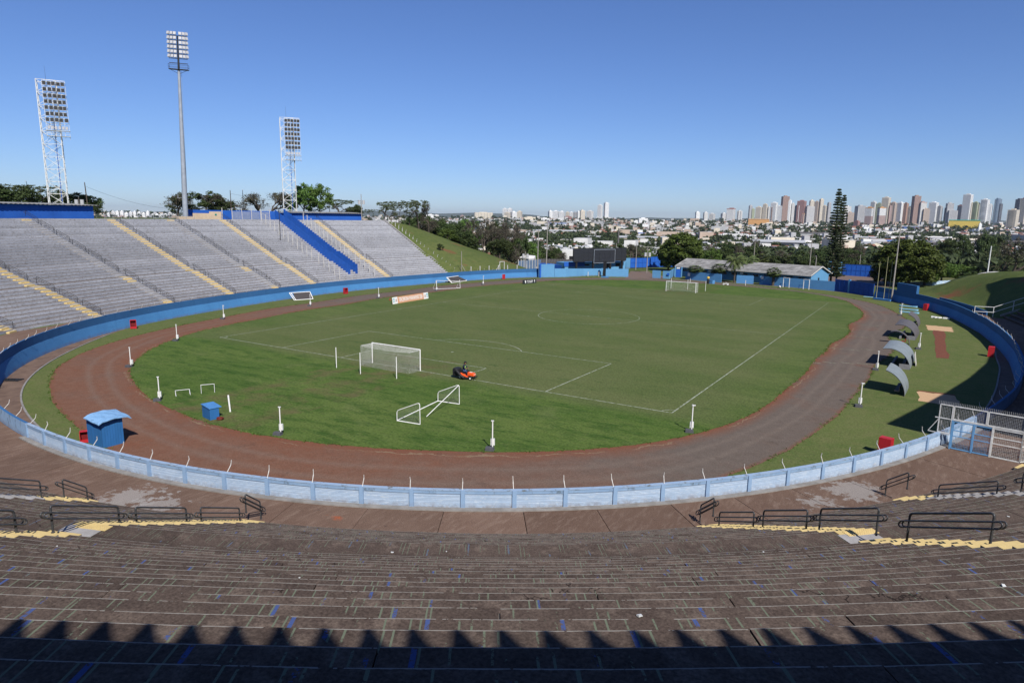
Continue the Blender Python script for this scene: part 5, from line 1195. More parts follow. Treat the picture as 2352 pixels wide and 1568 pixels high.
# single pole floodlight
p = O(259.4, 39.5); z0 = z16; zt = hz(p, 72)-z0; r = empty('floodlight_tower', (*p, z0), R_(45), label='very tall grey tapered pole with a rack of pale floodlights', cat='floodlight tower')
hp = zt*.80
mb = MB(); mb.tube([(0, 0, 0), (0, 0, hp*.33)], [.62, .55], 14); mb.obj('pole_section', GALV, r); mb = MB(); mb.tube([(0, 0, hp*.33), (0, 0, hp*.66)], [.53, .42], 14); mb.obj('pole_section', GALV, r); mb = MB(); mb.tube([(0, 0, hp*.66), (0, 0, hp)], [.41, .30], 14); mb.obj('pole_section', GALV, r)
mb = MB(); mb.tube([(0, 0, hp), (0, 0, zt-1)], [.24, .16], 10); mb.obj('rack_post', DGREY, r)
pl = MB(); w = 4.2; pl.box((0, 0, hp+.2), (w, 1.2, .12)); [pl.beam((q*w/2, y, hp+.2), (q*w/2, y, hp+1.3), .05) for q in (-1, 1) for y in (-.6, .6)]; [pl.beam((-w/2, y, hp+z), (w/2, y, hp+z), .045) for y in (-.6, .6) for z in (.7, 1.25)]; [pl.beam((q*w/2, -.6, hp+z), (q*w/2, .6, hp+z), .045) for q in (-1, 1) for z in (.7, 1.25)]; [pl.beam((0, 0, hp-.8), (q*w*.45, 0, hp+.15), .07) for q in (-1, 1)]; pl.obj('platform', DGREY, r)
nR, nC = 6, 6; z1 = hp+2.6; rr = (zt-z1)/nR
LP2 = MB(); LP2.box((0, 0, 0), (.58, .30, rr*.66)); [LP2.box((-.25+i*.1, .17, 0), (.03, .06, rr*.66)) for i in range(6)]; lp2 = LP2.mesh('floodlight', LAMPW)
for i in range(-1, nR):
    mb = MB(); z = z1+i*rr; mb.beam((-w*.48, 0, z), (w*.48, 0, z), .13); mb.obj('cross_arm', DGREY, r)
    if i < 0: continue
    for c in range(nC):
        xx = (c-2.5)*w*.165+(.22 if c > 2 else -.22); inst('floodlight', lp2, r, (xx, -.12, z+rr*.52), rot=(R_(-14), 0, R_(-22+12*c)))
lad = MB(); [lad.beam((q, .75, 4), (q, .75, hp), .035) for q in (.0, .4)]; [lad.beam((0, .75, z), (.4, .75, z), .025) for z in np.arange(4, hp, .6)]; [lad.beam((.2, .3, z), (.2, .75, z), .04) for z in np.arange(5, hp, 4.)]; lad.obj('ladder', GALV, r)
bx_ = MB(); bx_.box((-1.0, 0, hp*.15), (1.0, .9, .06)); [bx_.beam((-1.5, q, hp*.15), (-1.5, q, hp*.15+1.1), .05) for q in (-.45, .45)]; [bx_.beam((-1.5, -.45, hp*.15+z), (-1.5, .45, hp*.15+z), .04) for z in (.55, 1.1)]; [bx_.beam((-1.5, q, hp*.15+1.1), (-.5, q, hp*.15+1.1), .04) for q in (-.45, .45)]; bx_.obj('rest_platform', GALV, r)
_v = Vector((FV[0], FV[1], 0)).normalized(); r.rotation_euler = (Matrix.Rotation(.028, 3, _v)@Matrix.Rotation(R_(45), 3, 'Z')).to_euler()
# ---------------------------------------------------------------- utility poles, street lamps, wires
def upole(x, depth, yt, lab, arm=False, trafo=False, mat=POLEC, r=.16, lean=0., cat='utility pole', name='utility_pole'):
    p = dist_at(x, depth); z0 = gz(*p); h = hz(p, yt)-z0; root = empty(name, (*p, z0), R_(30), label=lab, cat=cat)
    mb = MB(); mb.tube([(0, 0, 0), (lean, 0, h)], [r, r*.6], 8); mb.obj('pole', mat, root)
    if arm: mb = MB(); mb.beam((-1.6, 0, h-.2), (1.6, 0, h-.2), .14); [mb.box((q, 0, h), (.1, .1, .25)) for q in (-1.4, 0, 1.4)]; mb.obj('cross_arm', mat, root)
    if trafo:
        for q in (-.7, .7): mb = MB(); mb.tube([(q, .1, h*.62), (q, .1, h*.62+1.3)], .42, 12); mb.obj('transformer', LAMPW, root)
    return root, p, z0+h
def slamp(x, depth, yt, lab, side=1):
    p = dist_at(x, depth); z0 = gz(*p); h = hz(p, yt)-z0; root = empty('street_lamp', (*p, z0), R_(-32), label=lab, cat='street lamp')
    mb = MB(); mb.tube([(0, 0, 0), (0, 0, h*.75), (.1*side, 0, h*.9), (.6*side, 0, h*.98), (1.2*side, 0, h)], [.1, .08, .07, .06, .05], 8); mb.obj('curved_pole', DGREY, root)
    mb = MB(); mb.box((1.5*side, 0, h-.02), (.7, .3, .14)); mb.obj('lamp_head', LAMPW, root)
slamp(72, 190, 417, 'curved street lamp left of the tall lattice tower'); slamp(561, 205, 437, 'curved street lamp between the pole floodlight and the second lattice tower'); slamp(758, 220, 443, 'curved street lamp among the trees right of the second lattice tower'); slamp(642, 170, 478, 'small lamp beside the pole floodlight', -1)
u1 = upole(206, 160, 419, 'dark leaning wooden pole right of the tall lattice tower', lean=-.3, mat=WOOD); u2 = upole(186, 162, 452, 'short pole with two small white boxes behind the blue roof', mat=WOOD, trafo=True); u3 = upole(533, 200, 437, 'bare wooden pole above the cream wall', mat=WOOD)
u4 = upole(831, 215, 446, 'leaning pole with a white transformer right of the shorter blue building', trafo=True, mat=POLEC)
def wire(a, b_, sag, lab):
    a, b_ = np.array(a), np.array(b_); mb = MB(); mb.tube([a+(b_-a)*t-np.array([0, 0, sag*4*t*(1-t)]) for t in np.linspace(0, 1, 14)], .022, 4); o = mb.obj('power_line', WIRE); tag(o, lab, 'cable')
wire((*u1[1], u1[2]-1), (*u3[1], u3[2]-4), 3.2, 'sagging cable between the two wooden poles behind the stand'); wire((*u3[1], u3[2]-1), (*u4[1], u4[2]-2), 1.4, 'cable from the wooden pole to the leaning transformer pole')
for (x, d, yt, lab, tr, ar) in ((1491, 222, 566, 'pole with two white transformers and a cross arm by the north gate', True, True), (1465, 236, 560, 'slim pole left of the transformer pole', False, False), (1418, 240, 558, 'slim pole at the right end of the wide black screen', False, False), (1229, 232, 590, 'short post on the blue fence behind the far left wall', False, False),
                                (1738, 215, 555, 'slim pole behind the long roof, left part', False, False), (1869, 225, 520, 'tall slim pole behind the right end of the long roof', False, False), (1883, 188, 590, 'dark pole standing at the right gable of the long building', False, False), (1985, 240, 585, 'thin dark pole behind the royal blue gates', False, False), (2131, 190, 646, 'short lamp post by the pale blue wall under the big tree', False, False), (1208, 225, 578, 'pole with a small white box in front of the woods', True, False)):
    upole(x, d, yt, lab, arm=ar, trafo=tr)
upole(2284, 165, 565, 'white concrete street pole on the crest of the right bank', mat=WSTEEL, r=.2, lean=.1)
# ---------------------------------------------------------------- north end walls and screens
def wall_run(name, pts, z0, tops, mat, lab, cat='wall', th=.2, coping=None):
    root = empty(name, (*pts[0], z0), label=lab, cat=cat)
    for i in range(len(pts)-1):
        a, b_ = np.array(pts[i]), np.array(pts[i+1]); d = (b_-a)/np.hypot(*(b_-a)); n_ = np.array([-d[1], d[0]])*th
        mb = MB(); mb.prism([a, b_, b_+n_, a+n_], z0, [tops[i], tops[i+1], tops[i+1], tops[i]]); put(mb.obj('wall_section', mat, root), root)
    return root
NB = streaky('north_wall_blue', (.110, .275, .46), (.098, .250, .43), (.26, .40, .54), (.07, .19, .36))
A_ = [P_(1237, 637.5), P_(1273, 637)]; wall_run('wall', A_, -.1, [hz(A_[0], 607)]*2, NB, 'taller light blue wall block where the far wall changes height', th=.35)
sl_ = MB(); sl_.box((*(P_(1240.8, 637.8)), 2.1), (.5, .12, 4.4), rz=R_(30)); o = sl_.obj('wall_slot', NAVY); tag(o, 'narrow dark blue vertical strip on the tall wall block', 'strip')
B1 = [P_(1273.5, 637), P_(1300, 636.5), P_(1340, 634), P_(1384, 632.5)]; w1 = wall_run('wall', B1, -.1, [hz(q, 616.8) for q in B1], NB, 'long curving light blue wall below the black screens')
B2 = [P_(1391, 635.5), P_(1443, 636.5)]; wall_run('wall', B2, -.1, [hz(q, 617.5) for q in B2], NB, 'straight light blue wall right of the screen post')
# outbuilding behind the wall with slots
c0, c1 = dist_at(1300, 222), dist_at(1440, 232); dd = (c1-c0)/np.hypot(*(c1-c0)); nn = np.array([-dd[1], dd[0]]); L = np.hypot(*(c1-c0)); zt = hz(c0, 603.5)
ob = empty('blue_outbuilding', (*c0, -1), label='low light blue building with dark openings behind the far wall under the screens', cat='building')
mb = MB(); mb.prism([c0, c1, c1+nn*6, c0+nn*6], -1, zt); put(mb.obj('wall', NB, ob), ob)
for x, w, h, dzz in ((1303, 1.4, .35, .6), (1350, 1.8, .5, .6), (1366, .0, 0, 0), (1373, 1., .3, .4), (1400, 2., 1.3, .6), (1422, 1.8, 1.1, .5)):
    if w == 0: continue
    t = (x-1300)/140*L; mb = MB(); mb.box((*(c0+dd*t-nn*.03), zt-dzz-h/2), (w, .1, h), rz=math.atan2(dd[1], dd[0])); put(mb.obj('opening', BLACK, ob), ob)
mb = MB(); mb.box((*(c0+dd*L*.15-nn*.12), zt-.5), (L*.33, .12, 1.5), rz=math.atan2(dd[1], dd[0])); put(mb.obj('royal_blue_panel', NAVY, ob), ob)
c2 = dist_at(1225, 236); e_ = (c1-c2)/np.hypot(*(c1-c2)); nz_ = np.array([-e_[1], e_[0]]); L2 = np.hypot(*(c1-c2)); zr_ = hz(c2, 603)
rf_ = MB(); n = int(L2/.5)
Q = [((*(c2+e_*L2*i/n), zr_+.0+.14*(i % 2)), (*(c2+e_*L2*i/n+nz_*6), zr_+1.0+.14*(i % 2))) for i in range(n+1)]
for a, b_ in zip(Q[:-1], Q[1:]): rf_.face([a[0], b_[0], b_[1], a[1]]); rf_.face([(a[0][0], a[0][1], a[0][2]-.3), (b_[0][0], b_[0][1], b_[0][2]-.3), b_[0], a[0]])
put(rf_.obj('corrugated_roof', paint('dark_corrugated', (.05, .047, .045), (.08, .075, .07), .9, 2), ob), ob)
mb = MB(); mb.prism([c2+nz_*.6, c0+nz_*.6, c0+nz_*5, c2+nz_*5], -1, zr_-.1); put(mb.obj('rear_wall', NAVY, ob), ob)
def screen(x0, x1, yt, yb, depth, d2, lab, posts, yb2=None, frame=DGREY, th=.7, fw=.2):
    a, b_ = dist_at(x0, depth), dist_at(x1, d2); d = (b_-a)/np.hypot(*(b_-a)); n_ = np.array([-d[1], d[0]]); L = np.hypot(*(b_-a)); z1 = hz(a, yt); z0 = hz(a, yb); root = empty('led_screen', (*a, 0), label=lab, cat='screen')
    ncol = max(3, int(L/2)); nrow = 3
    for i in range(ncol):
        for j in range(nrow):
            mb = MB(); p0 = a+d*(L*i/ncol+.02); p1 = a+d*(L*(i+1)/ncol-.02); mb.prism([p0, p1, p1+n_*.12, p0+n_*.12], z0+(z1-z0)*j/nrow+.02, z0+(z1-z0)*(j+1)/nrow-.02); put(mb.obj('screen_module', SCREEN, root), root)
    mb = MB(); mb.prism([a+n_*.13, b_+n_*.13, b_+n_*th, a+n_*th], z0, z1-.01); put(mb.obj('cabinet', BLACK, root), root)
    mb = MB(); [mb.beam((*(q+n_*.05), z0-.1), (*(q+n_*.05), z1+.1), fw) for q in (a-d*.08, b_+d*.08)]; [mb.beam((*(a+n_*.05), z), (*(b_+n_*.05), z), fw) for z in (z0-.1, z1+.1)]; put(mb.obj('frame', frame, root), root)
    for x in posts:
        t = (x-x0)/(x1-x0)*L; mb = MB(); mb.box((*(a+d*t+n_*.45), (z0-1)/2), (.62, .5, z0+1), rz=math.atan2(d[1], d[0])); put(mb.obj('post', BLACK, root), root)
screen(1320.5, 1441, 571.8, 600.5, 219, 230, 'wide black screen standing on four posts behind the smaller one', (1328, 1366, 1406, 1434))
screen(1368, 1415.5, 574, 603.5, 207, 211, 'smaller dark grey screen on a single post in front of the wide one', (), frame=GALV, fw=.11)
pp_ = P_(1388.5, 635); mb = MB(); mb.box((*pp_, 2.4), (.9, .7, 4.8), rz=R_(10)); o = mb.obj('screen_post', BLACK); tag(o, 'thick dark post carrying the smaller screen, rising from the blue wall', 'post')
mb = MB(); mb.box((*P_(1389, 637.2), .15), (2.2, .9, .35), rz=R_(10)); o = mb.obj('plinth', BLUE2); tag(o, 'small light blue plinth at the foot of the screen post', 'plinth')
# gates and fences at the north entrance
def gate_run(pa, pb, z0, h, mat, n, lab, posts=True, mid=True, name='sheet_gate'):
    a, b_ = np.array(pa), np.array(pb); d = (b_-a)/np.hypot(*(b_-a)); L = np.hypot(*(b_-a)); root = empty(name, (*a, z0), math.atan2(d[1], d[0]), label=lab, cat='gate')
    for i in range(n): mb = MB(); x0, x1 = L*i/n+.04, L*(i+1)/n-.04; mb.box(((x0+x1)/2, 0, h/2), (x1-x0, .06, h)); mb.obj('sheet_panel', mat, root)
    mb = MB(); [mb.box((L*i/n, -.03, h/2), (.09, .12, h+.1)) for i in range(n+1)]; [mb.beam((0, -.05, z), (L, -.05, z), .07) for z in ((.08, h*.5, h-.05) if mid else (.08, h-.05))]; mb.obj('frame', NAVYF, root)
    return root
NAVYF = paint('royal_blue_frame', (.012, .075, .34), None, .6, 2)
gate_run(dist_at(1452, 246), dist_at(1499, 250), -.1, 3.6, NAVY, 5, 'bright royal blue sheet gate across the road at the north end')
wall_run('wall', [dist_at(1438, 242), dist_at(1452, 245)], -1, [3.6, 3.6], NB, 'short light blue wall left of the bright blue gate')
gate_run(dist_at(1499, 249), dist_at(1565, 256), -.1, 4., NAVY, 7, 'royal blue sheet fence in the shade of the big round tree')
a = P_(1498, 638.5); b_ = P_(1538, 641); ht = hz(a, 620.5)
wall_run('wall', [a, P_(1516.5, 639.7)], 0, [ht, ht], NB, 'light blue wall left of the doorway behind the far goal'); g2_ = [P_(1522, 640), b_, P_(1552, 632)]
wall_run('wall', g2_, 0, [ht]*3, NB, 'light blue wall right of the doorway behind the far goal, turning back at its end')
mb = MB(); q = P_(1534.5, 640.9)-np.array([0, .12]); mb.box((*q, ht*.62), (.75, .06, .6), rz=R_(0)); tag(mb.obj('blue_plate', NAVY), 'small royal blue plate on the light blue wall behind the far goal', 'plate')
dr = empty('door', (*P_(1553.5, 636.5), 0), R_(5), label='royal blue door with a white sign above it behind the far goal', cat='door')
mb = MB(); mb.box((.55, 0, 1.2), (1.5, .1, 2.6)); mb.obj('door_leaf', NAVY, dr); mb = MB(); mb.box((.5, -.08, 2.85), (1.0, .06, .4)); mb.obj('sign', W_, dr); mb = MB(); [mb.box((x, 0, 1.6), (.3, .25, 3.2)) for x in (-.4, 1.55)]; mb.obj('door_frame', NB, dr)
C1 = [P_(1574, 641.3), P_(1656, 649)]; h1 = hz(C1[0], 623); wall_run('wall', C1, 0, [h1, h1], LBW, 'blue courtyard wall behind the two fan palms')
mb = MB(); mb.box((*(P_(1582, 642.3)-np.array([0, .1])), 1.55), (.9, .06, .9), rz=R_(-20)); tag(mb.obj('white_plate', W_), 'white square plate on the courtyard wall left of the fan palms', 'plate')
C2 = [P_(1691, 650), P_(1730, 652.2)]; h2 = hz(C2[0], 631.7); wall_run('wall', C2, 0, [h2, h2], LBW, 'light blue wall piece behind the white stake')
C3 = [P_(1744, 652.8), P_(1916, 668.5)]; h3 = hz(C3[0], 633.6); wall_run('wall', C3, 0, [h3, h3+.1], LBW, 'long shaded blue wall behind the two small white frames')
mb = MB(); mb.box((*(P_(1750, 653.4)-np.array([0.02, .12])), 1.9), (.8, .06, .8), rz=R_(-20)); tag(mb.obj('white_plate', W_), 'white square plate on the long shaded blue wall', 'plate')
for (x, y, w, h, lab) in ((1805, 660.2, 1.9, 2.6, 'white exercise frame against the shaded blue wall, left one'), (1851, 664.6, 1.7, 2.6, 'white exercise frame against the shaded blue wall, right one')):
    q = P_(x, y); mb = MB(); [mb.box((s_*w, 0, h/2), (.13, .13, h)) for s_ in (-.5, .5)]; mb.box((0, 0, h), (w+.13, .13, .13)); o = mb.obj('exercise_frame', W_); o.location = (*q, 0); o.rotation_euler = (0, 0, R_(-28)); tag(o, lab, 'frame')
for (x, y, lab) in ((1797, 659, 'low dark blue bar behind the left white exercise frame'), (1840, 663.2, 'low dark blue bar behind the right white exercise frame')):
    q = P_(x, y); mb = MB(); [mb.box((s_*1.4, 0, .45), (.1, .1, .9)) for s_ in (-.5, .5)]; mb.box((0, 0, .9), (1.5, .1, .1)); o = mb.obj('low_bar', NAVYF); o.location = (*q, 0); o.rotation_euler = (0, 0, R_(-28)); tag(o, lab, 'bar')
# football by the track
mb = MB(); n = 10
for i in range(6):
    for j in range(n):
        f = lambda i_, j_: (.11*math.sin(math.pi*i_/6)*math.cos(2*math.pi*j_/n), .11*math.sin(math.pi*i_/6)*math.sin(2*math.pi*j_/n), .11-.11*math.cos(math.pi*i_/6)); mb.face([f(i, j), f(i, j+1), f(i+1, j+1), f(i+1, j)], (i+j) % 3 == 0, sm=True)
o = mb.obj('football', [W_, BLACK]); o.location = (*P_(1791, 661.5), .03); o.scale = (3, 3, 3); tag(o, 'white and black ball shaped bin lying on the verge before the shaded wall', 'ball')
# blue crate with a yellow-hooded scarecrow-like sack
q = P_(1633, 651.5); cr = empty('crate', (*q, .03), R_(-20), label='light blue open crate on the track edge right of the far goal', cat='crate')
for (cx_, cy_, sx_, sy_) in ((0, -.5, 1.7, .06), (0, .5, 1.7, .06), (-.82, 0, .06, .94), (.82, 0, .06, .94)): mb = MB(); mb.box((cx_, cy_, .5), (sx_, sy_, 1.0)); mb.obj('side', LBW, cr)
mb = MB(); mb.box((0, 0, .1), (1.5, .9, .1)); mb.obj('floor', LBW, cr)
mb = MB(); mb.tube([(0, 0, .0), (0, 0, .5), (.05, 0, 1.1), (0, 0, 1.5)], [.28, .34, .3, .2], 10, 1); mb.tube([(0, 0, 1.3), (0, 0, 1.55), (0, 0, 1.9), (0, 0, 2.05)], [.2, .42, .38, .1], 12, 0); mb.tube([(-.5, 0, .9), (0, 0, 1.2), (.6, .1, .8)], .1, 6, 1)
o = mb.obj('covered_machine', [paint('ochre_cover', (.62, .42, .08), None, .7, 3), BLACK]); o.location = (*(P_(1626, 652.)), .03); tag(o, 'small machine with a round ochre cover beside the light blue crate', 'machine')
mb = MB(); [mb.tube([(x, 0, .25), (x, .25, .25)], .25, 10) for x in (-.6, .5)]; mb.beam((-.6, 0, .3), (.5, 0, .5), .15); mb.beam((.1, 0, .4), (.0, 0, .8), .1); o = mb.obj('line_marker_cart', [W_]); o.location = (*P_(1667, 655), .03); tag(o, 'small white wheeled cart under the second fan palm', 'cart')
# far right gates and walls in the shade
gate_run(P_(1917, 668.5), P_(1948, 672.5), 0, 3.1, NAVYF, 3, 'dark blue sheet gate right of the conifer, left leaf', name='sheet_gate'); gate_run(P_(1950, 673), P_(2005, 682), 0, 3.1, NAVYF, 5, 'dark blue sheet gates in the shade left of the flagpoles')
mb = MB(); mb.box((*P_(1949, 672.8), 1.7), (.45, .45, 3.4), rz=R_(-28)); tag(mb.obj('gate_pier', LBW), 'blue pier between the dark blue gates', 'pier')
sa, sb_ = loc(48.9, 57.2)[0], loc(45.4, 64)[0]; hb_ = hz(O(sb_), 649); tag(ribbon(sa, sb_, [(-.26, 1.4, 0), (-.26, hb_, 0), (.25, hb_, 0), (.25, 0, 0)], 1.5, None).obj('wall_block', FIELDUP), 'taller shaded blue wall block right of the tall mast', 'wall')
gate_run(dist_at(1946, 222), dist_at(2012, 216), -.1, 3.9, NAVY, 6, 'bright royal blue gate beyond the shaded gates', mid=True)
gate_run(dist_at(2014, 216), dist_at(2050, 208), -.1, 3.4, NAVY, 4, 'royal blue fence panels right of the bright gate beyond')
wall_run('wall', [dist_at(1912, 222), dist_at(1944, 222)], -.5, [4.6, 4.4], NB, 'light blue wall between the long building and the bright gate')
WP = [dist_at(2085, 196), dist_at(2160, 190), dist_at(2255, 194)]; wall_run('wall', WP, -.5, [hz(WP[0], 648), hz(WP[1], 646), hz(WP[2], 641.5)], chalky('white_blue_washed_wall', (.36, .52, .68), (.42, .58, .72), (.62, .68, .72), (1, 1, .5)), 'pale blue washed wall under the big tree at right')
patch('yard', [dist_at(1905, 190), dist_at(2060, 182), dist_at(2060, 215), dist_at(1905, 226)], .04, ROADM, .05)
# ---------------------------------------------------------------- long building with the grey roof
e0, e1 = at(1559, 611, 3.2)[:2], at(1863, 632.5, 3.2)[:2]; dd = (e1-e0)/np.hypot(*(e1-e0)); nn = np.array([-dd[1], dd[0]]); L = np.hypot(*(e1-e0)); lb = empty('long_building', (*e0, 0), math.atan2(dd[1], dd[0]), label='long single storey blue building with a weathered grey tile roof behind the palms', cat='building')
Dp = 11.; ridge = 3.2+2.2; nP = 26
for i in range(nP):
    for j in range(5):
        mb = MB(); x0, x1 = -.6+(L+1.2)*i/nP+.01, -.6+(L+1.2)*(i+1)/nP+.03; t0, t1 = j/5, (j+1)/5+.03; jz = random.uniform(0, .04)+.03*(j % 2)
        y0_, y1_ = -1.2+(Dp/2+1.2)*t0, -1.2+(Dp/2+1.2)*t1; z0_, z1_ = 3.2+2.2*t0+.05, 3.2+2.2*t1; mb.face([(x0, y0_, z0_+jz), (x1, y0_, z0_+jz), (x1, y1_, z1_+jz), (x0, y1_, z1_+jz)]); mb.face([(x0, y0_, z0_+jz-.06), (x1, y0_, z0_+jz-.06), (x1, y0_, z0_+jz), (x0, y0_, z0_+jz)])
        mb.obj('roof_sheet', ASBT, lb) if 'ASBT' in globals() else None
        if 'ASBT' not in globals():
            ASBT = paint('patched_grey_roof', (.30, .295, .285), (.16, .155, .15), .9, .9, fine=5, rnd=.22); mb.obj('roof_sheet', ASBT, lb)
mb = MB(); mb.face([(-.6, Dp/2, ridge), (L+.6, Dp/2, ridge), (L+.6, Dp+1.2, 3.2), (-.6, Dp+1.2, 3.2)]); mb.obj('rear_roof', ASBT, lb)
mb = MB(); mb.box((L/2, -1.2, 3.12), (L+1.3, .08, .22)); [mb.beam((L+.6, -1.2, 3.2), (L+.6, Dp/2, ridge), .1, .25), mb.beam((L+.6, Dp+1.2, 3.2), (L+.6, Dp/2, ridge), .1, .25), mb.beam((-.6, -1.2, 3.2), (-.6, Dp/2, ridge), .1, .25)]; mb.obj('fascia', WD, lb)
mb = MB(); mb.box((L/2, 0+.1, 1.55), (L, .2, 3.1)); mb.prism([(L-.1, 0), (L+.1, 0), (L+.1, Dp), (L-.1, Dp)], 0, 3.1); mb.face([(L+.1, 0, 3.1), (L+.1, Dp, 3.1), (L+.1, Dp/2, ridge-.1)]); mb.prism([(-.1, 0), (.1, 0), (.1, Dp), (-.1, Dp)], 0, 3.1); mb.face([(-.1, 0, 3.1), (-.1, Dp, 3.1), (-.1, Dp/2, ridge-.1)]); mb.obj('wall', NB, lb)
for i in range(12):
    w_ = MB(); x = 2.5+i*(L-5)/11; w_.box((x, -.02, 2.1), (1.8, .08, .7)); wo = w_.obj('window', BLACK, lb); g_ = MB(); [g_.box((x-.9+.45*k, -.07, 2.1), (.04, .03, .7)) for k in range(5)]; g_.obj('grille', WD, wo)
for x in (L*.27, L*.52): mb = MB(); mb.box((x, -.3, 2.45), (.9, .4, .6)); mb.obj('air_conditioner', W_, lb)
mb = MB(); mb.box((L+.14, Dp*.42, 1.9), (.06, .8, .9)); mb.obj('gable_window', BLACK, lb)
# fence with white posts behind the far left wall
ff = empty('sheet_fence', (*dist_at(1190, 226), 0), label='grey blue sheet fence with white posts between the bank and the far wall', cat='fence')
for i in range(8):
    a, b_ = dist_at(1192+i*6.5, 222+i*1.2), dist_at(1192+(i+1)*6.5, 222+(i+1)*1.2); mb = MB(); mb.prism([a, b_, b_+[0, .05], a+[0, .05]], -1, 3.4); put(mb.obj('sheet_panel', paint('grey_blue_sheet', (.12, .18, .28), None, .7, 1) if i == 0 else bpy.data.materials['grey_blue_sheet'], ff), ff); mb = MB(); mb.box((*a, 1.4), (.16, .16, 5)); put(mb.obj('post', WD, ff), ff)
mb = MB(); mb.prism([(0, 0), (5.5, 0), (5.5, 3), (0, 3)], 2.6, [2.9, 2.9, 3.7, 3.7]); mb.prism([(.3, .2), (5.2, .2), (5.2, 2.8), (.3, 2.8)], 0, 2.6); o = mb.obj('shed', W_); o.location = (*dist_at(1193, 236), .9); o.rotation_euler = (0, 0, R_(-20)); tag(o, 'small white roofed shed at the foot of the wooded bank', 'shed')
# white commercial building behind the screens
cb = empty('building', (*dist_at(1296, 262), -3), R_(10), label='white commercial shed with a faded sign left of the wide black screen', cat='building')
z_ = hz(dist_at(1296, 262), 573)+3; mb = MB(); mb.box((5, 3, z_/2), (11, 6, z_)); mb.obj('wall', W_, cb); mb = MB(); mb.box((6, -.05, z_*.55), (7, .1, z_*.32)); mb.obj('opening', BLACK, cb); mb = MB(); mb.box((8, -.08, z_*.86), (3, .05, .5)); mb.obj('sign_stripe', RED, cb)
# blue arched pavilion at far right
_p = dist_at(2318, 205); pv = empty('pavilion', (*_p, hz(_p, 646)), R_(8), label='blue arched pavilion with a dark sign reading LIDERANÇA beyond the right bank', cat='building')
mb = MB(); n = 16
for i in range(n):
    a0, a1 = math.pi*i/n, math.pi*(i+1)/n; g_ = lambda t: (-10*math.cos(t), 0, 1.2+3.2*math.sin(t)); P0, P1 = g_(a0), g_(a1); mb.face([(P0[0], 0, P0[2]), (P1[0], 0, P1[2]), (P1[0], 7, P1[2]), (P0[0], 7, P0[2])], 0); mb.face([(P0[0], 0, 0), (P1[0], 0, 0), (P1[0], 0, P1[2]), (P0[0], 0, P0[2])], 1)
mb.obj('shell', [WD, BLUE2], pv); mb = MB(); mb.box((0, -.1, 2.3), (8.6, .12, 2.2)); mb.obj('sign_board', BLACK, pv)
tm = text_mesh('LIDERANÇA', 1.25, W_, 'lettering', 1, .01, .02); inst('lettering', tm, pv, (0, -.18, 2.55), rot=(R_(90), 0, 0)); pv.scale = (.62, .62, .62)
# ---------------------------------------------------------------- trees
def leafmat(name, A, B, C):
    m, t, b = nt(name); g = G(t); co = g.coord(); oi = g.n('ShaderNodeObjectInfo').outputs['Random']
    col = g.mix(g.ramp(g.noise(co, .55, 3, .6), .35, .65), A, B); col = g.mix(g.ramp(g.noise(co, 3.5, 2, .6), .5, .7), col, C)
    h = g.n('ShaderNodeHueSaturation'); g.l(col, h.inputs['Color']); g.l(g.math('MULTIPLY_ADD', oi, .4, .8), h.inputs['Value']); g.l(g.math('MULTIPLY_ADD', oi, .03, .485), h.inputs['Hue'])
    g.l(h.outputs[0], b.inputs['Base Color']); b.inputs['Roughness'].default_value = .6; b.inputs['Specular IOR Level'].default_value = .2
    tr = g.n('ShaderNodeBsdfTranslucent'); g.l(h.outputs[0], tr.inputs[0]); mx = g.n('ShaderNodeMixShader'); mx.inputs[0].default_value = .25; out = t.nodes['Material Output']
    g.l(b.outputs[0], mx.inputs[1]); g.l(tr.outputs[0], mx.inputs[2]); g.l(mx.outputs[0], out.inputs[0]); return m
LF = {'round': leafmat('leaf_dense', (.050, .075, .014), (.080, .112, .020), (.115, .145, .032)), 'dark': leafmat('leaf_dark', (.036, .056, .018), (.056, .080, .024), (.078, .105, .032)),
      'light': leafmat('leaf_light', (.07, .12, .022), (.095, .155, .03), (.12, .18, .04)), 'grey': leafmat('leaf_grey_twig', (.105, .092, .070), (.085, .085, .055), (.09, .10, .05)), 'acacia': leafmat('leaf_acacia', (.07, .09, .035), (.09, .11, .045), (.11, .13, .055)),
      'pine': leafmat('leaf_pine', (.034, .046, .020), (.046, .060, .025), (.06, .075, .03)), 'palm': leafmat('leaf_palm', (.075, .105, .03), (.105, .14, .045), (.15, .185, .07))}
def leaves(C, Rr, n, size, flat=1., seed=0, shell=.45):
    g = np.random.default_rng(seed); C = np.asarray(C, float); K = len(C); idx = np.repeat(np.arange(K), n); Rr = np.broadcast_to(Rr, (K,))
    d = g.normal(size=(K*n, 3)); d /= np.linalg.norm(d, axis=1)[:, None]; rad = (shell+(1-shell)*g.random(K*n))[:, None]*Rr[idx][:, None]; p = C[idx]+d*rad*np.array([1, 1, flat])
    u = g.normal(size=(K*n, 3)); u /= np.linalg.norm(u, axis=1)[:, None]; nrm = d+g.normal(size=(K*n, 3))*.7; v = np.cross(nrm, u); v /= np.linalg.norm(v, axis=1)[:, None]+1e-9; u = np.cross(v, nrm); u /= np.linalg.norm(u, axis=1)[:, None]+1e-9
    s = (size*(.6+.8*g.random(K*n)))[:, None]; return np.stack([p-u*s-v*s*.55, p+u*s-v*s*.55, p+u*s+v*s*.55, p-u*s+v*s*.55], 1)
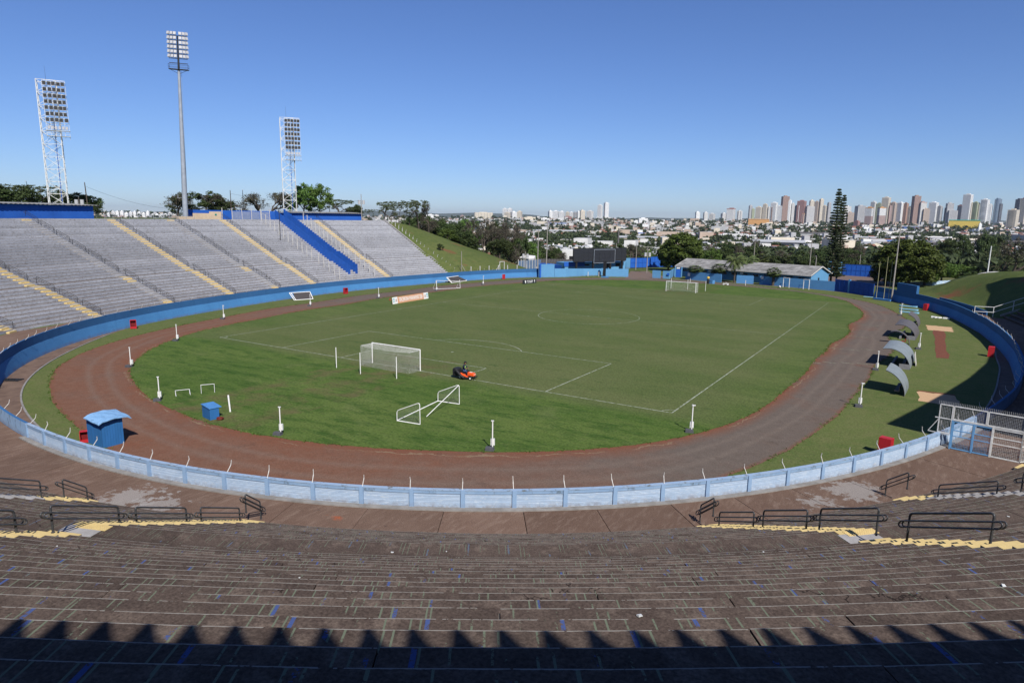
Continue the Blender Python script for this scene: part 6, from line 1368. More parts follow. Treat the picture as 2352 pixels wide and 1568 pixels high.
def limbs(mb, p, d, L, r, depth, tips, g, spread=.55, up=.15):
    p = np.array(p, float); q = p+d*L*.5+g.normal(size=3)*L*.05; e = p+d*L+g.normal(size=3)*L*.07
    mb.tube([p, q, e], [r, r*.82, r*.62], 6 if depth > 1 else 4, cap=False)
    if depth == 0: tips.append(e); return
    tips.append(e) if depth < 2 else None
    for k in range(g.integers(2, 4)+ (depth > 2)):
        nd = d+g.normal(size=3)*spread+np.array([0, 0, up]); nd /= np.linalg.norm(nd); limbs(mb, e, nd, L*g.uniform(.6, .82), r*.6, depth-1, tips, g, spread, up)
def tree_proto(kind, seed):               # unit: about 10 m tall, 10 m wide crown
    g = np.random.default_rng(seed); mb = MB(); tips = []
    if kind == 'round':
        limbs(mb, (0, 0, 0), np.array([0, 0, 1.]), 2.4, .4, 3, tips, g, .6); C = []
        for i in range(185):
            a = g.normal(size=3); a /= np.linalg.norm(a); rr = g.uniform(.72, 1.02); a[2] = abs(a[2])*1.0 if a[2] < -.8 else a[2]; C.append((a[0]*4.3*rr, a[1]*4.3*rr, 5.0+a[2]*4.4*rr))
        C += [tuple(g.uniform(-2.5, 2.5, 3)*[1, 1, .8]+[0, 0, 5.5]) for _ in range(30)]; Q = leaves(C, g.uniform(.55, 1.05, len(C)), 75, .17, .8, seed, .35)
    elif kind in ('dark', 'light'):
        limbs(mb, (0, 0, 0), np.array([0, 0, 1.]), 2.6, .3, 3, tips, g, .7); C = [np.array(t)*[1, 1, 1] for t in tips]; C = np.array(C); C = C*[1, 1, 1]
        s = np.percentile(np.abs(C[:, :2]), 88); C[:, :2] *= 3.7/s; z0, z1 = C[:, 2].min(), C[:, 2].max(); C[:, 2] = 2.6+(C[:, 2]-z0)/(z1-z0)*6.6; ex = g.normal(size=(40, 3)); ex /= np.linalg.norm(ex, axis=1)[:, None]; ex = ex*[3.9, 3.9, 3.2]*g.uniform(.5, 1, (40, 1))+[0, 0, 6.]; C = np.concatenate([C, ex]); C = C[np.hypot(C[:, 0], C[:, 1]) < 4.9]; Q = leaves(C, g.uniform(.8, 1.4, len(C)), 95 if kind == 'dark' else 75, .17, .75, seed, .2)
    elif kind == 'grey':
        limbs(mb, (0, 0, 0), np.array([0, 0, 1.]), 2.4, .3, 4, tips, g, .6, .12); C = np.array(tips); s = np.percentile(np.abs(C[:, :2]), 97); z1 = C[:, 2].max(); Q = leaves(C, .9, 9, .11, .8, seed, .1)
        V_ = np.array(mb.v); V_[:, :2] *= 4.6/s; V_[:, 2] *= 9.8/z1; mb.v = [tuple(p) for p in V_]; Q[:, :, :2] *= 4.6/s; Q[:, :, 2] *= 9.8/z1
        tw = MB(); C2 = C*[4.6/s, 4.6/s, 9.8/z1]
        for c in C2:
            for k in range(5): d = g.normal(size=3); d[2] = abs(d[2]); d /= np.linalg.norm(d); tw.beam(c, c+d*g.uniform(.5, 1.2), .03)
        n = len(mb.v); mb.v += tw.v; mb.f += [[i+n for i in f] for f in tw.f]; mb.m += tw.m; mb.uv += tw.uv; mb.smooth += tw.smooth
    elif kind == 'acacia':
        limbs(mb, (0, 0, 0), np.array([.1, 0, 1.]), 2.3, .22, 3, tips, g, .75, .05); C = np.array(tips); s = np.percentile(np.abs(C[:, :2]), 95); z1 = C[:, 2].max(); V_ = np.array(mb.v); V_[:, :2] *= 4.4/s; V_[:, 2] *= 9.0/z1; mb.v = [tuple(p) for p in V_]; C = C*[4.4/s, 4.4/s, 9./z1]; C[:, 2] += .25
        ex = np.column_stack([g.uniform(-4.3, 4.3, (60, 2)), g.uniform(7.4, 9.6, 60)]); ex = ex[np.hypot(ex[:, 0], ex[:, 1]) < 4.6]; C = np.concatenate([C, ex]); Q = leaves(C, g.uniform(.5, 1.1, len(C)), 42, .11, .38, seed, .1)
    elif kind == 'bush':
        C = [(g.uniform(-4.2, 4.2), g.uniform(-3, 3), g.uniform(.5, 8)*max(.2, 1-0)) for _ in range(110)]; C = [c for c in C if (c[0]/4.8)**2+(c[1]/3.6)**2+((c[2]-3)/6.2)**2 < 1]; limbs(mb, (0, 0, 0), np.array([0, 0, 1.]), 1.6, .2, 2, tips, g, .8); Q = leaves(C, g.uniform(.8, 1.4, len(C)), 90, .19, .85, seed, .3)
    elif kind == 'pine':                    # 10 units tall, narrow, layered whorls
        mb.tube([(0, 0, 0), (.05, 0, 5), (0, 0, 10)], [.13, .08, .02], 8); Q = []
        z = .9
        while z < 10:
            fr_ = z/10; R0 = (.08+.88*min(1, (1-fr_)/.62)**.75)*g.uniform(.72, 1.12); R0 *= .65 if .40 < fr_ < .47 else 1
            for k in range(7):
                a = 2*math.pi*(k+g.random())/7; e = np.array([math.cos(a)*R0, math.sin(a)*R0, .16*R0]); mb.beam((0, 0, z), np.array([0, 0, z])+e, .018)
                C = [np.array([0, 0, z])+e*t for t in (.3, .5, .7, .88, 1.)]; Q.append(leaves(C, .15, 24, .055, .55, int(seed+z*100+k), .1))
            z += .27*(.85+.35*g.random())
        Q = np.concatenate(Q)
    elif kind in ('fanpalm', 'palm'):
        H = 7.2 if kind == 'palm' else 6.4; mb.tube([(0, 0, 0), (.1, .05, H*.5), (0, 0, H)], [.28, .2, .22] if kind == 'palm' else [.35, .3, .3], 8); Q = []; top = np.array([0, 0, H])
        nf = 26 if kind == 'palm' else 46
        for k in range(nf):
            a = k*2.4; el = (1.25-1.9*k/nf) if kind == 'palm' else (1.35-2.4*k/nf); Lf = g.uniform(3., 3.8) if kind == 'palm' else g.uniform(1.2, 1.6)
            pts = []; p = top.copy(); e = el
            for j in range(9): pts.append(p.copy()); p = p+np.array([math.cos(a)*math.cos(e), math.sin(a)*math.cos(e), math.sin(e)])*Lf/8; e -= .19 if kind == 'palm' else .06
            pts = np.array(pts); mb.tube(pts, .03, 3, cap=False); side = np.array([-math.sin(a), math.cos(a), 0])
            if kind == 'palm':
                for j in range(1, 9):
                    for h_ in (0, .5):
                        c = pts[j-1]*(1-h_)+pts[j]*h_
                        for q in (-1, 1):
                            w = side*q*.75+np.array([0, 0, -.55])+(pts[j]-pts[j-1])*.6; b2 = (pts[j]-pts[j-1])*.42; Q.append([c, c+b2, c+b2*.5+w, c+w])
            else:
                c = pts[-1]; dr_ = (pts[-1]-pts[-2]); dr_ /= np.linalg.norm(dr_)
                for j in range(15):
                    t = (j-7)/7*1.45; w = (dr_*math.cos(t)+side*math.sin(t))*g.uniform(.95, 1.2)+np.array([0, 0, -.28*abs(math.sin(t))-.1]); n_ = np.cross(w, [0, 0, 1]); n_ /= np.linalg.norm(n_)+1e-6; Q.append([c, c+w*.5+n_*.15, c+w, c+w*.5-n_*.15])
        Q = np.array(Q)
    lf = {'round': 'round', 'dark': 'dark', 'light': 'light', 'grey': 'grey', 'acacia': 'acacia', 'bush': 'dark', 'pine': 'pine', 'palm': 'palm', 'fanpalm': 'palm'}[kind]
    return mb.mesh('trunk', WOOD), quads_mesh('crown', np.asarray(Q, 'f'), LF[lf])
PT = {}
for kd, ns in (('round', 2), ('dark', 3), ('light', 2), ('grey', 3), ('acacia', 3), ('bush', 3), ('pine', 2), ('palm', 2), ('fanpalm', 2)):
    PT[kd] = [tree_proto(kd, 11*i+hash_i) for i, hash_i in zip(range(ns), (101, 202, 303))]
def tree(x, depth, ytop, wpx, kd, lab, group=None, v=0, zb=None, name=None, sink=0.):
    p = dist_at(x, depth); z0 = (gz(*p) if zb is None else zb)-sink; h = hz(p, ytop)-z0; w = wpx/FOC*depth
    full = {'palm': 9.4, 'fanpalm': 8.0}.get(kd, 10.); cw = {'pine': 1.9, 'palm': 6.4, 'fanpalm': 4.6, 'bush': 10.4}.get(kd, 10.2)
    r = empty(name or {'pine': 'conifer', 'palm': 'palm_tree', 'fanpalm': 'palm_tree', 'bush': 'bush'}.get(kd, 'tree'), (*p, z0), random.uniform(0, 6.28), label=lab, cat={'pine': 'conifer', 'palm': 'palm', 'fanpalm': 'palm', 'bush': 'bush'}.get(kd, 'tree'), group=group)
    r.scale = (w/cw, w/cw, h/full); t, c = PT[kd][v % len(PT[kd])]; inst('trunk', t, r); inst('crown', c, r); return r
G1 = 'trees behind the far grandstand'
for (x, d, yt, w, k, lab, v) in ((-10, 185, 424, 70, 'dark', 'dark olive tree cut by the left frame edge', 0), (30, 190, 425, 70, 'acacia', 'dense flat topped tree left of the tall lattice tower, first of three', 0), (62, 188, 430, 56, 'dark', 'dark crown just left of the tall lattice tower', 1), (98, 192, 428, 62, 'acacia', 'flat topped tree seen through the tall lattice tower', 1), (128, 198, 440, 50, 'dark', 'dark tree behind the legs of the tall lattice tower', 2), (182, 180, 444, 62, 'dark', 'drooping dark tree between the lattice tower and the wooden pole', 0), (212, 186, 452, 44, 'dark', 'low dark tree right of the leaning wooden pole', 1),
                                (412, 200, 446, 48, 'grey', 'leafless twiggy tree just left of the tall pole floodlight', 0), (447, 205, 441, 72, 'dark', 'large dark green tree behind the tall pole floodlight', 2), (474, 202, 452, 60, 'grey', 'bare greyish crown right of the tall pole floodlight', 1), (506, 204, 457, 46, 'dark', 'rounded green tree above the cream wall', 0), (545, 215, 464, 44, 'grey', 'thin bare shrub tree above the slatted gates', 2), (596, 222, 450, 60, 'grey', 'spreading leafless tree left of the second lattice tower', 0), (625, 225, 448, 62, 'grey', 'second spreading leafless tree touching the second lattice tower', 1), (664, 232, 446, 44, 'acacia', 'slender tree behind the second lattice tower', 2), (700, 216, 418, 62, 'light', 'tall fresh green tree right of the second lattice tower', 0), (736, 218, 420, 62, 'light', 'tall fresh green forked tree, right one of the pair', 1), (780, 226, 461, 50, 'acacia', 'low umbrella tree above the shorter blue building', 0), (814, 236, 472, 34, 'dark', 'small dark tree by the transformer pole', 2)):
    tree(x, d, yt-(0 if k == 'light' else 4), w*(1.2 if k == 'light' else 1.6), k, lab, G1, v)
G2 = 'sparse umbrella trees on the crest of the bank'
for i, (x, d, yt, w, v) in enumerate(((885, 215, 462, 46, 0), (916, 220, 461, 46, 1), (940, 224, 459, 44, 2), (962, 222, 458, 50, 0), (985, 226, 468, 40, 1), (900, 240, 468, 50, 2), (850, 230, 480, 30, 1))):
    tree(x, d, yt, w, 'acacia' if i != 4 else 'grey', ('sparse umbrella shaped tree on the crest of the bank, number %s from the left' % ['one', 'three', 'four', 'five', 'six', 'two', 'zero'][i]) if i < 6 else 'small sparse tree left of the bank crest', G2, v)
G3 = 'dark woods behind the grass bank'
wood = [(940, 214, 492, 60), (968, 214, 488, 62), (998, 216, 496, 66), (985, 208, 508, 60), (1020, 212, 506, 60), (1046, 218, 500, 70), (1030, 206, 524, 60), (1062, 208, 520, 66), (1090, 214, 506, 70), (1080, 204, 540, 56), (1110, 206, 530, 64), (1118, 218, 504, 74), (1150, 214, 512, 70), (1140, 204, 548, 60), (1168, 204, 545, 62), (1178, 216, 520, 64), (1200, 212, 534, 60), (1196, 203, 562, 50), (1222, 214, 552, 50), (1010, 228, 494, 70), (1075, 232, 500, 80), (1140, 236, 508, 84), (1205, 232, 540, 70), (1240, 236, 556, 60), (1262, 240, 566, 50), (1285, 246, 570, 50), (1215, 222, 570, 46)]
for i, (x, d, yt, w) in enumerate(wood):
    k = ('bush', 'dark', 'bush', 'grey', 'dark', 'bush', 'light')[i % 7] if x < 1090 else ('dark', 'grey', 'bush', 'grey', 'light', 'grey', 'dark')[i % 7]
    k = 'grey' if (x, d) in ((1118, 218), (1150, 214), (1178, 216)) else k
    tree(x, d+28, yt, w, k, {'bush': 'dense dark green thicket growing behind the grass bank', 'dark': 'dark leafy tree growing in the woods behind the grass bank', 'grey': 'grey leafless tree in the woods behind the grass bank', 'light': 'brighter green tree in the woods behind the grass bank'}[k], G3, i, sink=1.)
_q, _d = surf(1010, 579); tree(1010, _d, 559, 20, 'dark', 'small round bush alone on the grass bank', v=1, name='bush')
G4 = 'trees beyond the north walls'
for i, (x, d, yt, w, k, lab) in enumerate(((1455, 262, 562, 60, 'grey', 'bare brownish tree right of the wide black screen'), (1425, 280, 560, 60, 'dark', 'dark tree above the right end of the wide black screen'), (1482, 285, 570, 60, 'light', 'green tree behind the transformer pole'), (1300, 250, 580, 44, 'grey', 'leafless tree in front of the white commercial shed'), (1275, 262, 568, 50, 'dark', 'dark tree left of the white commercial shed'),
                                (1568, 232, 533, 112, 'round', 'huge round dense green tree left of the long grey roof'), (1540, 240, 552, 60, 'round', 'left shoulder crown merging with the huge round tree'), (1640, 262, 568, 56, 'light', 'pale palm-like tree between the huge tree and the long roof'), (2098, 186, 545, 168, 'round', 'huge dark green tree at right behind the shaded wall'), (2140, 190, 580, 90, 'round', 'lower right lobe tree beside the huge dark tree at right'), (2050, 190, 600, 80, 'round', 'left lobe tree beside the huge dark tree at right'),
                                (2180, 225, 600, 90, 'light', 'bright green tree over the pale blue wall at right'), (2225, 228, 606, 90, 'light', 'second bright green tree over the pale blue wall, near the white pole'), (2250, 215, 622, 50, 'dark', 'small dark green tree left of the white street pole'), (2345, 190, 548, 120, 'grey', 'brownish feathery tree cut by the right frame edge'), (2315, 215, 570, 90, 'acacia', 'thin feathery tree left of the right frame edge'), (2000, 232, 604, 80, 'dark', 'dark tree between the conifer and the huge right tree'),
                                (1870, 240, 585, 70, 'dark', 'dark tree behind the right end of the long roof'), (1955, 250, 590, 60, 'dark', 'feathery dark tree right of the conifer'))):
    tree(x, d, yt, w, k, lab, G4, i)
for i, x in enumerate(range(1600, 2000, 24)):
    k = ('dark', 'grey', 'bush', 'dark', 'grey')[i % 5]; tree(x+random.uniform(-6, 6), 285+random.uniform(-12, 30), (561 if x < 1732 or x > 1870 else 576)+random.uniform(-6, 8), 56+random.uniform(-8, 20), k, {'dark': 'dark tree in the belt beyond the long grey roof', 'grey': 'leafless tree in the belt beyond the long grey roof', 'bush': 'dark thicket in the belt beyond the long grey roof'}[k], 'tree belt beyond the long grey roof', i)
for i, x in enumerate([1670, 1700, 1725]+[2190, 2215, 2240, 2270, 2300]):
    k = ('dark', 'dark', 'grey')[i % 3]; tree(x, 360+random.uniform(-20, 50), 552+random.uniform(-6, 8)-(16 if x > 2100 else 0), 60, k, 'distant dark tree in the hollow before the warehouses' if k == 'dark' else 'distant bare tree in the hollow before the warehouses', 'trees in the hollow before the warehouses', i)
pc = tree(1921, 188, 435, 38, 'pine', 'tall narrow columnar conifer, left and higher of the twin', 'twin conifers', 0); tree(1934, 189, 449, 34, 'pine', 'slightly shorter columnar conifer, right one of the twin', 'twin conifers', 1)
dp_at = lambda x, y: float((at(x, y)-CAM)@FV)
for (x, d, yt, w, k, v, lab) in ((1604, dp_at(1604, 644.8), 611, 44, 'fanpalm', 0, 'short fan palm before the courtyard wall, left one'), (1661, dp_at(1661, 649.3), 607, 46, 'fanpalm', 1, 'short fan palm before the courtyard wall, right one'), (1696, dp_at(1696, 652), 583, 50, 'palm', 0, 'tall drooping feather palm in front of the long roof'), (1724, 199, 584, 50, 'palm', 1, 'second tall feather palm right of the first'), (1787, dp_at(1787, 659.3), 616, 42, 'fanpalm', 0, 'fan palm standing against the shaded blue wall'), (1706, 250, 582, 36, 'fanpalm', 1, 'bright fan palm behind the long roof, left one'), (1756, 250, 585, 38, 'fanpalm', 0, 'bright fan palm behind the long roof, middle one'), (1846, 246, 589, 34, 'fanpalm', 1, 'bright fan palm behind the long roof, right one')):
    tree(x, d, yt, w, k, lab, 'palms at the north end', v)
# ---------------------------------------------------------------- the town on the far slope
def gpoint(az, d): x = CAM[0]+math.sin(az)*d; y = CAM[1]+math.cos(az)*d; return x, y, float(far_z(d, az))
TM = {n_: paint('town_'+n_, c, tuple(q*.82 for q in c), .85, .12, bump=0, fine=3) for n_, c in dict(white=(.66, .65, .62), cream=(.66, .59, .47), grey=(.42, .42, .42), terracotta=(.24, .105, .07), metal=(.42, .43, .44), dkroof=(.12, .11, .105), pink=(.42, .29, .25), brown=(.33, .21, .16), tan=(.48, .38, .30), dkglass=(.045, .055, .075), blue=(.08, .16, .38), teal=(.02, .28, .20), green=(.36, .40, .24), yellow=(.60, .45, .10), red=(.34, .16, .13), orange=(.55, .30, .12), win=(.17, .18, .20), winl=(.25, .26, .28), palewhite=(.80, .80, .78)).items()}
def house_mesh(w, l, h, rh, wm, rm, flat=False, win=True):
    mb = MB(); a, b_ = w/2, l/2
    mb.prism([(-a, -b_), (a, -b_), (a, b_), (-a, b_)], -3, h, 0)
    if flat: mb.prism([(-a-.2, -b_-.2), (a+.2, -b_-.2), (a+.2, b_+.2), (-a-.2, b_+.2)], h, h+.5, 0, 1); mb.box((a*.3, b_*.2, h+1.2), (2, 2, 1.6), 0)
    else:
        e = .6; mb.face([(-a-e, -b_-e, h), (a+e, -b_-e, h), (a+e, 0, h+rh), (-a-e, 0, h+rh)], 1); mb.face([(a+e, b_+e, h), (-a-e, b_+e, h), (-a-e, 0, h+rh), (a+e, 0, h+rh)], 1)
        for q in (-1, 1): mb.face([(q*a, -b_, h), (q*a, b_, h), (q*a, 0, h+rh)], 0)
    if win:
        for q in (-1, 1):
            for i in range(max(1, int(w/4))): mb.box((-a+2+i*4, q*(b_+.02), h*.55), (1.3, .1, 1.2), 2)
            for i in range(max(1, int(l/4))): mb.box((q*(a+.02), -b_+2+i*4, h*.55), (.1, 1.3, 1.2), 2)
    return mb.mesh('house', [TM[wm], TM[rm], TM['win']])
HM = [house_mesh(11, 9, 3.4, 1.9, 'white', 'terracotta'), house_mesh(9, 8, 3.2, 1.6, 'cream', 'terracotta'), house_mesh(12, 10, 6.2, 1.5, 'white', 'metal'), house_mesh(10, 9, 3.3, 1.5, 'grey', 'dkroof'), house_mesh(13, 9, 6.4, 0, 'white', 'metal', True), house_mesh(9, 12, 3.3, 1.8, 'tan', 'terracotta'), house_mesh(22, 14, 5.5, 1.6, 'grey', 'metal'), house_mesh(10, 8, 6.4, 0, 'cream', 'grey', True), house_mesh(26, 16, 6, 1.8, 'white', 'grey'), house_mesh(9, 9, 3.4, 1.7, 'pink', 'terracotta')]
HD = ['white walled house with a terracotta roof', 'cream house with a terracotta roof', 'two storey white house with a light metal roof', 'grey house with a dark roof', 'white flat roofed two storey building', 'tan house with a terracotta roof', 'grey shed with a light metal roof', 'cream flat roofed two storey building', 'white industrial shed with a grey roof', 'pink house with a terracotta roof']
g = np.random.default_rng(5); cand = []
while len(cand) < 14000:
    az = g.uniform(R_(-73), R_(11)); d = 410*math.exp(g.random()*math.log(4700/410))
    if d < 800 and az < R_(-36): continue
    cand.append((d, az))
cand.sort(); used = []
keep = []
occ = set()
for d, az in cand:
    x, y, z = gpoint(az, d); sp = 13+d*.0058; key = (int(x/sp), int(y/sp), int(d/900))
    if key in occ: continue
    if math.sin(x*.006+1)*math.sin(y*.005)+.35*math.sin(x*.021)*math.cos(y*.018) > .62 and d < 2500: continue   # green hollows stay open
    u, vv = px((x, y, z))
    if d < 900 and 1370 < u < 1560 and 532 < vv < 575: continue
    occ.add(key); keep.append((d, az, x, y, z))
for i, (d, az, x, y, z) in enumerate(keep[:280]):
    k = int(g.choice(10, p=[.22, .14, .1, .07, .1, .1, .08, .07, .05, .07])); s = 1.0+.15*g.random()
    inst('house', HM[k], None, (x, y, z), rz=R_(28)+(math.pi/2)*int(g.integers(0, 4))+g.normal()*.06, sc=s, label=HD[k]+' in the valley suburb beyond the stadium', cat='house', group='houses in the valley suburb')
# the remaining thousands read as one mass
wallc = ['white', 'tan', 'cream', 'grey', 'palewhite', 'white', 'grey']; roofc = ['terracotta', 'terracotta', 'terracotta', 'grey', 'grey', 'dkroof', 'metal', 'terracotta']; names = ['white', 'cream', 'grey', 'palewhite', 'tan', 'pink', 'terracotta', 'metal', 'dkroof', 'win', 'blue']; ix = {n_: i for i, n_ in enumerate(names)}
Q, M = [], []
for (d, az, x, y, z) in keep[280:]:
    big = g.random() < .07; sc = 1+d/9000; w, l = (g.uniform(8, 14)*sc, g.uniform(7, 11)*sc) if not big else (g.uniform(20, 48), g.uniform(14, 26)); h = g.uniform(3, 5.5) if not big else g.uniform(5, 9); h += (g.random() < .09)*g.uniform(3, 8)*(1+d/4500); flat = h > 6 or g.random() < .22
    th = R_(28)+(g.integers(0, 2))*math.pi/2+g.normal()*.07+.35*math.sin(x*.0012); c_, s_ = math.cos(th), math.sin(th); a, b_ = w/2, l/2
    f = lambda u, v, zz: (x+u*c_-v*s_, y+u*s_+v*c_, z+zz); wm = ix[wallc[g.integers(0, 7)]]; rm = ix[roofc[g.integers(0, 8)]]
    if flat and rm == ix['terracotta']: rm = ix['metal' if g.random() < .6 else 'grey']
    if g.random() < .012: rm = ix['blue']
    K = [(-a, -b_), (a, -b_), (a, b_), (-a, b_)]
    for i in range(4): j = (i+1) % 4; Q.append([f(*K[i], -4), f(*K[j], -4), f(*K[j], h), f(*K[i], h)]); M.append(wm)
    if flat: Q.append([f(*K[0], h), f(*K[1], h), f(*K[2], h), f(*K[3], h)]); M.append(rm)
    else:
        e = .5; r = h+l*.19; Q.append([f(-a-e, -b_-e, h), f(a+e, -b_-e, h), f(a+e, 0, r), f(-a-e, 0, r)]); Q.append([f(a+e, b_+e, h), f(-a-e, b_+e, h), f(-a-e, 0, r), f(a+e, 0, r)]); M += [rm, rm]
        for q in (-1, 1): Q.append([f(q*a, -b_, h), f(q*a, b_, h), f(q*a, .2, r-.2), f(q*a, -.2, r-.2)]); M.append(wm)
    if g.random() < .5:
        for q in (-1, 1):
            hh = h*.5; Q.append([f(-a*.7, q*(b_+.1), hh-.5), f(a*.7, q*(b_+.1), hh-.5), f(a*.7, q*(b_+.1), hh+.5), f(-a*.7, q*(b_+.1), hh+.5)]); M.append(ix['win'])
inst('distant_suburb', quads_mesh('distant_suburb', np.array(Q, 'f'), [TM[n_] for n_ in names], M), label='countless small houses covering the far slopes', cat='suburb', kind='stuff')
# street trees and woods of the town, one mass of leaf tufts
Q = []
for i in range(9000):
    az = g.uniform(R_(-73), R_(11)); d = 380*math.exp(g.random()*math.log(4600/380)); x, y, z = gpoint(az, d)
    if d < 800 and az < R_(-36): continue
    green = math.sin(x*.006+1)*math.sin(y*.005)+.35*math.sin(x*.021)*math.cos(y*.018) > .55
    if not green and g.random() < .25: continue
    r = g.uniform(2.6, 5.2)*(1+d/3500)*(1.25 if green else 1); nl = 46 if d < 1200 else 22
    C = np.array([[x, y, z+r*.9]])+g.normal(size=(4, 3))*[r*.45, r*.45, r*.28]; Q.append(leaves(C, r*.62, nl//2, r*.24, .8, i, .3))
inst('distant_trees', quads_mesh('distant_trees', np.concatenate(Q), leafmat('leaf_distant', (.042, .062, .026), (.060, .082, .032), (.078, .100, .042))), label='street trees and groves scattered over the far slopes', cat='trees', kind='stuff')
# ---- towers of the skyline: (x0, x1, top, base, wall, style)
def D1_(a, b_, t, s): return (1676.3+.1809*a, 1676.3+.1809*b_, 399.7+.1809*t, 399.7+.1809*s)
def D2_(a, b_, t, s): return (1998.7+.1809*a, 1998.7+.1809*b_, 399.7+.1809*t, 399.7+.1809*s)
def D3_(a, b_, t, s): return (1225+.2193*a, 1225+.2193*b_, 419.1+.2193*t, 419.1+.2193*s)
def D4_(a, b_, t, s): return (838.2+.2193*a, 838.2+.2193*b_, 419.1+.2193*t, 419.1+.2193*s)
T1 = [(D1_(0,60,440,560),'white','v','red'),(D1_(90,150,470,515),'white','h',0),(D1_(228,275,402,512),'grey','v',0),(D1_(262,305,445,512),'green','h',0),(D1_(317,400,420,510),'cream','v',0),(D1_(405,465,385,520),'cream','v',0),(D1_(467,505,420,510),'white','h',0),(D1_(505,590,365,500),'palewhite','v',0),(D1_(503,560,420,525),'brown','v',0),(D1_(580,672,405,515),'palewhite','g',0),(D1_(632,732,285,480),'brown','v',0),(D1_(697,765,333,500),'palewhite','n',0),(D1_(765,805,375,500),'white','h',0),(D1_(838,950,342,490),'red','v',0),(D1_(842,910,400,495),'palewhite','h',0),(D1_(808,842,405,480),'dkglass','n',0),(D1_(932,1058,410,545),'grey','n',0),(D1_(990,1050,338,470),'cream','v',0),(D1_(1052,1115,352,505),'tan','h',0),(D1_(1115,1168,320,500),'cream','v',0),(D1_(1160,1215,405,480),'cream','h',0),(D1_(1220,1265,365,480),'grey','v',0),(D1_(885,988,500,625),'tan','v','orange'),(D1_(1425,1520,412,500),'white','g',0),(D1_(1475,1565,490,645),'tan','h',0),(D1_(1578,1705,405,500),'grey','h',0),(D1_(1710,1805,428,665),'salmon','s','orange'),(D1_(1865,1962,428,650),'salmon','s','orange'),(D1_(1770,1835,355,460),'white','v',0),(D1_(1907,2008,300,470),'cream','v',0),(D1_(1580,1650,595,680),'red','h',0),(D1_(2010,2100,365,540),'tan','v',0),(D1_(1990,2080,400,548),'pink','h',0),
      (D1_(410,600,625,690),'cream','h',0),(D1_(600,690,640,690),'palewhite','v',0),(D1_(700,860,635,680),'white','v',0)]
T2 = [(D2_(60,125,375,560),'green','h',0),(D2_(240,310,365,500),'tan','v',0),(D2_(322,400,365,500),'palewhite','v',0),(D2_(400,460,372,500),'brown','n',0),(D2_(460,505,420,515),'cream','v',0),(D2_(505,603,280,510),'brown','v',0),(D2_(595,685,358,525),'white','v','pink'),(D2_(640,755,445,545),'tan','h',0),(D2_(728,835,362,505),'palewhite','v',0),(D2_(830,895,410,545),'grey','h',0),(D2_(940,1030,372,470),'grey','g',0),(D2_(930,985,430,500),'dkglass','h',0),(D2_(950,1085,465,525),'grey','h',0),(D2_(1090,1150,400,540),'dkglass','h','red'),(D2_(1150,1258,262,550),'palewhite','v','white'),(D2_(1245,1290,370,520),'cream','v',0),(D2_(1272,1350,362,570),'green','b',0),(D2_(1350,1385,385,540),'cream','h',0),(D2_(1378,1475,325,570),'palewhite','b',0),(D2_(1475,1525,390,510),'palewhite','n',0),(D2_(1543,1638,318,500),'glass','c',0),(D2_(1562,1645,378,550),'dkglass','v',0),(D2_(1740,1865,455,690),'cream','b',0),(D2_(1815,1880,322,520),'dkglass','h',0),(D2_(1880,1960,312,515),'cream','v','red'),(D2_(1385,1420,630,755),'palewhite','n',0)]
T3 = [(D3_(152,200,300,375),'palewhite','v',0),(D3_(203,265,300,375),'palewhite','v',0),(D3_(268,325,305,375),'palewhite','v',0),(D3_(335,375,312,365),'cream','v',0),(D3_(378,415,312,365),'palewhite','v',0),(D3_(415,450,312,370),'grey','v',0),(D3_(452,490,305,370),'palewhite','v',0),(D3_(480,540,295,350),'cream','v',0),(D3_(555,625,300,350),'white','g',0),(D3_(668,720,238,362),'palewhite','v','white'),(D3_(732,785,214,362),'palewhite','v','white'),(D3_(1050,1110,400,435),'palewhite','g',0),(D3_(1100,1200,375,435),'palewhite','g',0),(D3_(1200,1340,410,440),'white','g',0),(D3_(1690,1740,310,365),'palewhite','g',0),(D3_(1775,1825,315,362),'white','v',0),(D3_(1835,1900,328,365),'white','h',0),(D3_(1960,2020,325,375),'white','h',0),(D3_(2018,2108,275,345),'palewhite','v','red'),(D3_(2130,2180,300,345),'white','h',0),(D3_(530,585,445,485),'palewhite','g',0),(D3_(70,170,375,410),'palewhite','g',0),(D3_(640,870,365,390),'metal','n',0),(D3_(325,400,355,400),'red','h',0)]
T4 = [(D4_(1140,1345,315,350),'cream','v',0),(D4_(1440,1490,275,372),'palewhite','v','white'),(D4_(1492,1545,275,372),'palewhite','v','white'),(D4_(1460,1520,315,380),'cream','v',0),(D4_(1522,1590,310,380),'palewhite','v',0),(D4_(1592,1648,305,380),'cream','v',0),(D4_(1550,1650,378,410),'grey','h',0),(D4_(1660,1790,362,405),'cream','g',0),(D4_(1832,1930,375,410),'white','g',0),(D4_(1000,1040,345,390),'pink','h',0),(D4_(590,650,335,365),'palewhite','g',0),(D4_(655,720,335,370),'palewhite','g',0),(D4_(725,775,340,365),'white','g',0)]
g = np.random.default_rng(12)
for k in range(15):                         # the white cluster in the slot between the blue building and the pole
    x = 248+k*10.; T4.append(((x, x+8.+g.uniform(-1, 1.5), 484.5+g.uniform(0, 5)+(3 if k > 9 else 0), 500.), 'palewhite', 'g', 0))
TM['salmon'] = TM['pink']; TM['glass'] = paint('town_mirror_glass', (.30, .36, .42), (.20, .25, .30), .2, .2, bump=0, metal=.5)
WN = {'v': 'striped', 'h': 'banded', 'g': 'gridded', 'n': 'blank walled', 's': 'half white', 'b': 'balconied', 'c': 'cylindrical'}
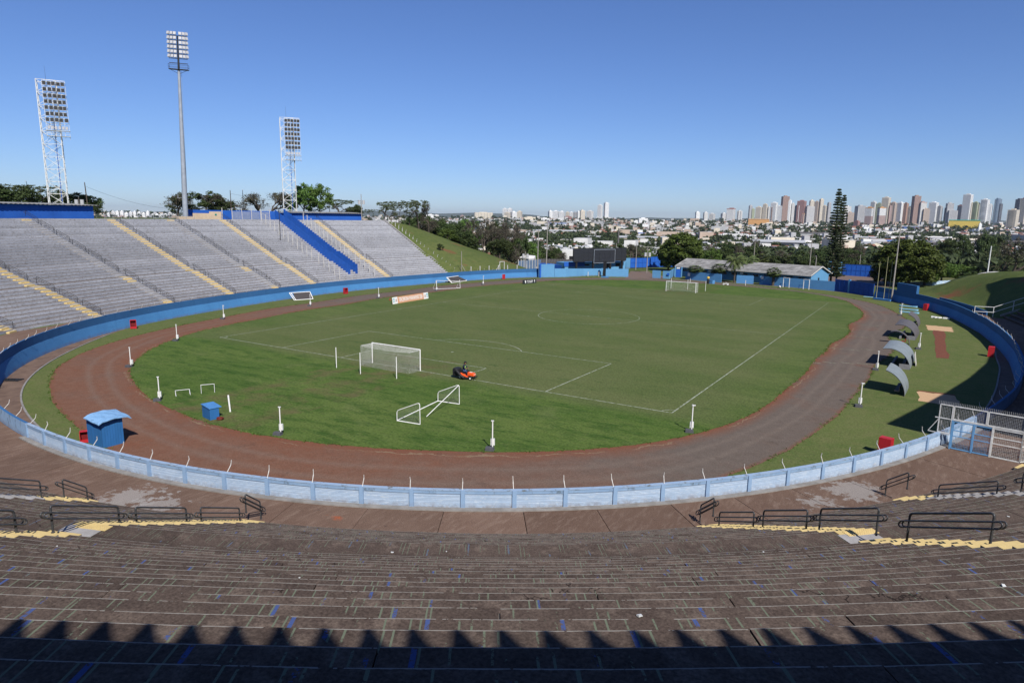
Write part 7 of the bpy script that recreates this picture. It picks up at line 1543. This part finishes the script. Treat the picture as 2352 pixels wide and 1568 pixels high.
CN = {'palewhite': 'bright white', 'white': 'off white', 'cream': 'cream', 'grey': 'grey', 'green': 'pale green', 'brown': 'dark brown', 'red': 'red-brown', 'tan': 'tan', 'pink': 'salmon pink', 'salmon': 'salmon', 'dkglass': 'dark glass', 'glass': 'mirrored', 'metal': 'light metal'}
ALLT = T1+T2+T3+T4; ctr = sorted(range(len(ALLT)), key=lambda i: ALLT[i][0][0])
LMK = [(300, 'seen left of the pole floodlight'), (1100, 'above the wooded bank'), (1300, 'left above the black screens'), (1420, 'above the black screens'), (1600, 'above the huge round tree'), (1760, 'well left of the conifers'), (1915, 'just left of the twin conifers'), (2040, 'right of the twin conifers'), (2130, 'above the huge right tree'), (2230, 'right of the tall brown tower'), (2360, 'near the right frame edge')]
seen = {}
for i in ctr:
    (x0, x1, yt, yb), wc, st, cap = ALLT[i]
    xm = (x0+x1)/2; az = YAW+math.atan((xm-1176)/FOC/math.cos(PITCH)*1.0) ; best = None
    p500 = dist_at(xm, 1000); az = math.atan2(p500[0]-CAM[0], p500[1]-CAM[1])
    for d in np.arange(700, 4400, 50):
        x, y, z = gpoint(az, d); v = px((x, y, z))[1]
        if v <= yb: best = d; break
    d = best or 4350; d = min(d, 4350); x, y, z = gpoint(az, d); dep = (np.array([x, y, z])-CAM)@FV; W = (x1-x0)/FOC*dep; H = hz((x, y), yt)-z
    place_ = next(t for lim, t in LMK if xm < lim+60) if xm < 2400 else LMK[-1][1]; base = '%s %s tower block %s' % (CN[wc], WN[st], place_); seen[base] = seen.get(base, 0)+1
    lab = base if seen[base] == 1 else base+', %s such from the left' % ['', '', 'second', 'third', 'fourth', 'fifth', 'sixth', 'seventh', 'eighth', 'ninth', 'tenth', 'eleventh', 'twelfth', 'thirteenth', 'fourteenth', 'fifteenth', 'sixteenth', 'seventeenth'][seen[base]]
    wide = W > H*1.3; rot = g.uniform(R_(18), R_(34))*(1 if g.random() < .5 else -1)+az*-1
    if wide: a, b_ = W*.5*.93, min(9, W*.2); rot = -az+R_(8)
    else: s = W/(math.cos(R_(26))+math.sin(R_(26)))/2; a, b_ = s*1.08, s*.92
    lab = ' '.join(lab.split()[:16])
    r = empty('tower_block', (x, y, z), rot, label=lab, cat='tower block')
    mb = MB(); wl_ = TM[wc]; wn_ = TM['win'] if wc not in ('dkglass',) else TM['winl']
    if st == 'c': mb.tube([(0, 0, -5), (0, 0, H)], a, 20)
    elif st == 's': mb.prism([(-a, -b_), (a, -b_), (a, b_), (-a, b_)], -6, H*.55); 
    else: mb.prism([(-a, -b_), (a, -b_), (a, b_), (-a, b_)], -6, H)
    mb.obj('body', wl_, r)
    if st == 's': mb = MB(); mb.prism([(-a*.99, -b_*.99), (a*.99, -b_*.99), (a*.99, b_*.99), (-a*.99, b_*.99)], H*.55, H); mb.obj('upper_body', TM['palewhite'], r)
    if st == 'b':
        nb_ = max(4, int(H/3.1)); mb = MB()
        for k in range(1, nb_): z_ = k*H/nb_; mb.box((0, -b_-.7, z_-.2), (a*1.1, 1.4, 1.1)); mb.box((0, b_+.7, z_-.2), (a*1.1, 1.4, 1.1))
        mb.obj('balcony_stack', wl_, r)
    mb = MB(); nf = max(2, int(H/3.3))
    def band(u0, u1, z0, z1, sd):
        if sd < 2: q = (-1, 1)[sd]; mb.box(((u0+u1)/2, q*(b_+.06), (z0+z1)/2), (abs(u1-u0), .25, z1-z0))
        else: q = (-1, 1)[sd-2]; mb.box((q*(a+.06), (u0+u1)/2, (z0+z1)/2), (.25, abs(u1-u0), z1-z0))
    for sd in range(4):
        hw = a if sd < 2 else b_; nvb = max(2, min(12, int(hw*2/3.6)))
        if st in ('v', 's'):
            for k in range(nvb): u = -hw+hw*2*(k+.5)/nvb; band(u-hw*.27/nvb, u+hw*.27/nvb, 2.5, H-1.8, sd)
        elif st in ('h', 'b'):
            for k in range(nf): z_ = (k+.45)*H/nf; band(-hw*.84, hw*.84, z_, z_+H/nf*.32, sd)
        elif st == 'g':
            for k in range(nf):
                for j in range(min(nvb, 8)): u = -hw+hw*2*(j+.5)/min(nvb, 8); z_ = (k+.4)*H/nf; band(u-.75, u+.75, z_, z_+H/nf*.45, sd)
    if mb.f: tag(mb.obj('window_bands', wn_, r), kind='stuff')
    mb = MB(); mb.prism([(-a*.45, -b_*.4), (a*.4, -b_*.4), (a*.4, b_*.5), (-a*.45, b_*.5)], H, H+(2.6 if H < 40 else 5))
    mb.obj('roof_house', TM[cap] if cap else wl_, r)
    if cap and cap != 'white': mb = MB(); mb.prism([(-a*1.02, -b_*1.02), (a*1.02, -b_*1.02), (a*1.02, b_*1.02), (-a*1.02, b_*1.02)], H-3, H+.6); mb.obj('crown_band', TM[cap], r)
# ---- large sheds and landmarks on the slope: (x0, x1, top, base, wall, roof, label)
def shed(x0, x1, yt, yb, wm, rm, lab, dep=40, rh=2.5, rotd=0, dmin=330):
    xm = (x0+x1)/2; p5 = dist_at(xm, 1000); az = math.atan2(p5[0]-CAM[0], p5[1]-CAM[1]); dd_ = None
    for d in np.arange(dmin, 4200, 20):
        x, y, z = gpoint(az, d)
        if px((x, y, z))[1] <= yb: dd_ = d; break
    d = dd_ or 3000; x, y, z = gpoint(az, d); dp = (np.array([x, y, z])-CAM)@FV; W = (x1-x0)/FOC*dp; H = max(3, hz((x, y), yt)-z-rh); r = empty('warehouse', (x, y, z), -az+R_(rotd), label=lab, cat='warehouse')
    mb = MB(); mb.prism([(-W/2, 0), (W/2, 0), (W/2, dep), (-W/2, dep)], -3, H); mb.obj('wall', TM[wm], r)
    mb = MB(); mb.face([(-W/2-1, -1, H), (W/2+1, -1, H), (W/2+1, dep/2, H+rh), (-W/2-1, dep/2, H+rh)]); mb.face([(W/2+1, dep+1, H), (-W/2-1, dep+1, H), (-W/2-1, dep/2, H+rh), (W/2+1, dep/2, H+rh)]); mb.obj('roof', TM[rm], r); return r, W, H
r, W, H = shed(1424, 1532, 543, 561, 'cream', 'metal', 'large cream factory with an orange window band above the smaller screen', 60, 2.2); mb = MB(); mb.box((-W*.05, -.4, H*.55), (W*.72, .8, H*.16)); mb.obj('orange_band', TM['orange'], r); mb = MB(); mb.box((0, -6, H*.12), (W, 12, H*.3)); mb.obj('annexe', TM['tan'], r)
p = dist_at(1422, 800); pole_thing('chimney', p, gz(*p), hz(p, 524)-gz(*p), 1.1, TM['dkroof'], 'grey factory chimney left of the cream factory', 'chimney', r2=.8, n=12)
for (x0, x1, yt, yb, wm, rm, lab, dp_) in ((1340, 1400, 542, 556, 'palewhite', 'metal', 'white shed left of the cream factory', 40), (1206, 1310, 540, 550, 'white', 'metal', 'long pale shed roofs left of the factory chimney', 40), (1225, 1330, 528, 538, 'cream', 'metal', 'long cream hall behind the tall masts', 30), (1260, 1300, 512, 520, 'palewhite', 'blue', 'white hall with a blue arched roof on the left slope', 30),
                                    (1735, 1848, 552, 574, 'dkglass', 'metal', 'wide grey roofed shed with a dark front left of the conifers', 70), (1818, 1848, 552, 572, 'palewhite', 'white', 'white block at the right end of the wide grey shed', 20), (1720, 1790, 540, 548, 'white', 'white', 'row of white sheds with a teal strip left of the conifers', 30), (1780, 1905, 533, 543, 'grey', 'dkroof', 'long dark grey roofed hall left of the conifers', 40), (1930, 2020, 543, 552, 'yellow', 'metal', 'ochre walled shed right of the conifers', 30), (1905, 1945, 542, 550, 'blue', 'white', 'royal blue shed right beside the conifers', 20),
                                    (1722, 1750, 513, 518, 'teal', 'teal', 'long green roofed store on the slope left of the conifers', 30), (1720, 1765, 503, 510, 'orange', 'orange', 'flat orange brown hall on the upper slope', 30), (2185, 2245, 505, 515, 'yellow', 'teal', 'bright yellow hall on the slope under the tallest white tower', 30), (2076, 2110, 519, 527, 'blue', 'metal', 'light blue shed above the huge right tree', 30), (2064, 2090, 545, 556, 'palewhite', 'red', 'white shed with a red base left of the huge right tree', 30), (2025, 2060, 551, 562, 'blue', 'blue', 'royal blue arched roof shed left of the mast', 30), (2130, 2185, 543, 555, 'palewhite', 'white', 'large white windowless hall right of the huge tree', 40), (2200, 2262, 548, 567, 'white', 'cream', 'white hall with a low arched roof right of the huge tree', 40), (2262, 2352, 552, 571, 'dkglass', 'dkroof', 'long dark hall at the right edge', 40), (2140, 2182, 556, 570, 'dkglass', 'dkroof', 'black shop with a yellow doorway right of the huge tree', 30), (2225, 2260, 574, 586, 'grey', 'metal', 'small house with a pale sheet roof below the dark hall', 12)):
    rr_ = shed(x0, x1, yt, yb, wm, rm, lab, dp_)
    if 'yellow doorway' in lab: mb = MB(); mb.box((rr_[1]*.2, -.3, rr_[2]*.4), (rr_[1]*.3, .5, rr_[2]*.6)); mb.obj('doorway', TM['yellow'], rr_[0])
for i in range(9):                          # sawtooth row of sheds stepping down towards the stadium
    p = dist_at(1985+i*5, 560-i*26); r = empty('warehouse', (*p, gz(*p)), R_(30), label='grey sawtooth shed with white gables between conifers and huge right tree, %s from the back' % ['first', 'second', 'third', 'fourth', 'fifth', 'sixth', 'seventh', 'eighth', 'ninth'][i], cat='warehouse', group='row of sawtooth sheds')
    mb = MB(); mb.prism([(-26, 0), (14, 0), (14, 14), (-26, 14)], -3, 5.5); mb.obj('wall', TM['tan'], r); mb = MB(); n = 6
    for k in range(n):
        a0, a1 = math.pi*k/n, math.pi*(k+1)/n; f0 = (7-7.4*math.cos(a0), 5.5+2.2*math.sin(a0)); f1 = (7-7.4*math.cos(a1), 5.5+2.2*math.sin(a1)); mb.face([(-27, f0[0], f0[1]), (15, f0[0], f0[1]), (15, f1[0], f1[1]), (-27, f1[0], f1[1])], 0); mb.face([(14.3, f0[0], 5.5), (14.3, f1[0], 5.5), (14.3, f1[0], f1[1]), (14.3, f0[0], f0[1])], 1)
    mb.obj('vaulted_roof', [TM['grey'], TM['palewhite']], r)
# open green fields in the hollow
def field(x0, x1, d0, d1, mat, name='field'):
    mb = MB(); n, m_ = 10, 6
    for i in range(n):
        for j in range(m_):
            f = []
            for (u, v) in ((i, j), (i+1, j), (i+1, j+1), (i, j+1)):
                p = dist_at(x0+(x1-x0)*u/n+3*math.sin(v*2), d0+(d1-d0)*v/m_); f.append((*p, gz(*p)+.5))
            mb.face(f)
    mb.obj(name, mat, kind='structure')
FG = grass_mat('field_grass', (.085, .105, .035), (.11, .12, .05), (.13, .11, .06), None, sc=.02)
field(1355, 1440, 370, 520, FG); field(2150, 2290, 260, 420, FG)
# faint blue hills on the horizon
mb = MB(); H_ = []
for i in range(61):
    az = R_(-80+i*1.6); h = 95+55*math.sin(i*.31)+30*math.sin(i*.83+2)+12*math.sin(i*2.1); H_.append((CAM[0]+math.sin(az)*17000, CAM[1]+math.cos(az)*17000, h, az))
for a, b_ in zip(H_[:-1], H_[1:]):
    f = lambda q, k, z: (q[0]+math.sin(q[3])*k, q[1]+math.cos(q[3])*k, z); mb.face([f(a, -1500, -60), f(b_, -1500, -60), f(b_, 0, b_[2]), f(a, 0, a[2])]); mb.face([f(a, 0, a[2]), f(b_, 0, b_[2]), f(b_, 2500, -60), f(a, 2500, -60)])
mb.obj('hills', paint('wooded_hills', (.05, .07, .04), (.07, .08, .05), 1, .001, bump=0, fine=.01), kind='structure')
# litter and weeds on the near terraces
LIT = paint('paper_scrap', (.62, .64, .64), None, .7, 5, bump=0)
for i in range(46):
    s = random.uniform(386, 432); k = random.choice([1, 4, 7, 11, 11, 12, 15, 17, 19, 20, 21, 22, 23, 24, 25, 26, 27]); p = O(s, row_off(s, k)+random.uniform(.12, .75)); mb = MB(); w = random.uniform(.02, .055)
    mb.prism([(-w, -w*.6), (w, -w*.5), (w*.8, w*.6), (-w*.7, w*.7)], 0, [.006, .02, .03, .008]); o = mb.obj('litter', LIT); o.location = (*p, row_z(k)+.012); o.rotation_euler = (0, 0, random.uniform(0, 6)); tag(o, 'small scrap of pale litter on the brown terraces', 'litter', 'litter scraps on the near terraces')
Q = leaves([(0, 0, .09), (.07, .04, .06), (-.06, .05, .05)], .13, 22, .03, .9, 4, .1); p = at(43, 1243, row_z(12))[:2]
inst('weed', quads_mesh('weed', Q, LF['light']), None, (*p, row_z(12)+.02), label='small green weed growing on a terrace step at left', cat='weed')
# rank grass tufts along the edges of verge and track
Q = []; g = np.random.default_rng(3)
for Lp, n_ in ((LI, 1500), (LO, 1500)):
    for k in range(n_):
        i = g.integers(0, len(Lp)); c = Lp[i]+(Lp[(i+1) % len(Lp)]-Lp[i])*g.random()+g.normal(size=2)*.10
        for _ in range(5):
            a = g.uniform(0, 6.28); w = np.array([math.cos(a), math.sin(a), 0])*.03; b0 = np.array([c[0]+g.normal()*.08, c[1]+g.normal()*.08, .02]); tip = b0+np.array([g.normal()*.07, g.normal()*.07, g.uniform(.06, .16)]); Q.append([b0-w, b0+w, tip+w*.2, tip-w*.2])
inst('grass_tufts', quads_mesh('grass_tufts', np.array(Q), LF['light']), kind='stuff', label='rank grass tufts along the rims of the track', cat='grass')
# the air: one box of thin pale haze around everything
mb = MB(); mb.box((0, 0, 0), (1, 1, 1)); hm = bpy.data.materials.new('thin_air'); hm.use_nodes = True; ht_ = hm.node_tree; ht_.nodes.clear()
vo = ht_.nodes.new('ShaderNodeVolumePrincipled'); vo.inputs['Color'].default_value = (.80, .88, 1, 1); vo.inputs['Density'].default_value = 3e-5; vo.inputs['Anisotropy'].default_value = .3; ou = ht_.nodes.new('ShaderNodeOutputMaterial'); ht_.links.new(vo.outputs[0], ou.inputs['Volume'])
o = mb.obj('haze', hm, kind='stuff'); o.location = (0, 0, 80); o.scale = (42000, 42000, 340)
